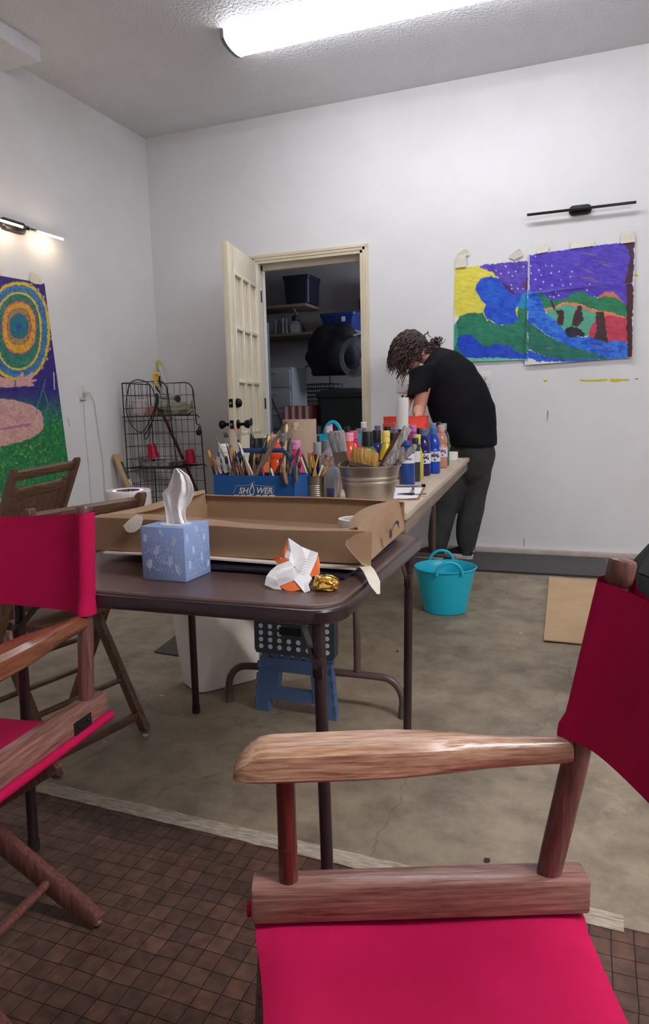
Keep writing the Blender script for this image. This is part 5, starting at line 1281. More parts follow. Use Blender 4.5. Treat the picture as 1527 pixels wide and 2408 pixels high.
    for (x, y) in [(600, 525), (470, 522), (400, 552), (520, 595), (490, 568), (545, 560), (510, 660), (560, 685), (515, 688), (600, 688), (435, 575), (690, 452), (768, 518), (812, 520), (716, 552), (732, 588), (806, 574), (864, 562), (960, 562), (692, 620), (748, 640), (812, 664), (892, 664), (948, 600), (950, 655), (842, 712), (862, 738), (800, 745), (826, 750), (728, 692), (660, 574), (655, 520), (880, 625), (1070, 700), (1090, 655)]:
        out[(np.abs(X-x)/(6+3*rs_.rand())+np.abs(Y-y)/(5+2*rs_.rand())) < 1] = LC((226, 214, 200))
    for (x, y, l, s) in [(1000, 515, 40, .3), (1100, 435, 70, .1), (1160, 490, 110, .15), (1210, 515, 60, .3), (1050, 610, 120, .12), (1120, 630, 80, .1), (1080, 560, 50, .4), (1180, 1125, 90, .2), (790, 1125, 30, .1)]:
        d = np.abs((Y-y)-(X-x)*s)/7+np.abs(X-x)/l; m = (d < 1) & (st > .42); out[m] = out[m]*.45+LC((150, 116, 70))*.55
    fold = np.abs(Y-(733-(X-640)*.118)) < 3.5; fold &= (X > 640) & (X < 1240); out[fold] *= .25
    for (x0, x1, y0, y1, w_) in ((75, 100, 500, 1240, .0),): pass
    e = (X > 634) & (X < 648); out[e & (Y < 700)] = out[e & (Y < 700)]*.3+LC((220, 216, 214))*.7
    return out
t = root('landscape_painting', 'bright landscape painting with blue waterfall on taped paper sheets on the back wall', 'painting', (-.4, YB, 1.4))
painted_sheet('paper_sheet', 'back', .006, [(1070, 628), (1241, 612), (1241, 847), (1068.5, 852)], 130, 130, paint_right, t, lambda u, v: .006*v*v+.003*math.sin(u*5)*v+.004*max(0, v-.9)*10*u)
painted_sheet('paper_sheet', 'back', .012, [(1242.5, 600), (1494, 566), (1487, 841), (1235, 859)], 190, 150, paint_right, t, lambda u, v: .010*v+.012*math.exp(-((v-.36)/.02)**2)*(1-u)*.5+.010*max(0, u-.92)*12*v)
strip('tape_piece', [(1071, 630, 1, YB-.018), (1076, 598, 1, YB-.02), (1089, 588, 1, YB-.026), (1096, 585, 1, YB-.012), (1103, 590, 1, YB-.01), (1104, 600, 1, YB-.01), (1094, 602, 1, YB-.012), (1097, 627, 1, YB-.018)], maskt, 'curled masking tape at the top left corner of the landscape painting')
strip('tape_piece', [(1196, 604, 1, YB-.012), (1212, 590, 1, YB-.022), (1224, 584, 1, YB-.018), (1226, 596, 1, YB-.01), (1232, 600, 1, YB-.012), (1210, 611, 1, YB-.016)], maskt, 'bow-shaped masking tape above the left sheet of the landscape painting')
strip('tape_piece', [(1262, 590, 1, YB-.014), (1266, 580, 1, YB-.008), (1286, 575, 1, YB-.008), (1291, 577, 1, YB-.012), (1280, 581, 1, YB-.008), (1290, 591, 1, YB-.02), (1264, 597, 1, YB-.02)], maskt, 'ragged masking tape just right of the seam of the landscape painting')
strip('tape_piece', [(1341, 574, 1, YB-.008), (1342, 571, 1, YB-.008), (1396, 566, 1, YB-.008), (1398, 578, 1, YB-.02), (1342, 585, 1, YB-.02)], maskt, 'long pale tape over the middle of the right sheet of the landscape painting')
strip('tape_piece', [(1461, 549, 1, YB-.006), (1493, 542, 1, YB-.006), (1496, 560, 1, YB-.008), (1494, 569, 1, YB-.02), (1460, 573, 1, YB-.02)], maskt, 'masking tape at the top right corner of the landscape painting')
# unlit picture light
bm_ = M('matt_black_metal', (16, 16, 18), .4, metal=.3)
pc = at(1365, 493, 1, YB-.02)
t = root('picture_light', 'slim black unlit picture light bar above the landscape painting', 'picture light', (pc.x, YB, pc.z))
b = B(); rs = []
for (g, y) in ((1, 0), (1, -.022), (.92, -.028), (.75, -.03)): rs.append([V((p.x, YB+y, p.y)) for p in roundrect(pc.x, pc.z, .145*g, .062*g, .03*g, 0, 6)])
b.rings(rs); bb = part('wall_box', b, bm_, t)
q0, q1 = at(1240, 509.5, 1, YB-.06), at(1497, 483, 1, YB-.06)
b = B(); b.bar((q0.x, YB-.06, pc.z-.004), (q1.x, YB-.06, pc.z-.004), .016, .016, bev=.002); part('light_bar', b, bm_, t)
b = B(); b.cyl((pc.x, YB-.025, pc.z), (pc.x, YB-.056, pc.z-.002), .010, n=12); b.bar((pc.x-.05, YB-.045, pc.z-.008), (pc.x+.05, YB-.045, pc.z-.008), .012, .012); part('pivot', b, bm_, t)
b = B(); hx_ = pc.x+.0; b.tube([(hx_-.008, YB-.031, pc.z-.002), (hx_-.008, YB-.031, pc.z+.012), (hx_, YB-.031, pc.z+.016), (hx_+.006, YB-.031, pc.z+.012)], .0012, n=5); part('power_mark', b, M('grey_mark', (110, 110, 112), .5), bb)
# outlets and switch
wp_ = M('white_device_plastic', (228, 226, 222), .3); dk_ = M('slot_dark', (30, 28, 28), .6)
def wallplate(name, cx, cz, wall, lab, cat, gang=1, switch=False):
    m = Matrix.Translation((cx, YB, cz)) if wall == 'back' else Matrix.Translation((XL, cx, cz)) @ Matrix.Rotation(PI/2, 4, 'Z')
    t = bpy.data.objects.new(name, None); COL.objects.link(t); t.matrix_basis = m; t.empty_display_size = .03; tag(t, lab, cat)
    b = B(); b.box((0, -.003, 0), (.072*gang+.004, .006, .116), bev=.0025); P = part('cover_plate', b, wp_, t, local=True)
    if switch:
        for s in (-1, 1):
            b = B(); b.box((s*.023, -.0065, 0), (.011, .002, .025)); b.box((s*.023, -.012, .004), (.008, .014, .011), bev=.002, rot=Matrix.Rotation(.5, 3, 'X')); part('toggle', b, wp_, P, local=True)
    else:
        for s in (-1, 1):
            b = B(); rs = []
            for (g, y) in ((1, -.006), (1, -.0085), (.93, -.009)): rs.append([V((p.x, y, p.y)) for p in roundrect(0, s*.0195, .034*g, .029*g, .012*g, 0, 5)])
            b.rings(rs)
            for sx in (-.0065, .0065): b.box((sx, -.0092, s*.0195+.004), (.0022, .0008, .008 if sx > 0 else .0095), mi=1)
            b.cyl((0, -.0088, s*.0195-.0075), (0, -.0096, s*.0195-.0075), .0026, n=10, mi=1)
            part('receptacle', b, [wp_, dk_], P, local=True)
    b = B(); 
    for z in ((-.03, .03) if switch else (0,)): b.cyl((0, -.006, z), (0, -.0072, z), .003, n=10)
    part('screw', b, steel, P, local=True)
    return t
wallplate('power_outlet', -.779, 1.273, 'back', 'white double power outlet on the back wall right of the bending person', 'outlet')
wallplate('light_switch', -1.376, 1.261, 'back', 'white light switch plate between the door and the bending person', 'light switch', 1.75, True)
# flecks of spilt paint on the wall
yl_ = M('yellow_paint_fleck', (206, 196, 30), .5); tl_ = M('teal_paint_fleck', (30, 90, 110), .5)
def fleck(pts, m, lab):
    b = B(); b.prism([at(x, y, 1, YB-.0008) for x, y in pts], (0, .0012, 0)); single('paint_mark', b, m, lab, 'paint mark')
fleck([(1362, 892), (1390, 893), (1428, 891), (1430, 895), (1405, 897.5), (1368, 897)], yl_, 'long yellow paint smear on the back wall below the landscape painting')
fleck([(1435, 891), (1480, 891.5), (1481, 895), (1462, 896), (1450, 899), (1437, 898)], yl_, 'shorter yellow paint smear right of the long one on the back wall')
fleck([(1278, 894), (1289, 893.5), (1287, 897), (1280, 899)], yl_, 'small yellow paint spot left of the long smear on the back wall')
fleck([(1492, 890.5), (1503, 890), (1499, 893)], tl_, 'tiny teal paint spot right of the yellow smears on the back wall')
fleck([(1488, 643), (1502, 646), (1501, 650), (1490, 650)], yl_, 'yellow paint dab beside the right edge of the landscape painting')
fleck([(1288, 965), (1290.5, 966), (1289, 985), (1286.5, 995), (1287, 975)], M('olive_drip', (150, 146, 110), .5), 'thin olive drip mark on the back wall under the landscape painting')
fleck([(1232, 1268), (1234, 1267), (1233.5, 1284), (1231.5, 1285)], M('olive_drip', (150, 146, 110), .5), 'short olive drip low on the back wall above the floor mat')
# ------------------------------------------------------------------ left wall: painting, lit picture light, outlet and cords
def paint_left(px, py):
    X = px*3.3458; Y = (py-480)*3.344
    wx = (fbm(X, Y, 16, 15)-.5)*14; wy = (fbm(X, Y, 16, 19)-.5)*14; x, y = X+wx, Y+wy
    st = fbm(X, Y, 9, 41); st2 = fbm(X, Y, 26, 51); fine = fbm(X, Y, 5, 61)
    f = lambda amt=1.8: np.clip((.5*st+.5*st2-.5)*amt*1.6+.5, 0, 1)[:, None]
    mixc = lambda a, c, k: LC(a)*(1-k)+LC(c)*k
    out = mixc((42, 34, 110), (62, 52, 140), f())
    lo = np.clip((y-1480)/260, 0, 1)[:, None]; out = out*(1-lo)+mixc((24, 110, 66), (44, 142, 84), f(2.4))*lo
    # mandala: rings that flatten a little and wobble
    def ring(cx, cy, rx, ry, p=2.3): return (np.abs((x-cx)/rx)**p+np.abs((y-cy)/ry)**p)
    def fill(m, a, c, amt=1.8): k = mixc(a, c, f(amt)); out[m] = k[m]
    m0 = ring(138, 1000, 248, 388) < 1; fill(m0, (226, 182, 44), (240, 204, 74))
    m1 = ring(138, 1000, 228, 364) < 1; fill(m1, (52, 110, 170), (86, 150, 190)); d = m1 & (fine > .63); out[d] = LC((34, 66, 104))
    m2 = ring(138, 1000, 184, 306) < 1; fill(m2, (232, 184, 52), (238, 206, 82))
    m3 = ring(138, 1000, 170, 292) < 1; fill(m3, (36, 112, 96), (70, 146, 122)); d = m3 & (fine > .66); out[d] = LC((30, 78, 70))
    m4 = ring(143, 972, 136, 206) < 1; fill(m4, (214, 60, 116), (232, 110, 150))
    m5 = ring(143, 972, 127, 196) < 1; fill(m5, (224, 168, 36), (240, 190, 60)); d = m5 & (fine > .68); out[d] = LC((110, 70, 30))
    m6 = ring(143, 962, 98, 146) < 1; fill(m6, (196, 50, 96), (214, 80, 120))
    m7 = ring(143, 962, 91, 139) < 1; fill(m7, (150, 138, 84), (176, 160, 110)); d = m7 & (fine > .66); out[d] = LC((84, 76, 56))
    m7b = ring(143, 960, 76, 102) < 1; fill(m7b, (190, 60, 100), (170, 90, 110))
    m8 = ring(143, 960, 72, 97) < 1; fill(m8, (34, 104, 128), (48, 130, 146))
    m9 = ring(143, 965, 24, 30) < 1; fill(m9, (26, 86, 160), (36, 100, 176))
    # arm and hand across the lower rim, thigh below
    arm = inpoly(x, y, [(-700, 1290), (-80, 1330), (20, 1365), (110, 1380), (150, 1350), (170, 1318), (182, 1325), (176, 1362), (205, 1355), (245, 1318), (254, 1330), (222, 1368), (262, 1330), (274, 1340), (240, 1378), (280, 1376), (284, 1390), (240, 1402), (262, 1420), (258, 1434), (200, 1432), (110, 1440), (0, 1442), (-80, 1440), (-700, 1430)])
    fill(arm, (204, 148, 146), (226, 180, 170)); d = arm & (np.abs(x-112) < 6); out[d] = LC((80, 120, 140))
    leg = inpoly(x, y, [(-900, 1500), (-200, 1510), (20, 1530), (150, 1548), (260, 1590), (320, 1640), (342, 1720), (325, 1780), (250, 1835), (150, 1870), (0, 1905), (-200, 1930), (-900, 1960)])
    fill(leg, (196, 142, 142), (226, 184, 170)); 
    d = leg & (np.abs((y-1760)-(x-50)*-.15) < 10) & (x < 230); out[d] = LC((176, 120, 140))
    # grass blades and drifting plants
    bl = (fbm(X*1.0+Y*.18, Y*.2, 5, 71) > .70) & (y > 1640+100*np.sin(X/90)) & ~leg
    out[bl] = out[bl]*.4+LC((150, 190, 60))*.6
    bl = (fbm(X-Y*.3, Y*.25, 6, 81) > .745) & (y > 1880); out[bl] = LC((190, 190, 80))
    bl = (np.abs(x-(352+16*np.sin(Y/40))) < 5) & (y > 1380) & (y < 1760); out[bl] = LC((70, 140, 120))
    bl = (np.abs(x-(300+.00*Y+22*np.sin(Y/55))) < 4) & (y > 1460) & (y < 1650); out[bl] = LC((70, 150, 130))
    for k in range(10):
        a = -1.15+.215*k; cx, cy = 138+262*math.cos(a), 1000+402*math.sin(a)
        m = ((x-cx)/13)**2+((y-cy)/16)**2 < 1; out[m] = LC((120, 108, 110)); m = ((x-cx)/7)**2+((y-cy)/9)**2 < 1; out[m] = LC((190, 176, 150))
    fl_ = np.abs(y-1448+.04*(x-400)) < 3; out[fl_] *= .6
    return out
zb0 = at(0, 1172, 0, XL); zt1 = at(103, 667, 0, XL); zb1 = at(151, 1096, 0, XL)
cTL = px_of(V((XL, 3.08, 1.965))); cBR = (160, 1118)
_a, _b = at(0, 1171, 0, XL), at(160, 1118, 0, XL); _k = (3.06-_a.y)/(_b.y-_a.y); cBL = px_of(_a.lerp(_b, _k))
t = root('figure_painting', 'painting of ringed halo over a seated pink figure on grass, taped to the left wall', 'painting', (XL, 3.55, 1.35))
painted_sheet('paper_sheet', 'left', .006, [cTL, (103, 667), cBR, cBL], 200, 250, paint_left, t, lambda u, v: .008*v+.004*math.sin(u*6)*v+.006*max(0, u-.95)*20*v)
strip('tape_piece', [(70, 661, 0, XL+.006), (68, 652, 0, XL+.004), (72, 638, 0, XL+.012), (93, 648, 0, XL+.004), (94, 656, 0, XL+.004), (100, 669, 0, XL+.012), (82, 668, 0, XL+.01)], maskt, 'curled masking tape on the top right corner of the figure painting', th=(.0006, 0, 0))
strip('tape_piece', [(0, 633, 0, XL+.004), (6, 634, 0, XL+.004), (5, 647, 0, XL+.01), (0, 648, 0, XL+.01)], maskt, 'sliver of masking tape above the figure painting at the left edge', th=(.0006, 0, 0))
strip('tape_piece', [(125, 875, 0, XL+.012), (136, 878, 0, XL+.004), (136, 918, 0, XL+.004), (127, 916, 0, XL+.012)], maskt, 'strip of white tape beside the right edge of the figure painting', th=(.0006, 0, 0))
graym = M('gunmetal', (74, 72, 70), .35, metal=.7); lit = M('warm_lit_tube', (255, 250, 240), .3, emit=(255, 226, 190), estr=PIC_LIGHT)
lz = at(33, 531, 0, XL+.02); q0 = at(147, 562, 0, XL+.085); q1 = at(0, 520, 0, XL+.085)
t = root('picture_light', 'lit picture light with two glowing tubes above the figure painting', 'picture light', (XL, lz.y, lz.z))
b = B(); rs = []
for (g, x) in ((1, 0), (1, .022), (.9, .03)): rs.append([V((XL+x, p.x, p.y)) for p in roundrect(lz.y, lz.z, .20*g, .07*g, .02*g, 0, 5)])
b.rings(rs); part('wall_box', b, graym, t)
zl_ = q0.z; yA = q0.y; yj = at(88, 545, 0, XL+.085).y; yk = at(52, 535, 0, XL+.085).y; yE = yk-(yA-yj)-.12
XT = XL+.085
b = B(); b.bar((XT-.006, yE, zl_+.004), (XT-.006, yA+.006, zl_+.004), .012, .012, bev=.002); b.cyl((XL+.025, lz.y+.03, zl_), (XT-.004, (yj+yk)/2, zl_+.004), .010, n=12); b.sph((XT-.004, (yj+yk)/2-.02, zl_+.002), (.014, .03, .014), 12); part('arm', b, graym, t)
for (y0, y1) in ((yj, yA), (yE, yk)):
    b = B(); b.tube([(XT+.003, y0, zl_-.002), (XT+.003, y1, zl_-.002)], .0068, n=14); part('light_tube', b, lit, t, label='glowing tube')
OY, OZ = 4.309, 1.267
wallplate('power_outlet', OY, OZ+.01, 'left', 'white power outlet with a plug and cord on the left wall', 'outlet')
cordm = M('white_cord', (214, 210, 206), .5)
t = root('mains_lead', 'white cord plugged into the left wall outlet and looping toward the floor', 'cord', (XL, OY, .6))
b = B(); b.box((XL+.022, OY+.005, OZ-.012), (.03, .022, .022), bev=.004); b.cyl((XL+.03, OY+.01, OZ-.012), (XL+.034, OY+.05, OZ-.012), .005, n=8); part('plug', b, cordm, t)
b = B(); pth = [(206, 929), (214, 930), (222, 945), (228, 985), (236, 1040), (242, 1080), (246, 1130), (248, 1180)]
P_ = [at(x, y, 0, XL+.012) for x, y in pth]; P_[0].x = XL+.034
b.tube(P_+[V((XL+.02, P_[-1].y+.02, .02))], .0028, n=7); part('cable', b, cordm, t)
b = B(); P_ = [at(x, y, 0, XL+.004) for x, y in ((196, 940), (199, 985), (203, 1040), (209, 1100), (214, 1170))]
b.tube(P_+[V((XL+.004, P_[-1].y+.01, .1))], .0028, n=7); single('wall_cable', b, cordm, 'thin white cable running straight down the left wall below the outlet', 'cable')
b = B(); b.box((XL+.008, OY-.005, OZ-.065), (.012, .055, .008), bev=.002); single('cable_clip', b, M('grey_clip', (150, 148, 146), .5), 'small grey clip just under the left wall outlet', 'clip')
b = B(); b.prism([at(x, y, 0, XL+.0008) for x, y in ((159, 984), (160, 984), (164.5, 1004), (163.5, 1004))], (.0006, 0, 0)); single('scuff_mark', b, M('scuff_grey', (140, 136, 134), .6), 'short grey scuff on the left wall between the figure painting and the outlet', 'paint mark')

# ------------------------------------------------------------------ wire rack in the corner
wire = M('brown_black_wire', (52, 46, 44), .45, metal=.4)
YN, YR, XBk, XF = 4.69, 5.06, -3.50, -3.085
ztop = 1.335
rk = root('wire_rack', 'brown wire grid shelf rack standing in the corner beside the open door', 'rack', ((XBk+XF)/2, (YN+YR)/2, 0))
def side_panel(y, step, lab):
    xs_ = XF+.055
    b = B()
    arc = [V((XF-.075+.075*math.sin(a), y, ztop-.085+.085*math.cos(a))) for a in [PI/2*k/6 for k in range(7)]]
    fr_ = [V((XBk, y, 0.0)), V((XBk, y, ztop))]+arc
    if step: fr_ += [V((XF+.012, y, 1.06)), V((XF+.014, y, 1.0)), V((XF+.045, y, .985)), V((xs_, y, .95)), V((xs_+.03, y, 0))]
    else: fr_ += [V((XF+.02, y, 1.0)), V((xs_, y, .6)), V((xs_+.02, y, 0))]
    b.tube(fr_, .0048, n=8)
    def fx(z):
        if z > ztop-.085: return XF-.075+.075*math.sqrt(max(0, 1-((z-ztop+.085)/.085)**2))
        return XF+.02 if z > .98 else xs_+.01
    for k in range(1, 8):
        x = XBk+(XF+.05-XBk)*k/8
        zt_ = ztop if x < XF-.075 else (ztop-.085+.085*math.sqrt(max(0, 1-((x-XF+.075)/.075)**2)) if x < XF else .97)
        b.tube([(x, y, 0.02), (x, y, zt_)], .0019, n=5)
    for k in range(1, 14):
        z = ztop-.1*k
        if z > .02: b.tube([(XBk, y, z), (fx(z), y, z)], .0022, n=5)
    return part('side_panel', b, wire, rk)
side_panel(YN, False, ''); side_panel(YR, True, '')
b = B()
b.tube([(XBk, YN, ztop-.004), (XBk, YR, ztop-.004)], .0045, n=8)
for k in range(1, 7): y = YN+(YR-YN)*k/7; b.tube([(XBk, y, .02), (XBk, y, ztop-.004)], .0019, n=5)
for k in range(1, 14):
    z = ztop-.1*k
    if z > .02: b.tube([(XBk, YN, z), (XBk, YR, z)], .0022, n=5)
part('back_panel', b, wire, rk)
def wshelf(z, xf):
    b = B()
    for y in (YN-.012, YR+.012): b.tube([(XBk-.01, y, z), (xf+.02, y, z), (xf+.035, y, z-.02)], .0042, n=7)
    for x in (XBk+.01, (XBk+xf)/2, xf): b.tube([(x, YN-.012, z), (x, YR+.012, z)], .0036, n=7)
    for k in range(1, 12): y = YN+(YR-YN)*k/12; b.tube([(XBk, y, z+.003), (xf, y, z+.003)], .0018, n=5)
    for (x, y) in ((xf-.03, YR), (xf-.03, YN), (XBk+.04, YR), (XBk+.04, YN)): b.tube([(x-.015, y, z), (x-.012, y, z+.05), (x, y, z+.065), (x+.012, y, z+.05), (x+.015, y, z)], .0016, n=5)
    part('wire_shelf', b, wire, rk)
ZS1, ZS2 = 1.07, .665
wshelf(ZS1, XF); wshelf(ZS2, XF+.05); wshelf(.25, XF+.06)
def onr(px, py, y): return at(px, py, 1, y)
ZA, ZB_ = ZS1+.006, ZS2+.006
# upper shelf contents
c = onr(330, 975, 4.78)
t = root('white_pail', 'small white lidded pail on the upper shelf of the wire rack', 'pail', (c.x, 4.79, ZA))
wpm = M('white_pail_plastic', (216, 206, 208), .45)
b = B(); b.lathe((c.x, 4.79, ZA), [(0, 0), (.048, 0), (.05, .004), (.06, .10), (0, .1)], 26); part('pail_body', b, wpm, t)
b = B(); b.lathe((c.x, 4.79, ZA), [(0, .099), (.064, .099), (.066, .103), (.066, .122), (.062, .127), (0, .127)], 26)
for k in range(8): a = -PI/2-.7+.2*k; b.box((c.x+.0655*math.cos(a), 4.79+.0655*math.sin(a), ZA+.112), (.004, .004, .006), rz=a, mi=1)
part('lid', b, [wpm, M('lid_mark', (90, 84, 90), .6)], t)
def lump(c, r, seed, amp=.25, sub=4):
    tb_ = bmesh.new(); bmesh.ops.create_icosphere(tb_, subdivisions=sub, radius=1); o = V((seed*3.1, seed*1.7, seed))
    for v in tb_.verts:
        n1 = mn.noise(v.co*1.8+o)*amp+mn.noise(v.co*5+o)*amp*.4; q = v.co*(1+n1); v.co = V((q.x*r[0], q.y*r[1], max(q.z, -.75)*r[2]))
    b = B(); b.merge(tb_, 0, Matrix.Translation(c)); return b
sage = M('sage_striped_cloth', (168, 164, 146), .9, col2=(120, 124, 104), scale=14, stretch=(1, 3, 1)); greyp = M('pale_grey_plastic', (158, 156, 152), .4)
b = lump((onr(405, 962, 4.9).x, 4.9, ZA+.044), (.16, .12, .06), 2, .45); single('work_gloves', b, sage, 'heap of sage green cloth gloves on the upper shelf of the wire rack', 'gloves', smooth=60)
c = onr(352, 968, 4.74); b = lump((c.x+.01, 4.755, ZA+.03), (.045, .03, .04), 5, .35); single('pink_rag', b, M('dusty_pink_cloth', (186, 130, 126), .9), 'dusty pink rag beside the white pail on the wire rack', 'rag', smooth=60)
c0, c1 = onr(378, 926, 4.98), onr(415, 940, 4.98)
t = root('vacuum_nozzle', 'grey vacuum hose attachment lying on top of the gloves on the rack', 'nozzle', c0)
b = B(); b.tube([c0+V((-.02, 0, -.02)), c0.lerp(c1, .5), c1], [.018, .026, .036], n=16); part('nozzle_tube', b, greyp, t)
b = B(); b.tube([c1+V((-.004, 0, 0)), c1+V((.012, 0, -.004))], [.038, .038], n=16); part('cuff', b, M('dark_grey_rubber', (66, 66, 68), .6), t)
c = onr(434, 958, 4.96); b = lump((c.x, 4.96, c.z), (.02, .018, .032), 7, .12); single('orange_cap', b, M('orange_plastic', (232, 160, 62), .5), 'small orange plastic piece on the gloves at the right of the wire rack', 'cap')
c = onr(445, 965, 5.02); b = B(); b.sheet(lambda u, v: (c.x-.05+.11*u, 5.0+.02*math.sin(u*4), ZA+.004+.10*v*(.4+.6*u)-.02*math.sin(u*5)), 8, 8, .003); single('cloth_scrap', b, M('beige_cloth', (176, 162, 144), .9), 'beige scrap of cloth at the right end of the upper rack shelf', 'cloth', smooth=60)
b = lump((onr(318, 970, 4.72).x, 4.735, ZA+.028), (.03, .025, .035), 9, .2); single('plastic_pouch', b, M('pouch_clear', (206, 196, 192), .3, col2=(214, 120, 100), scale=20, mix=(.5, .7)), 'small crinkled pouch with a red print left of the white pail on the rack', 'pouch')
# yellow spring clamp and black cord on the top rail
c = onr(369, 893, 4.69)
ym = M('yellow_plastic', (236, 184, 36), .4); bkp = M('black_plastic', (26, 28, 36), .45)
t = root('spring_clamp', 'yellow and black spring clamp gripping the top rail of the wire rack', 'clamp', c)
b = B(); b.tube([c+V((.004, -.006, -.06)), c+V((-.006, -.012, 0)), c+V((-.012, -.012, .03)), c+V((.006, -.012, .046)), c+V((.032, -.012, .04)), c+V((.036, -.012, .026))], [.008, .013, .016, .016, .013, .007], n=10); part('jaw', b, ym, t)
b = B(); b.tube([c+V((.03, -.008, .035)), c+V((.03, -.01, -.01)), c+V((.038, -.01, -.055))], [.007, .008, .006], n=8); b.tube([c+V((-.008, -.01, -.03)), c+V((.012, -.012, -.08)), c+V((.03, -.012, -.10))], [.006, .009, .006], n=8); part('handle', b, bkp, t)
cb = M('black_rubber_cord', (40, 40, 44), .55)
def crv_pts(L): return [onr(x, y, yy) for x, y, yy in L]
b = B()
def smoothpath(P, n=6):
    out = []
    for i in range(len(P)-1):
        p0, p1, p2, p3 = P[max(i-1, 0)], P[i], P[i+1], P[min(i+2, len(P)-1)]
        for k in range(n):
            t_ = k/n; out.append(.5*((2*p1)+(p2-p0)*t_+(2*p0-5*p1+4*p2-p3)*t_*t_+(3*p1-p0-3*p2+p3)*t_**3))
    return out+[P[-1]]
b.tube(smoothpath(crv_pts([(366, 935, 4.675), (352, 904, 4.672), (325, 893, 4.672), (306, 903, 4.672), (298, 935, 4.672), (297, 965, 4.672), (306, 995, 4.672), (322, 1013, 4.672), (336, 1015, 4.672), (346, 1002, 4.672), (358, 975, 4.672), (366, 955, 4.672)])), .0042, n=7)
b.tube(smoothpath(crv_pts([(368, 950, 4.668), (360, 985, 4.665), (348, 1010, 4.665), (340, 1025, 4.665), (340, 1031, 4.665), (346, 1030, 4.664), (354, 1005, 4.662), (364, 975, 4.662), (372, 945, 4.664)])), .0045, n=7)
b.tube(crv_pts([(369, 925, 4.668), (370, 945, 4.666), (366, 960, 4.664)]), [.010, .016, .010], n=9)
single('black_cord', b, cb, 'coiled black rubber cord hanging from the clamp on the wire rack', 'cord')
c = onr(468, 1017, 5.05); b = B(); b.sph((c.x, 5.045, c.z), (.024, .02, .026), 14); b.tube([(c.x, 5.05, c.z+.02), (c.x-.004, 5.055, c.z+.045)], .006, n=8); single('rubber_knob', b, M('green_black_rubber', (34, 50, 48), .5), 'dark round rubber knob hooked on the right side of the wire rack', 'knob')
# lower shelf contents
redp = M('red_cup_plastic', (196, 22, 62), .35)
def cup(px, py, y, tilt, lab):
    c = onr(px, py, y)
    t = root('party_cup', lab, 'cup', (c.x, y, c.z), group='red plastic cups on the rack', rot=(0, tilt, .3))
    b = B(); b.lathe((0, 0, 0), [(.047, 0), (.049, .002), (.049, .006), (.046, .008), (.0445, .04), (.041, .042), (.034, .112), (.030, .116), (0, .114), (0, .111), (.030, .110), (.044, .01), (.0455, .002), (.047, 0)], 26); part('cup_wall', b, redp, t, local=True)
    b = B(); b.tube([(.0475*math.cos(a), .0475*math.sin(a), .004) for a in [2*PI*k/26 for k in range(26)]], .002, n=6, closed=True); part('rim', b, redp, t, local=True)
    return t
b = B(); pc_ = onr(380, 1088, 4.85); foil = M('aluminium_foil', (196, 194, 192), .22, metal=1, bump=.5, bscale=60)
rs = []
for g, z in ((.86, 0), (.88, .002), (1, .036), (1.06, .037), (1.06, .040), (.97, .040), (.85, .004)): rs.append([p for p in roundrect(pc_.x, 4.86, .33*g, .22*g, .04*g, ZB_+z, 5)])
for r_ in rs[2:6]:
    for k, p in enumerate(r_): p.z += .003*math.sin(k*1.9)
b.rings(rs); b.sheet(lambda u, v: (pc_.x-.16+.16*u, 4.77+.16*v, ZB_+.045+.012*math.sin(u*9+v*7)*math.sin(v*6)), 12, 12, .001); single('foil_tray', b, foil, 'crinkled aluminium foil tray on the lower shelf of the wire rack', 'tray', smooth=25)
cup(362, 1077, 4.80, -.14, 'red plastic cup upside down and tilted on the foil tray')
cup(449, 1090, 5.0, -.05, 'red plastic cup upside down at the right end of the lower rack shelf')
# poles leaning in the corner
def pole(name, pts, r, m, lab, cap=None, part_name=None, cat='pole'):
    P = [at(*p) for p in pts]; t = root(name, lab, cat, P[-1])
    b = B(); b.tube(P, r, n=12); part('shaft', b, m, t)
    if cap: u = (P[1]-P[0]).normalized(); b = B(); b.tube([P[0]-u*.012, P[0]+u*.03], r*1.35, n=12); part('end_cap', b, cap, t)
    return t
pp = at(372, 850, 1, 5.27); pq = at(440, 1075, 1, 5.215); dirp = (pq-pp).normalized(); pe_ = pp+dirp*((.02-pp.z)/dirp.z)
t = root('white_pole', 'long white pole with a yellow end cap leaning in the corner behind the rack', 'pole', pe_)
b = B(); b.tube([pp, pe_], .0125, n=12); part('shaft', b, M('white_enamel', (214, 210, 206), .35), t)
b = B(); b.tube([pp-dirp*.004, pp+dirp*.04], .0165, n=12); part('end_cap', b, M('lime_yellow', (206, 196, 40), .5), t)
pp = at(384, 975, 1, 5.2); pq = at(466, 1160, 1, 5.12); dirp = (pq-pp).normalized(); pe_ = pp+dirp*((.02-pp.z)/dirp.z); pp = pp-dirp*.1
b = B(); b.tube([pp, pe_], .013, n=12); single('wooden_pole', b, M('maroon_varnish', (96, 30, 34), .35), 'dark maroon broom pole leaning behind the wire rack', 'pole')
b = B(); b.cyl((-3.45, 5.24, .005), (-3.45, 5.24, 1.07), .022, n=14)
pw = at(362, 1000, 1, 5.28); b.bm.clear(); b.cyl((pw.x, 5.285, .005), (pw.x, 5.285, 1.12), .024, n=14); single('cardboard_mailing_tube', b, M('cream_tube', (214, 204, 188), .6), 'cream tube standing against the back wall behind the wire rack', 'tube')
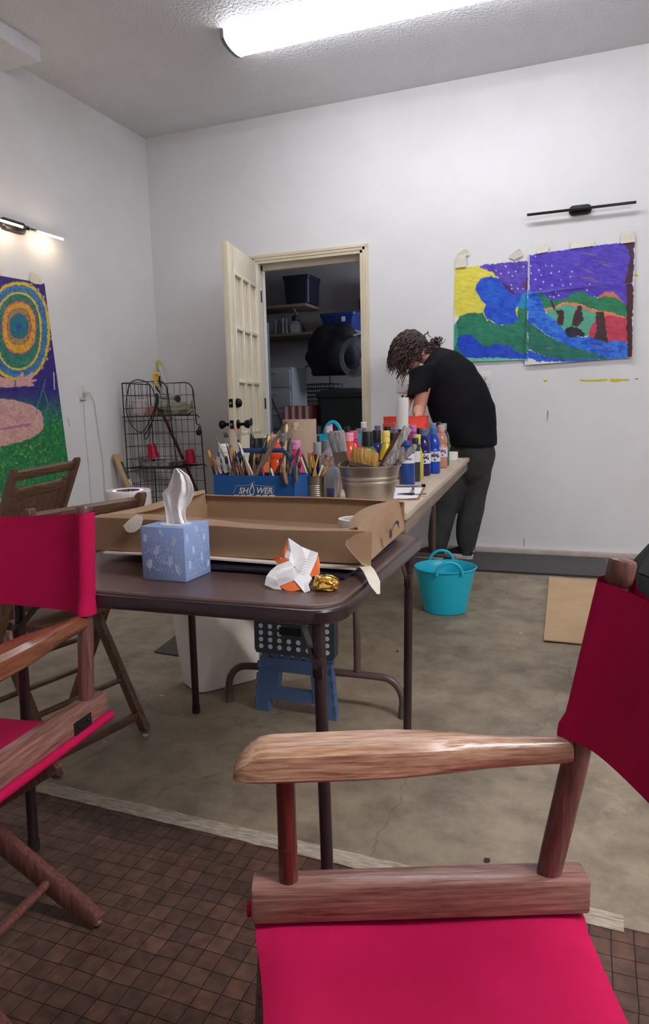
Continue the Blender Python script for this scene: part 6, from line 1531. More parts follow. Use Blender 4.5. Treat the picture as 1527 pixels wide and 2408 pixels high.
# timber offcut with a green sticker
p0, p1 = at(268, 1068, 0, XL+.02), at(310, 1165, 0, XL+.16)
dirp = (p1-p0).normalized(); pe_ = p0+dirp*((.004-p0.z)/dirp.z)
t = root('timber_board', 'short pale timber board with a green sticker leaning on the left wall beside the rack', 'board', pe_)
b = B(); b.bar(pe_+V((.016, 0, 0)), p0+V((.016, 0, 0)), .07, .018, up=(1, 0, .2), bev=.002); part('plank', b, M('pine', (196, 164, 122), .6, col2=(182, 148, 106), scale=8, stretch=(6, 6, 1)), t)
b = B(); u = (p0-pe_).normalized(); zz = V((1, 0, .2)); xx = u.cross(zz).normalized(); zz = xx.cross(u)
L_ = (p0-pe_).length; m0 = p0+V((.016, 0, 0))+zz*.0094
b.prism([m0-u*.07+xx*.004, m0-u*.07+xx*.032, m0-u*.22+xx*.032, m0-u*.22+xx*.004], zz*.0006, 0); b.prism([m0-u*.22+xx*.006, m0-u*.22+xx*.030, m0-u*.27+xx*.030, m0-u*.27+xx*.006], zz*.0006, 1)
part('sticker', b, [M('green_sticker', (36, 104, 74), .5), labw], t)
# air purifier
c0, c1 = at(253, 1155, 1, 3.6), at(341, 1158, 1, 3.6); pc_ = V(((c0.x+c1.x)/2, 3.62, 0)); pr_ = (c1.x-c0.x)/2; ph = .628
wpl = M('white_appliance', (232, 224, 218), .35)
t = root('air_purifier', 'white cylindrical air purifier with a dark display and lilac light ring by the left wall', 'air purifier', pc_)
b = B(); b.lathe(pc_, [(0, .004), (pr_*.9, .004), (pr_*.94, .012), (pr_, .03), (pr_, ph-.02), (pr_*.985, ph-.006), (pr_*.95, ph), (pr_*.70, ph-.002), (pr_*.66, ph-.012), (0, ph-.012)], 44); part('housing', b, wpl, t)
b = B(); b.lathe(pc_, [(pr_*.64, ph-.0115), (pr_*.66, ph-.006), (pr_*.56, ph-.004), (pr_*.55, ph-.0115)], 44); part('light_ring', b, M('lilac_glow', (226, 210, 240), .4, emit=(226, 190, 255), estr=2.2), t)
b = B(); b.lathe(pc_, [(0, ph-.0115), (pr_*.54, ph-.0115), (pr_*.52, ph-.002), (0, ph-.001)], 40); part('display', b, M('black_glass', (18, 18, 22), .08), t)
# ------------------------------------------------------------------ people
skin = M('skin', (214, 158, 138), .5, col2=(206, 146, 126), scale=12, sss=.08)
black_t = M('black_cotton', (20, 20, 24), .9, col2=(26, 26, 31), scale=4, bump=.3, bscale=9, spec=.2); sweat = M('charcoal_fleece', (70, 71, 70), .9, col2=(58, 58, 58), scale=5, bump=.35, bscale=8, spec=.2)
shoe_k = M('black_knit', (22, 22, 24), .8, bump=.4, bscale=200); sole_w = M('white_rubber_sole', (214, 206, 200), .6, col2=(190, 182, 176), scale=30)
hairm = M('dark_brown_hair', (52, 38, 36), .5, col2=(82, 60, 56), scale=30, spec=.6)
eyew = M('eye_white', (230, 226, 222), .2)
def ell_loft(b, secs, n=20, e=1.0):
    """secs: (centre, axis a, radius a, axis b, radius b)"""
    rs = []
    for c, a, ra, bb, rb in secs:
        a = V(a).normalized(); bb = V(bb).normalized(); ring = []
        for k in range(n):
            t_ = 2*PI*k/n; ca, sa = math.cos(t_), math.sin(t_)
            ring.append(V(c)+a*(ra*math.copysign(abs(ca)**e, ca))+bb*(rb*math.copysign(abs(sa)**e, sa)))
        rs.append(ring)
    b.rings(rs); return b
def limb(b, pts, rad, n=14):
    b.tube(smoothpath([V(p) for p in pts], 5), [rad[min(int(i//5), len(rad)-2)]*(1-(i % 5)/5)+rad[min(int(i//5)+1, len(rad)-1)]*((i % 5)/5) if i < 5*(len(pts)-1) else rad[-1] for i in range(5*(len(pts)-1)+1)], n=n)
    b.sph(V(pts[0]), rad[0]*.98, 12); b.sph(V(pts[-1]), rad[-1]*.98, 12)
def hand(b, wrist, d, palm, side, curl=.5):
    """palm, four unequal bent fingers and a side thumb; d points along the hand, palm is where the palm faces"""
    d = V(d).normalized(); palm = V(palm); palm = (palm-d*palm.dot(d)).normalized(); s = d.cross(palm).normalized()*side
    w_ = V(wrist)
    ell_loft(b, [(w_-d*.01, s, .026, palm, .019), (w_+d*.03, s, .036, palm, .016), (w_+d*.075, s, .042, palm, .015), (w_+d*.09, s, .040, palm, .012)], 14)
    for k, (off, ln) in enumerate(((.031, .070), (.0105, .080), (-.0105, .075), (-.031, .058))):
        p = w_+d*.086+s*off; pts = [p-d*.02]; a = 0
        dirn = d
        for sg, f in enumerate((.42, .33, .25)):
            a += curl*(.5+.35*sg); dirn = d*math.cos(a)+palm*math.sin(a); p2 = pts[-1]+dirn*(ln*f+(.02 if sg == 0 else 0)); pts.append(p2)
        b.tube(pts, [.0095, .009, .008, .0065], n=10)
        for q, r_ in zip(pts[1:], (.009, .0082, .0066)): b.sph(q, r_, 8)
    p = w_+d*.022+s*.026; t1 = p+(d*.55+s*.75+palm*.25)*.036; t2 = t1+(d*.85+s*.35+palm*.4)*.032; t3 = t2+(d*.9+palm*.4)*.022
    b.tube([p, t1, t2, t3], [.013, .0115, .0105, .0075], n=10)
    for q, r_ in ((t1, .0112), (t2, .0102), (t3, .0075)): b.sph(q, r_, 8)
def head(b, c, face, up, s=1.):
    face = V(face).normalized(); up = V(up); up = (up-face*up.dot(face)).normalized(); r = face.cross(up)
    rot = Matrix((r, face, up)).transposed()
    c = V(c); P = lambda x, y, z: c+(r*x+face*y+up*z)*s
    b.sph(c, (.074*s, .094*s, .098*s), 24, rot=rot)
    ell_loft(b, [(P(0, .055, .0), r, .064*s, face, .036*s), (P(0, .058, -.05), r, .054*s, face, .036*s), (P(0, .062, -.085), r, .040*s, face, .034*s), (P(0, .066, -.108), r, .024*s, face, .022*s)], 16)
    b.tube([P(0, .095, .018), P(0, .112, -.012), P(0, .118, -.03), P(0, .104, -.038)], [.007*s, .010*s, .013*s, .011*s], n=10)       # nose
    for x in (-1, 1):
        b.sph(P(x*.031, .083, .026), (.020*s, .011*s, .007*s), 10, rot=rot); b.sph(P(x*.014, .103, -.033), .007*s, 8)              # brow, nostril
        b.sph(P(x*.074, -.004, -.004), (.008*s, .019*s, .030*s), 12, rot=rot)                                                      # ear
    b.sph(P(0, .098, -.058), (.022*s, .008*s, .006*s), 10, rot=rot); b.sph(P(0, .096, -.069), (.019*s, .009*s, .006*s), 10, rot=rot)  # lips
    return P, rot
def eyes(P, rot, t, s=1.):
    for x in (-1, 1):
        b = B(); b.sph(P(x*.031, .082, .010), .0115*s, 12); c = P(x*.031, .0925, .010); b.sph(c, .004*s, 8, mi=1); part('eye', b, [eyew, M('iris_brown', (60, 40, 30), .2)], t)
def shoe(t, heel, d, lab=None, white=True):
    d = V((d[0], d[1], 0)).normalized(); s = V((-d.y, d.x, 0)); h = V(heel)
    def out(g, z, l0=0, l1=.285):
        pts = []
        for k in range(28):
            a = 2*PI*k/28; x = (l0+l1)/2+(l1-l0)/2*math.cos(a); f = (x-l0)/(l1-l0)
            wd = (.036+.016*math.sin(min(1, max(0, f))*PI*.62)**1.0)*g
            pts.append(h+d*x+s*(wd*math.copysign(abs(math.sin(a))**.75, math.sin(a))+.004*f)+V((0, 0, z+(.010*max(0, f-.75)/.25 if z > .0 else .006*max(0, f-.85)/.15))))
        return pts
    b = B(); b.rings([out(.93, 0), out(1.02, .006), out(1.06, .018, -.004), out(1.0, .034, -.004), out(.95, .036)]); part('sole', b, sole_w if white else shoe_k, t, label='thick white rubber sole' if white else None)
    b = B(); rs = []
    for x, wd, zt_ in ((.0, .024, .080), (.012, .032, .096), (.05, .036, .098), (.085, .037, .092), (.12, .040, .078), (.17, .046, .062), (.22, .047, .050), (.255, .038, .044), (.276, .018, .038)):
        c = h+d*x+V((0, 0, .030)); rs.append([c+s*(wd*math.cos(PI*k/12)*(1-.25*math.sin(PI*k/12)**3))+V((0, 0, (zt_-.030)*math.sin(PI*k/12)**.8)) for k in range(13)]+[c+s*(-wd*.8), c+s*(wd*.8)])
    b.rings(rs); up_ = part('upper', b, shoe_k, t, smooth=60)
    b = B(); b.tube([h+d*.002+V((0, 0, .05)), h-d*.004+V((0, 0, .085)), h-d*.004+V((0, 0, .105)), h+d*.008+V((0, 0, .10))], .004, n=8, ry=.008); part('heel_tab', b, M('reflective_tab', (206, 204, 202), .5), up_)
G = lambda px, py, y: at(px, py, 1, y)
MZ = .0155
t = root('person', 'person in black T-shirt and charcoal joggers bending over the far end of the work table', 'person', (-.92, 4.92, MZ))
b = B()
sx, sy, sz = V((1, 0, 0)), V((0, 1, 0)), V((0, 0, 1))
def ring_px(px, py, y, ang, hw, hd): return (G(px, py, y), V((math.cos(ang), 0, math.sin(ang))), hw*.00292, sy, hd)
ell_loft(b, [ring_px(1118, 1075, 4.95, 0, 36, .13), ring_px(1114, 1030, 4.95, .05, 44, .15), ring_px(1096, 970, 4.95, .12, 50, .14), ring_px(1070, 910, 4.95, .3, 46, .15), ring_px(1042, 870, 4.94, .5, 38, .15), ring_px(1018, 845, 4.93, .7, 22, .08)])
HC = G(968, 822, 4.90)
face = V((-.62, -.10, -.78)); hup = V((-.78, .0, .62))
limb(b, [G(1030, 856, 4.93), G(1000, 836, 4.91), HC], [.06, .058, .06])
HP, HR = head(b, HC, face, hup)
# arms: left one in view, both hands inside the bucket
bkc = rc
LSh, LEl = G(1004, 876, 4.77), G(985, 966, 4.70); LW_ = V((rc.x+.055, rc.y+.11, ZW+.275))
limb(b, [LSh, LSh.lerp(LEl, .5), LEl, LEl.lerp(LW_, .5)+V((0, 0, .012)), LW_], [.050, .048, .044, .040, .029])
hand(b, LW_, (-.15, -.55, -.82), (-.9, .2, .1), 1, .55)
RSh = G(1024, 868, 5.08); REl = V((RSh.x-.16, 4.96, 1.17)); RW_ = V((rc.x-.05, rc.y+.12, ZW+.285))
limb(b, [RSh, RSh.lerp(REl, .5), REl, REl.lerp(RW_, .5)+V((0, 0, .02)), RW_], [.058, .050, .042, .038, .028])
hand(b, RW_, (.1, -.55, -.82), (.9, .2, .1), -1, .5)
LL = [G(1092, 1062, 4.91), G(1066, 1130, 4.90), G(1047, 1190, 4.89), G(1034, 1250, 4.90), G(1028, 1300, 4.91)]; RL = [G(1132, 1062, 4.99), G(1120, 1130, 4.98), G(1110, 1190, 4.96), G(1101, 1250, 4.96), G(1098, 1298, 4.96)]
for L_ in (LL, RL): limb(b, L_+[V((L_[-1].x, L_[-1].y, .07))], [.088, .078, .060, .05, .036, .036])
for L_, d in ((LL, V((-.92, .28, 0))), (RL, V((-.94, .22, 0)))):
    a = V((L_[-1].x, L_[-1].y, .06)); limb(b, [a, a+d*.08+V((0, 0, -.008)), a+d*.14+V((0, 0, -.012))], [.030, .022, .016])
part('body', fused(b, .007, 5), skin, t, smooth=80)
eyes(HP, HR, t)
# T-shirt
b = B(); rs = []
secs = [ring_px(1115, 1048, 4.95, -.03, 54, .185), ring_px(1114, 1036, 4.95, -.02, 55, .19), ring_px(1096, 1000, 4.95, .03, 72, .195), ring_px(1087, 962, 4.95, .10, 77, .20), ring_px(1073, 920, 4.95, .22, 73, .205), ring_px(1052, 882, 4.945, .38, 66, .215), ring_px(1034, 858, 4.94, .58, 52, .205), ring_px(1020, 842, 4.935, .78, 33, .12), ring_px(1014, 836, 4.93, .85, 24, .072)]
ell_loft(b, secs, 28, .86)
SH, SE = G(1002, 868, 4.78), G(981, 928, 4.715)
ell_loft(b, [(SH+V((.06, .10, .02)), (1, .3, 0), .11, (0, 1, 0), .08), (SH+V((-.004, 0, .006)), (1, .1, .25), .106, (0, 1, -.2), .102), (SH.lerp(SE, .5), (1, 0, .25), .090, (0, 1, -.1), .085), (SE, (1, 0, .28), .078, (0, 1, -.1), .074)], 22)
SH2, SE2 = RSh+V((.01, 0, .0)), RSh.lerp(REl, .72)
ell_loft(b, [(SH2+V((.05, -.1, .02)), (1, 0, 0), .11, (0, 1, 0), .08), (SH2, (1, 0, .3), .096, (0, 1, 0), .085), (SE2, (1, 0, .5), .072, (0, 1, 0), .070)], 20)
sh = fused(b, .010, 5)
mnz = mn
for v in sh.bm.verts:
    n_1 = mnz.noise(V((v.co.x*7+v.co.z*3, v.co.y*5, v.co.z*4)))*.010+mnz.noise(V((v.co.x*16-v.co.z*9, v.co.y*11, v.co.z*9)))*.005
    v.co += V((n_1, -abs(n_1)*.6, 0))
tee = part('tshirt', sh, black_t, t, smooth=80, label='loose black T-shirt')
b = B(); b.tube([SE+V((1, 0, .28)).normalized()*(.0785*math.cos(a))+V((0, 1, -.1)).normalized()*(.0745*math.sin(a)) for a in [2*PI*k/24 for k in range(24)]], .004, n=6, closed=True); part('sleeve_hem', b, black_t, tee)
# joggers
b = B()
ell_loft(b, [ring_px(1118, 1030, 4.95, 0, 42, .155), ring_px(1116, 1062, 4.95, 0, 47, .165), ring_px(1112, 1090, 4.95, 0, 45, .155), ring_px(1109, 1115, 4.95, 0, 36, .13), ring_px(1107, 1135, 4.95, 0, 20, .08)], 22)
for L_, k in ((LL, 1), (RL, 1.0)):
    limb(b, [L_[0], L_[1], L_[2], L_[3], L_[3].lerp(L_[4], .62)], [.102, .098, .090, .084, .070])
    c = L_[3].lerp(L_[4], .62); b.tube([c+V((0, 0, .02)), c+V((0, 0, -.006)), c+V((.002, 0, -.028)), L_[4]+V((0, 0, .008))], [.066, .064, .054, .047], n=16)
jg = fused(b, .009, 5)
for v in jg.bm.verts:
    n_1 = mnz.noise(V((v.co.x*6+v.co.z*7, v.co.y*6, v.co.z*3)))*.011+mnz.noise(V((v.co.x*10, v.co.y*9, v.co.z*22)))*.006*max(0, 1-v.co.z/.4)
    v.co += V((n_1, -n_1*.5, 0))
jog = part('joggers', jg, sweat, t, smooth=80, label='charcoal joggers gathered at the ankles')
for L_ in (LL, RL):
    b = B(); b.tube([L_[4]+V((0, 0, .018)), L_[4]+V((0, 0, .006)), L_[4]+V((0, 0, -.016))], [.051, .050, .046], n=18); part('ankle_cuff', b, sweat, jog)
shoe(t, (RL[4].x+.045, RL[4].y-.012, MZ), (-.95, .20)); shoe(t, (LL[4].x+.045, LL[4].y-.010, MZ), (-.92, .26))
# curly hair: a cap over the skull and many curling locks
b = B(); tb_ = bmesh.new(); bmesh.ops.create_uvsphere(tb_, u_segments=32, v_segments=20, radius=1)
for v in tb_.verts:
    n_1 = mn.noise(v.co*3.5)*.14+mn.noise(v.co*9)*.07; v.co = V((v.co.x*.092, v.co.y*.108, v.co.z*.112))*(1+n_1)
b.merge(tb_, 0, Matrix.Translation(HP(0, -.022, .016)) @ HR.to_4x4())
rh = random.Random(21)
for k in range(560):
    # roots over the crown, back and sides of the head
    while True:
        q = V((rh.gauss(0, 1), rh.gauss(0, 1), rh.gauss(0, 1))).normalized()
        if q.y < .8 and q.z > -.5: break
    p = HP(q.x*.084, q.y*.102-.02, q.z*.106+.012); c0 = HP(0, -.015, .01); outw = (p-c0).normalized()
    L_ = rh.uniform(.07, .17)+(.03 if outw.x < -.2 else 0); r_ = rh.uniform(.003, .0055); cr_a = rh.uniform(.006, .013); ph0 = rh.uniform(0, 6.28); wn = rh.uniform(1.4, 2.6)
    pts = []; pos = p.copy(); vel = (outw*.45+V((-.35, -.05, -.25))).normalized(); n = 13
    for i in range(n):
        f = i/(n-1); vel = (vel+V((0, 0, -.30))+V((-.03, 0, 0))).normalized(); pos = pos+vel*(L_/n)
        dv = pos-c0
        if dv.length < .108: pos = c0+dv.normalized()*.108
        a = ph0+f*wn*6.28; sd = vel.cross(V((.3, 1, .2))).normalized(); sd2 = vel.cross(sd)
        pts.append(pos+(sd*math.cos(a)+sd2*math.sin(a))*cr_a*min(1, f*3))
    b.tube(pts, [r_*(1-.75*(i/(n-1))**2) for i in range(n)], n=5)
for k in range(130):   # loose curls at the nape
    f_ = rh.random(); p = G(988+40*f_+rh.uniform(-9, 6), 836-33*f_+rh.uniform(-9, 9), 4.845+.07*rh.random()+.03*f_); pts = []; ph0 = rh.uniform(0, 6); R_ = rh.uniform(.008, .018)
    for i in range(12): a = ph0+i*.62; pts.append(p+V((R_*math.cos(a)+.003*i, rh.uniform(-.002, .002), R_*math.sin(a)+.0005*i)))
    b.tube(pts, [.0038*(1-.6*i/11) for i in range(12)], n=5)
part('hair', b, hairm, t, smooth=70, label='shoulder-length dark brown curly hair')

# second person, mostly outside the frame, crouching behind the right chair
t = root('person', 'person in dark trousers crouching, cut off by the right edge behind the right director chair', 'person', (.45, 2.6, 0))
denim = M('black_denim', (40, 41, 44), .75, col2=(34, 35, 38), scale=10, bump=.2, bscale=300)
PY = 2.60; hipc = V((.305, PY, .475))
b = B()
ell_loft(b, [(hipc+V((-.03, 0, -.05)), (1, 0, .2), .13, sy, .17), (hipc+V((.06, 0, .10)), (1, 0, -.5), .12, sy, .16), (hipc+V((.22, 0, .30)), (1, 0, -.8), .12, sy, .17), (hipc+V((.38, 0, .48)), (.9, 0, -.9), .10, sy, .19), (hipc+V((.45, 0, .55)), (.9, 0, -.9), .05, sy, .08)])
hc2 = hipc+V((.565, 0, .635)); limb(b, [hipc+V((.42, 0, .52)), hc2], [.058, .056]); HP2, HR2 = head(b, hc2, (.85, 0, -.5), (.5, 0, .85))
for s in (-1, 1):
    y = PY+s*.12; k_ = V((.78, y+s*.05, .50)); an = V((.52, y+s*.03, .10)); limb(b, [hipc+V((0, s*.09, 0)), hipc.lerp(k_, .5)+V((0, s*.06, .01)), k_, k_.lerp(an, .5), an], [.10, .085, .06, .055, .038])
    limb(b, [an+V((0, 0, -.05)), an+V((.08, s*.01, -.060)), an+V((.14, s*.018, -.066))], [.026, .018, .014])
    sh_ = hipc+V((.38, s*.20, .44)); el = V((.90, PY+s*.24, .60)); wr = V((1.02, PY+s*.16, .33)); limb(b, [sh_, sh_.lerp(el, .5), el, el.lerp(wr, .5), wr], [.055, .048, .042, .036, .028]); hand(b, wr, (.2, 0, -1), (0, -s, 0), s, .5)
part('body', fused(b, .008, 5), skin, t, smooth=80); eyes(HP2, HR2, t)
b = B()
ell_loft(b, [(hipc+V((-.05, 0, -.085)), (1, 0, .1), .09, sy, .13), (hipc+V((-.045, 0, -.03)), (1, 0, .15), .152, sy, .185), (hipc+V((-.02, 0, .05)), (1, 0, -.1), .165, sy, .19), (hipc+V((.05, 0, .13)), (1, 0, -.5), .150, sy, .175), (hipc+V((.11, 0, .20)), (1, 0, -.7), .140, sy, .17), (hipc+V((.16, 0, .25)), (1, 0, -.7), .125, sy, .165)], 26)
for s in (-1, 1):
    y = PY+s*.12; k_ = V((.78, y+s*.05, .50)); an = V((.52, y+s*.03, .10)); limb(b, [hipc+V((-.02, s*.085, -.01)), hipc.lerp(k_, .5)+V((0, s*.06, .0)), k_, k_.lerp(an, .5), an+V((0, 0, .02))], [.122, .102, .078, .072, .056]); b.sph(hipc+V((-.05, s*.085, -.02)), (.145, .105, .135), 18)
tr_ = part('trousers', fused(b, .010, 5), denim, t, smooth=80, label='dark trousers with a back pocket')
b = B()
# patch pocket follows the rounded seat
dg = bpy.context.evaluated_depsgraph_get()
from mathutils.bvhtree import BVHTree
vv = [v.co+V(t.location) for v in tr_.data.vertices]; bv = BVHTree.FromPolygons(vv, [p.vertices[:] for p in tr_.data.polygons])
cen = bv.find_nearest(V((hipc.x-.12, PY-.14, hipc.z+.13)))[0]
dn_ = (cen-hipc-V((.02, .03, 0))).normalized(); ux = dn_.cross(V((0, 0, 1))).normalized(); uy = ux.cross(dn_)
grid = []
for i in range(9):
    for j in range(9):
        u, v = i/8-.5, j/8-.5; vv_ = v if v > -.3 else v+.18*abs(u)*(-.3-v)/.2
        q, nq, _, _ = bv.find_nearest(cen+ux*u*.14+uy*vv_*.15); grid.append(q+nq*.004)
vs = [b.bm.verts.new(p) for p in grid]
for i in range(8):
    for j in range(8): b.bm.faces.new((vs[i*9+j], vs[(i+1)*9+j], vs[(i+1)*9+j+1], vs[i*9+j+1]))
r_ = bmesh.ops.extrude_face_region(b.bm, geom=list(b.bm.faces)); bmesh.ops.translate(b.bm, vec=dn_*-.006, verts=[g for g in r_['geom'] if isinstance(g, bmesh.types.BMVert)])
part('back_pocket', b, M('grey_denim', (52, 54, 55), .8), tr_, smooth=60)
b = B(); ell_loft(b, [(hipc+V((.055, 0, .13)), (1, 0, -.55), .168, sy, .195), (hipc+V((.22, 0, .31)), (1, 0, -.8), .145, sy, .195), (hipc+V((.37, 0, .46)), (.9, 0, -.9), .125, sy, .215), (hipc+V((.45, 0, .55)), (.9, 0, -.9), .06, sy, .09)], 24)
for s in (-1, 1):
    sh_ = hipc+V((.38, s*.20, .44)); el = V((.90, PY+s*.24, .60)); limb(b, [sh_, sh_.lerp(el, .6)], [.082, .068])
part('tshirt', fused(b, .011, 5), black_t, t, smooth=80)
b = B(); tb_ = bmesh.new(); bmesh.ops.create_uvsphere(tb_, u_segments=32, v_segments=20, radius=1)
for v in tb_.verts:
    k_ = 1+mn.noise(v.co*4)*.10+mn.noise(v.co*11)*.06; v.co = V((v.co.x*.092, v.co.y*.108, v.co.z*.115))*k_
b.merge(tb_, 0, Matrix.Translation(HP2(0, -.030, .026)) @ HR2.to_4x4()); b.sph(HP2(0, -.075, -.04), (.07, .05, .07), 20, rot=HR2); part('hair', b, hairm, t)
for s in (-1, 1): shoe(t, (.475, PY+s*.15, .001), (1, s*.12), white=False)
# ------------------------------------------------------------------ things in the dark storeroom
pane_glow = M('added_storeroom_glow', (150, 170, 210), .5, emit=(165, 172, 190), estr=STORE_GLOW)
b = B(); b.box((-.655, 6.9, 2.2), (.01, .7, .6)); struct('added_glow_pane_1', b, pane_glow)  # unseen glowing pane, added to brighten the storeroom
grayc = M('grey_cabinet_enamel', (108, 114, 120), .45)
c = at(638, 900, 1, 6.23)
t = root('tall_cabinet', 'tall grey metal cabinet just inside the storeroom doorway', 'cabinet', (c.x-.35, 5.95, .006))
tz_ = at(625, 742, 1, 5.7).z
b = B(); b.box((c.x-.35, 5.98, tz_/2+.006), (.70, .5, tz_), bev=.006); part('cabinet_body', b, grayc, t)
b = B(); b.box((c.x-.35, 5.72, tz_/2+.006), (.68, .02, tz_-.02), bev=.004); d_ = part('cabinet_door', b, grayc, t)
b = B(); b.tube([(c.x-.06, 5.71, tz_*.5), (c.x-.06, 5.68, tz_*.5), (c.x-.06, 5.68, tz_*.6), (c.x-.06, 5.71, tz_*.6)], .006, n=8); part('handle', b, grayc, d_)
shw = M('storeroom_plank', (120, 104, 88), .7)
def S(px, py, y): return at(px, py, 1, y)
def shelf(x0, x1, y0, y1, z, lab):
    t = root('storeroom_shelf', lab, 'shelf', ((x0+x1)/2, (y0+y1)/2, z))
    b = B(); b.box(((x0+x1)/2, (y0+y1)/2, z), (x1-x0, y1-y0, .03), bev=.003); part('board', b, shw, t)
    for f in (.15, .85):
        x = x0+(x1-x0)*f; b = B(); b.bar((x, y1-.01, z-.03), (x, y1-.01, z-.26), .02, .03); b.bar((x, y1-.01, z-.24), (x, y0+.08, z-.02), .02, .02, up=(1, 0, 0)); part('bracket', b, shw, t)
zu = S(700, 722, 7.4).z; xu = S(732, 722, 7.4).x
shelf(-4.2, xu, 7.25, 7.68, zu, 'upper storeroom shelf carrying a dark storage tote')
zl2 = S(760, 786, 7.4).z
shelf(-4.2, -2.42, 7.2, 7.68, zl2, 'lower storeroom shelf carrying the blue tub and bottles')
def tote(px0, px1, pyt, y, zb, cola, lab, name='storage_tote', dep=.36, lid=True, flare=1.12):
    a0, a1 = S(px0, pyt, y), S(px1, pyt, y); cx = (a0.x+a1.x)/2; w_ = a1.x-a0.x; h_ = a0.z-zb
    t = root(name, lab, 'tote', (cx, y+dep/2, zb)); m = M('tote_%d_%d_%d' % cola, cola, .45)
    b = B(); rs = [roundrect(cx, y+dep/2, w_*g/flare, dep*g/flare, .03, zb+z, 4) for g, z in ((.9, 0), (1, .01), (flare*.96, h_-.05), (flare*.97, h_-.04))]; b.rings(rs); part('tub', b, m, t)
    b = B(); rs = [roundrect(cx, y+dep/2, w_*g, dep*g, .03, zb+z, 4) for g, z in ((1, h_-.04), (1.03, h_-.03), (1.03, h_), (.93, h_), (.9, h_-.03))]; b.rings(rs); part('lid' if lid else 'rim', b, m, t)
    return t, cx, zb+h_
tote(664, 726, 650, 7.28, zu+.016, (24, 28, 44), 'dark lidded storage tote on the upper storeroom shelf')
tt, cx, zz_ = tote(752, 833, 738, 7.22, zl2+.016, (28, 52, 116), 'blue plastic tub on the lower storeroom shelf', 'blue_tub', .4, False, 1.25)
k = S(809, 750, 7.2); b = B(); b.box((k.x, 7.185, k.z), (.04, .004, .05)); part('price_tag', b, labw, tt)
rs9 = random.Random(9)
for i, (px, h_, col, lab) in enumerate(((646, .20, (110, 110, 116), 'tall pale bottle at the left of the lower storeroom shelf'), (655, .17, (70, 74, 84), 'dark bottle second from the left on the lower storeroom shelf'), (663, .21, (140, 142, 146), 'tall pale bottle beside the dark one on the lower storeroom shelf'), (671, .20, (120, 122, 126), 'pale bottle nearest the jug on the lower storeroom shelf'))):
    p = S(px, 784, 7.30); t = root('cleaner_bottle', lab, 'bottle', (p.x, 7.34, zl2+.016), group='bottles on the storeroom shelf')
    b = B(); b.lathe((p.x, 7.34, zl2+.016), [(0, 0), (.0165, 0), (.018, .01), (.018, h_*.65), (.009, h_*.8), (.008, h_*.86)], 16); part('bottle_body', b, M('cleaner_%d' % col[0], col, .4), t)
    b = B(); b.lathe((p.x, 7.34, zl2+.016), [(.0085, h_*.86), (.010, h_), (0, h_)], 12); part('cap', b, capblk_m if False else M('cap_20_20_22', (20, 20, 22), .4), t)
p = S(690, 775, 7.30); t = root('plastic_jug', 'pale plastic jug with a dark lid on the lower storeroom shelf', 'jug', (p.x, 7.38, zl2+.016))
b = B(); b.rings([roundrect(p.x, 7.38, .11*g, .11*g, .02, zl2+.016+z, 4) for g, z in ((.95, 0), (1, .01), (1, .10), (.7, .135), (.45, .145))]); part('jug_body', b, M('jug_white', (170, 172, 170), .5), t)
b = B(); b.lathe((p.x, 7.38, zl2+.016), [(.02, .145), (.042, .147), (.045, .185), (.036, .20), (0, .20)], 18); part('lid', b, M('jug_lid', (46, 44, 48), .5), t)
p = S(784, 830, 6.95)
b = lump((p.x, 6.98, p.z), (.30, .17, .30), 3, .18, 4); b.tube([(p.x, 7.0, p.z+.2), (p.x, 7.19, p.z+.30)], .012, n=8); single('hanging_bag', b, M('navy_black_nylon', (15, 16, 24), .7), 'bulky dark bag hanging from a hook on the storeroom wall', 'bag', smooth=60)
b = B()
p = S(830, 850, 6.7)
for k in range(5): b.tube([(p.x+(.10+.012*k)*math.cos(a), 6.70+.01*k, p.z+.04+(.13+.014*k)*math.sin(a)) for a in [2*PI*q/28 for q in range(28)]], .006, n=6, closed=True)
b.tube([(p.x, 6.72, p.z+.25), (p.x, 7.19, p.z+.33)], .008, n=6)
single('coiled_cable', b, M('pale_cable', (120, 120, 124), .5), 'coil of pale cable hanging at the right in the storeroom', 'cable')
p = S(600, 750, 5.6)
# wire basket
a0, a1, a2 = S(688, 905, 7.2), S(783, 905, 7.2), S(735, 932, 7.2)
t = root('wire_basket', 'black wire basket in the middle of the storeroom', 'basket', ((a0.x+a1.x)/2, 7.35, a2.z-.05)); b = B()
for z in np.linspace(a2.z-.05, a0.z, 5):
    b.tube([(a0.x, 7.2, z), (a1.x, 7.2, z), (a1.x, 7.5, z), (a0.x, 7.5, z)], .005, n=6, closed=True)
for x in np.linspace(a0.x, a1.x, 11): b.tube([(x, 7.2, a2.z-.05), (x, 7.2, a0.z)], .004, n=5); b.tube([(x, 7.5, a2.z-.05), (x, 7.5, a0.z)], .004, n=5)
part('wire_grid', b, wire, t)
b = B(); b.tube([(a0.x+.08, 7.35, a0.z), (a0.x+.1, 7.35, a0.z+.2), (a1.x-.1, 7.35, a0.z+.2), (a1.x-.08, 7.35, a0.z)], .008, n=8); part('carry_handle', b, wire, t)
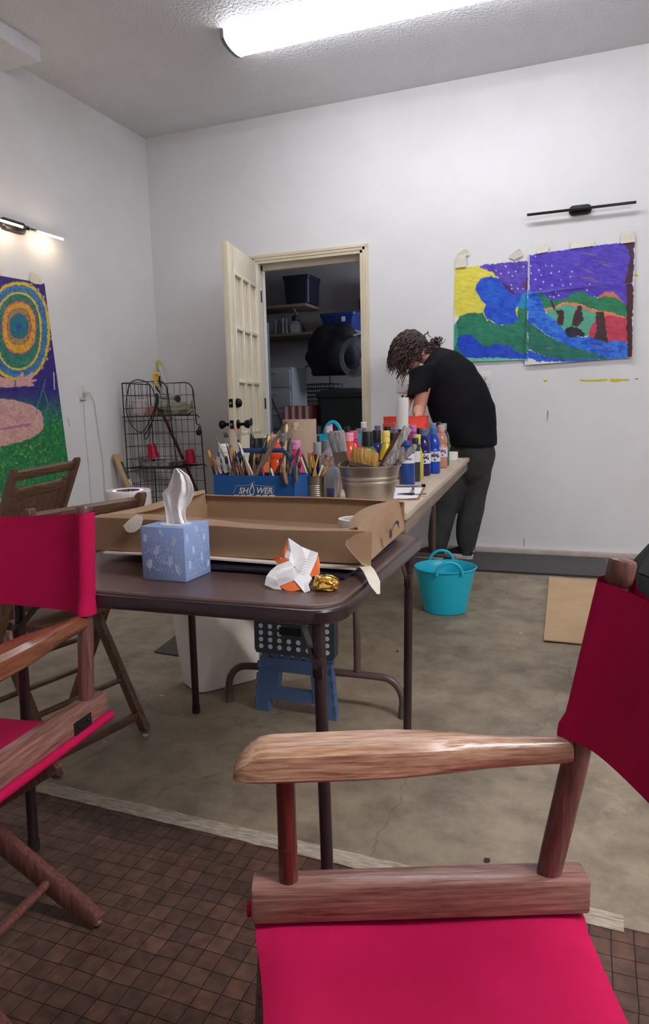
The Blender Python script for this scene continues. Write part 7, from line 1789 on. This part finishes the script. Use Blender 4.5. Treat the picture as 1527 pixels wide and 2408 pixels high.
# bench under the basket, striped box, drawers, broom, big bin
t = root('storage_bench', 'low dark bench along the back of the storeroom', 'bench', (-2.9, 7.38, .006)); zb_ = a2.z-.056
b = B(); b.box((-2.8, 7.38, zb_-.02), (2.6, .5, .04)); part('bench_top', b, shw, t)
for x in (-4.0, -2.9, -1.6): b = B(); b.box((x, 7.38, (zb_-.04)/2+.006), (.06, .44, zb_-.046)); part('leg', b, shw, t)
a0, a1 = S(668, 954, 6.45), S(732, 954, 6.45)
t = root('striped_box', 'red and white striped box on the storeroom floor', 'box', ((a0.x+a1.x)/2, 6.52, .006)); w_ = a1.x-a0.x
b = B(); b.box(((a0.x+a1.x)/2, 6.53, a0.z/2), (w_, .20, a0.z-.012)); bx_ = part('carton', b, M('dull_red_card', (130, 60, 60), .7), t)
b = B()
for k in range(4): b.box((a0.x+w_*(k+.5)/4, 6.428, a0.z/2), (w_/9, .004, a0.z-.02))
part('white_stripes', b, M('dull_white_card', (170, 160, 156), .7), t)
a0, a1 = S(638, 864, 6.7), S(686, 864, 6.7)
t = root('drawer_unit', 'pale plastic drawer unit beside the grey cabinet in the storeroom', 'drawers', ((a0.x+a1.x)/2-.1, 6.9, .006)); w_ = a1.x-a0.x+.2; cx = (a0.x+a1.x)/2-.1
b = B(); b.box((cx, 6.9, a0.z/2), (w_, .4, a0.z-.012), bev=.006); part('carcass', b, M('pale_drawer_plastic', (150, 156, 156), .5), t)
for k in range(5):
    z = a0.z-.12-.21*k
    if z > .1: b = B(); b.box((cx, 6.69, z), (w_-.03, .025, .17), bev=.006); b.box((cx, 6.672, z+.06), (.12, .02, .015), bev=.004); part('drawer', b, M('pale_drawer_plastic', (150, 156, 156), .5), t)
a0, a1 = S(637, 930, 6.4), S(668, 1000, 6.4); u = (a1-a0).normalized(); e_ = a0+u*((.02-a0.z)/u.z)
b = B(); b.tube([a0, e_], .014, n=8); single('broom_handle', b, M('dark_broom_wood', (44, 34, 32), .6), 'dark broom handle leaning inside the storeroom doorway', 'pole')
a0, a1 = S(742, 925, 6.5), S(856, 925, 6.5); cx = (a0.x+a1.x)/2; 
t = root('garbage_cart', 'big dark green wheeled bin at the lower right of the storeroom doorway', 'bin', (cx, 6.75, .006)); dg_ = M('dark_green_plastic', (26, 36, 32), .5); w_ = a1.x-a0.x
b = B(); b.rings([roundrect(cx, 6.78, w_*g, .55*g, .06, .006+z, 5) for g, z in ((.78, 0), (.8, .02), (1, a0.z-.06), (1.04, a0.z-.05), (1.04, a0.z-.02))]); part('bin_body', b, dg_, t)
b = B(); b.rings([roundrect(cx, 6.78, w_*g, .55*g, .06, a0.z+z, 5) for g, z in ((1.05, -.02), (1.05, 0), (.9, .03), (.5, .045))]); part('lid', b, dg_, t)
p = S(846, 715, 7.3); t = root('wall_bracket_box', 'small dark box on a bracket at the top right of the storeroom', 'box', (p.x, 7.55, p.z)); b = B(); b.box((p.x+.06, 7.55, p.z+.02), (.24, .24, .10), bev=.01); part('base_box', b, M('dark_grey_box', (50, 50, 56), .6), t)
b = B(); b.box((p.x+.08, 7.55, p.z+.17), (.14, .16, .2), bev=.01); part('top_box', b, M('navy_box', (40, 42, 62), .6), t)
p = S(616, 700, 5.62); 
b = B()
for k, r_ in enumerate((.05, .045, .04)): b.tube([(p.x-.02+r_*.6*math.cos(a), 5.56+.012*k, p.z+r_*1.3*math.sin(a)) for a in [2*PI*q/24 for q in range(24)]], .011, n=8, closed=True)
b.tube([(p.x-.02, 5.56, p.z+.06), (p.x-.03, 5.50, p.z+.10), (p.x-.05, 5.44, p.z+.11)], .006, n=6)
b.tube([(p.x-.02, 5.57, p.z-.06), (p.x+.02, 5.57, p.z-.12), (p.x-.01, 5.57, p.z-.17), (p.x+.02, 5.57, p.z-.2)], .006, n=6)
single('hung_rope_coil', b, M('tan_rope', (196, 160, 130), .8), 'coil of tan rope hanging just inside the storeroom door jamb', 'rope')
c = [at(px, py, 2, .001) for px, py in ((30, 1440), (84, 1462), (66, 1560), (14, 1560))]
b = B(); b.prism(c, (0, 0, .012)); single('wooden_board', b, M('orange_plank', (182, 128, 92), .5, col2=(150, 100, 70), scale=9, stretch=(1, 8, 8)), 'orange-brown wooden board on the floor at the far left behind the left director chair', 'board')
# litter on the floor
lit_r = random.Random(31)
def scrap(px, py, s, c, lab):
    p = at(px, py, 2, 0); b = B(); n = 7
    ring = [V((p.x+s*lit_r.uniform(.5, 1)*math.cos(2*PI*k/n), p.y+s*lit_r.uniform(.5, 1)*math.sin(2*PI*k/n), .001)) for k in range(n)]
    b.prism(ring, (0, 0, .002)); single('paint_chip', b, M('chip_%d' % c[0], c, .7), lab, 'floor scrap')
WH = (226, 220, 212); DK = (46, 40, 38)
scrap(342, 1730, .014, WH, 'white paint chip on the concrete beside the folding chair foot'); scrap(246, 1745, .005, WH, 'tiny white speck on the concrete left of the folding chair foot')
scrap(1345, 1447, .006, DK, 'small dark crumb on the cardboard sheet'); 
scrap(925, 1728, .012, WH, 'white flake near the rear right leg of the card table'); scrap(1224, 1490, .008, WH, 'white flake on the concrete left of the cardboard sheet')
scrap(1145, 2024, .012, DK, 'dark crumb on the concrete above the back end of the chair rail')
scrap(935, 1532, .010, DK, 'dark sliver on the concrete right of the work table foot'); scrap(380, 1637, .010, WH, 'pale chip on the concrete left of the white bin')
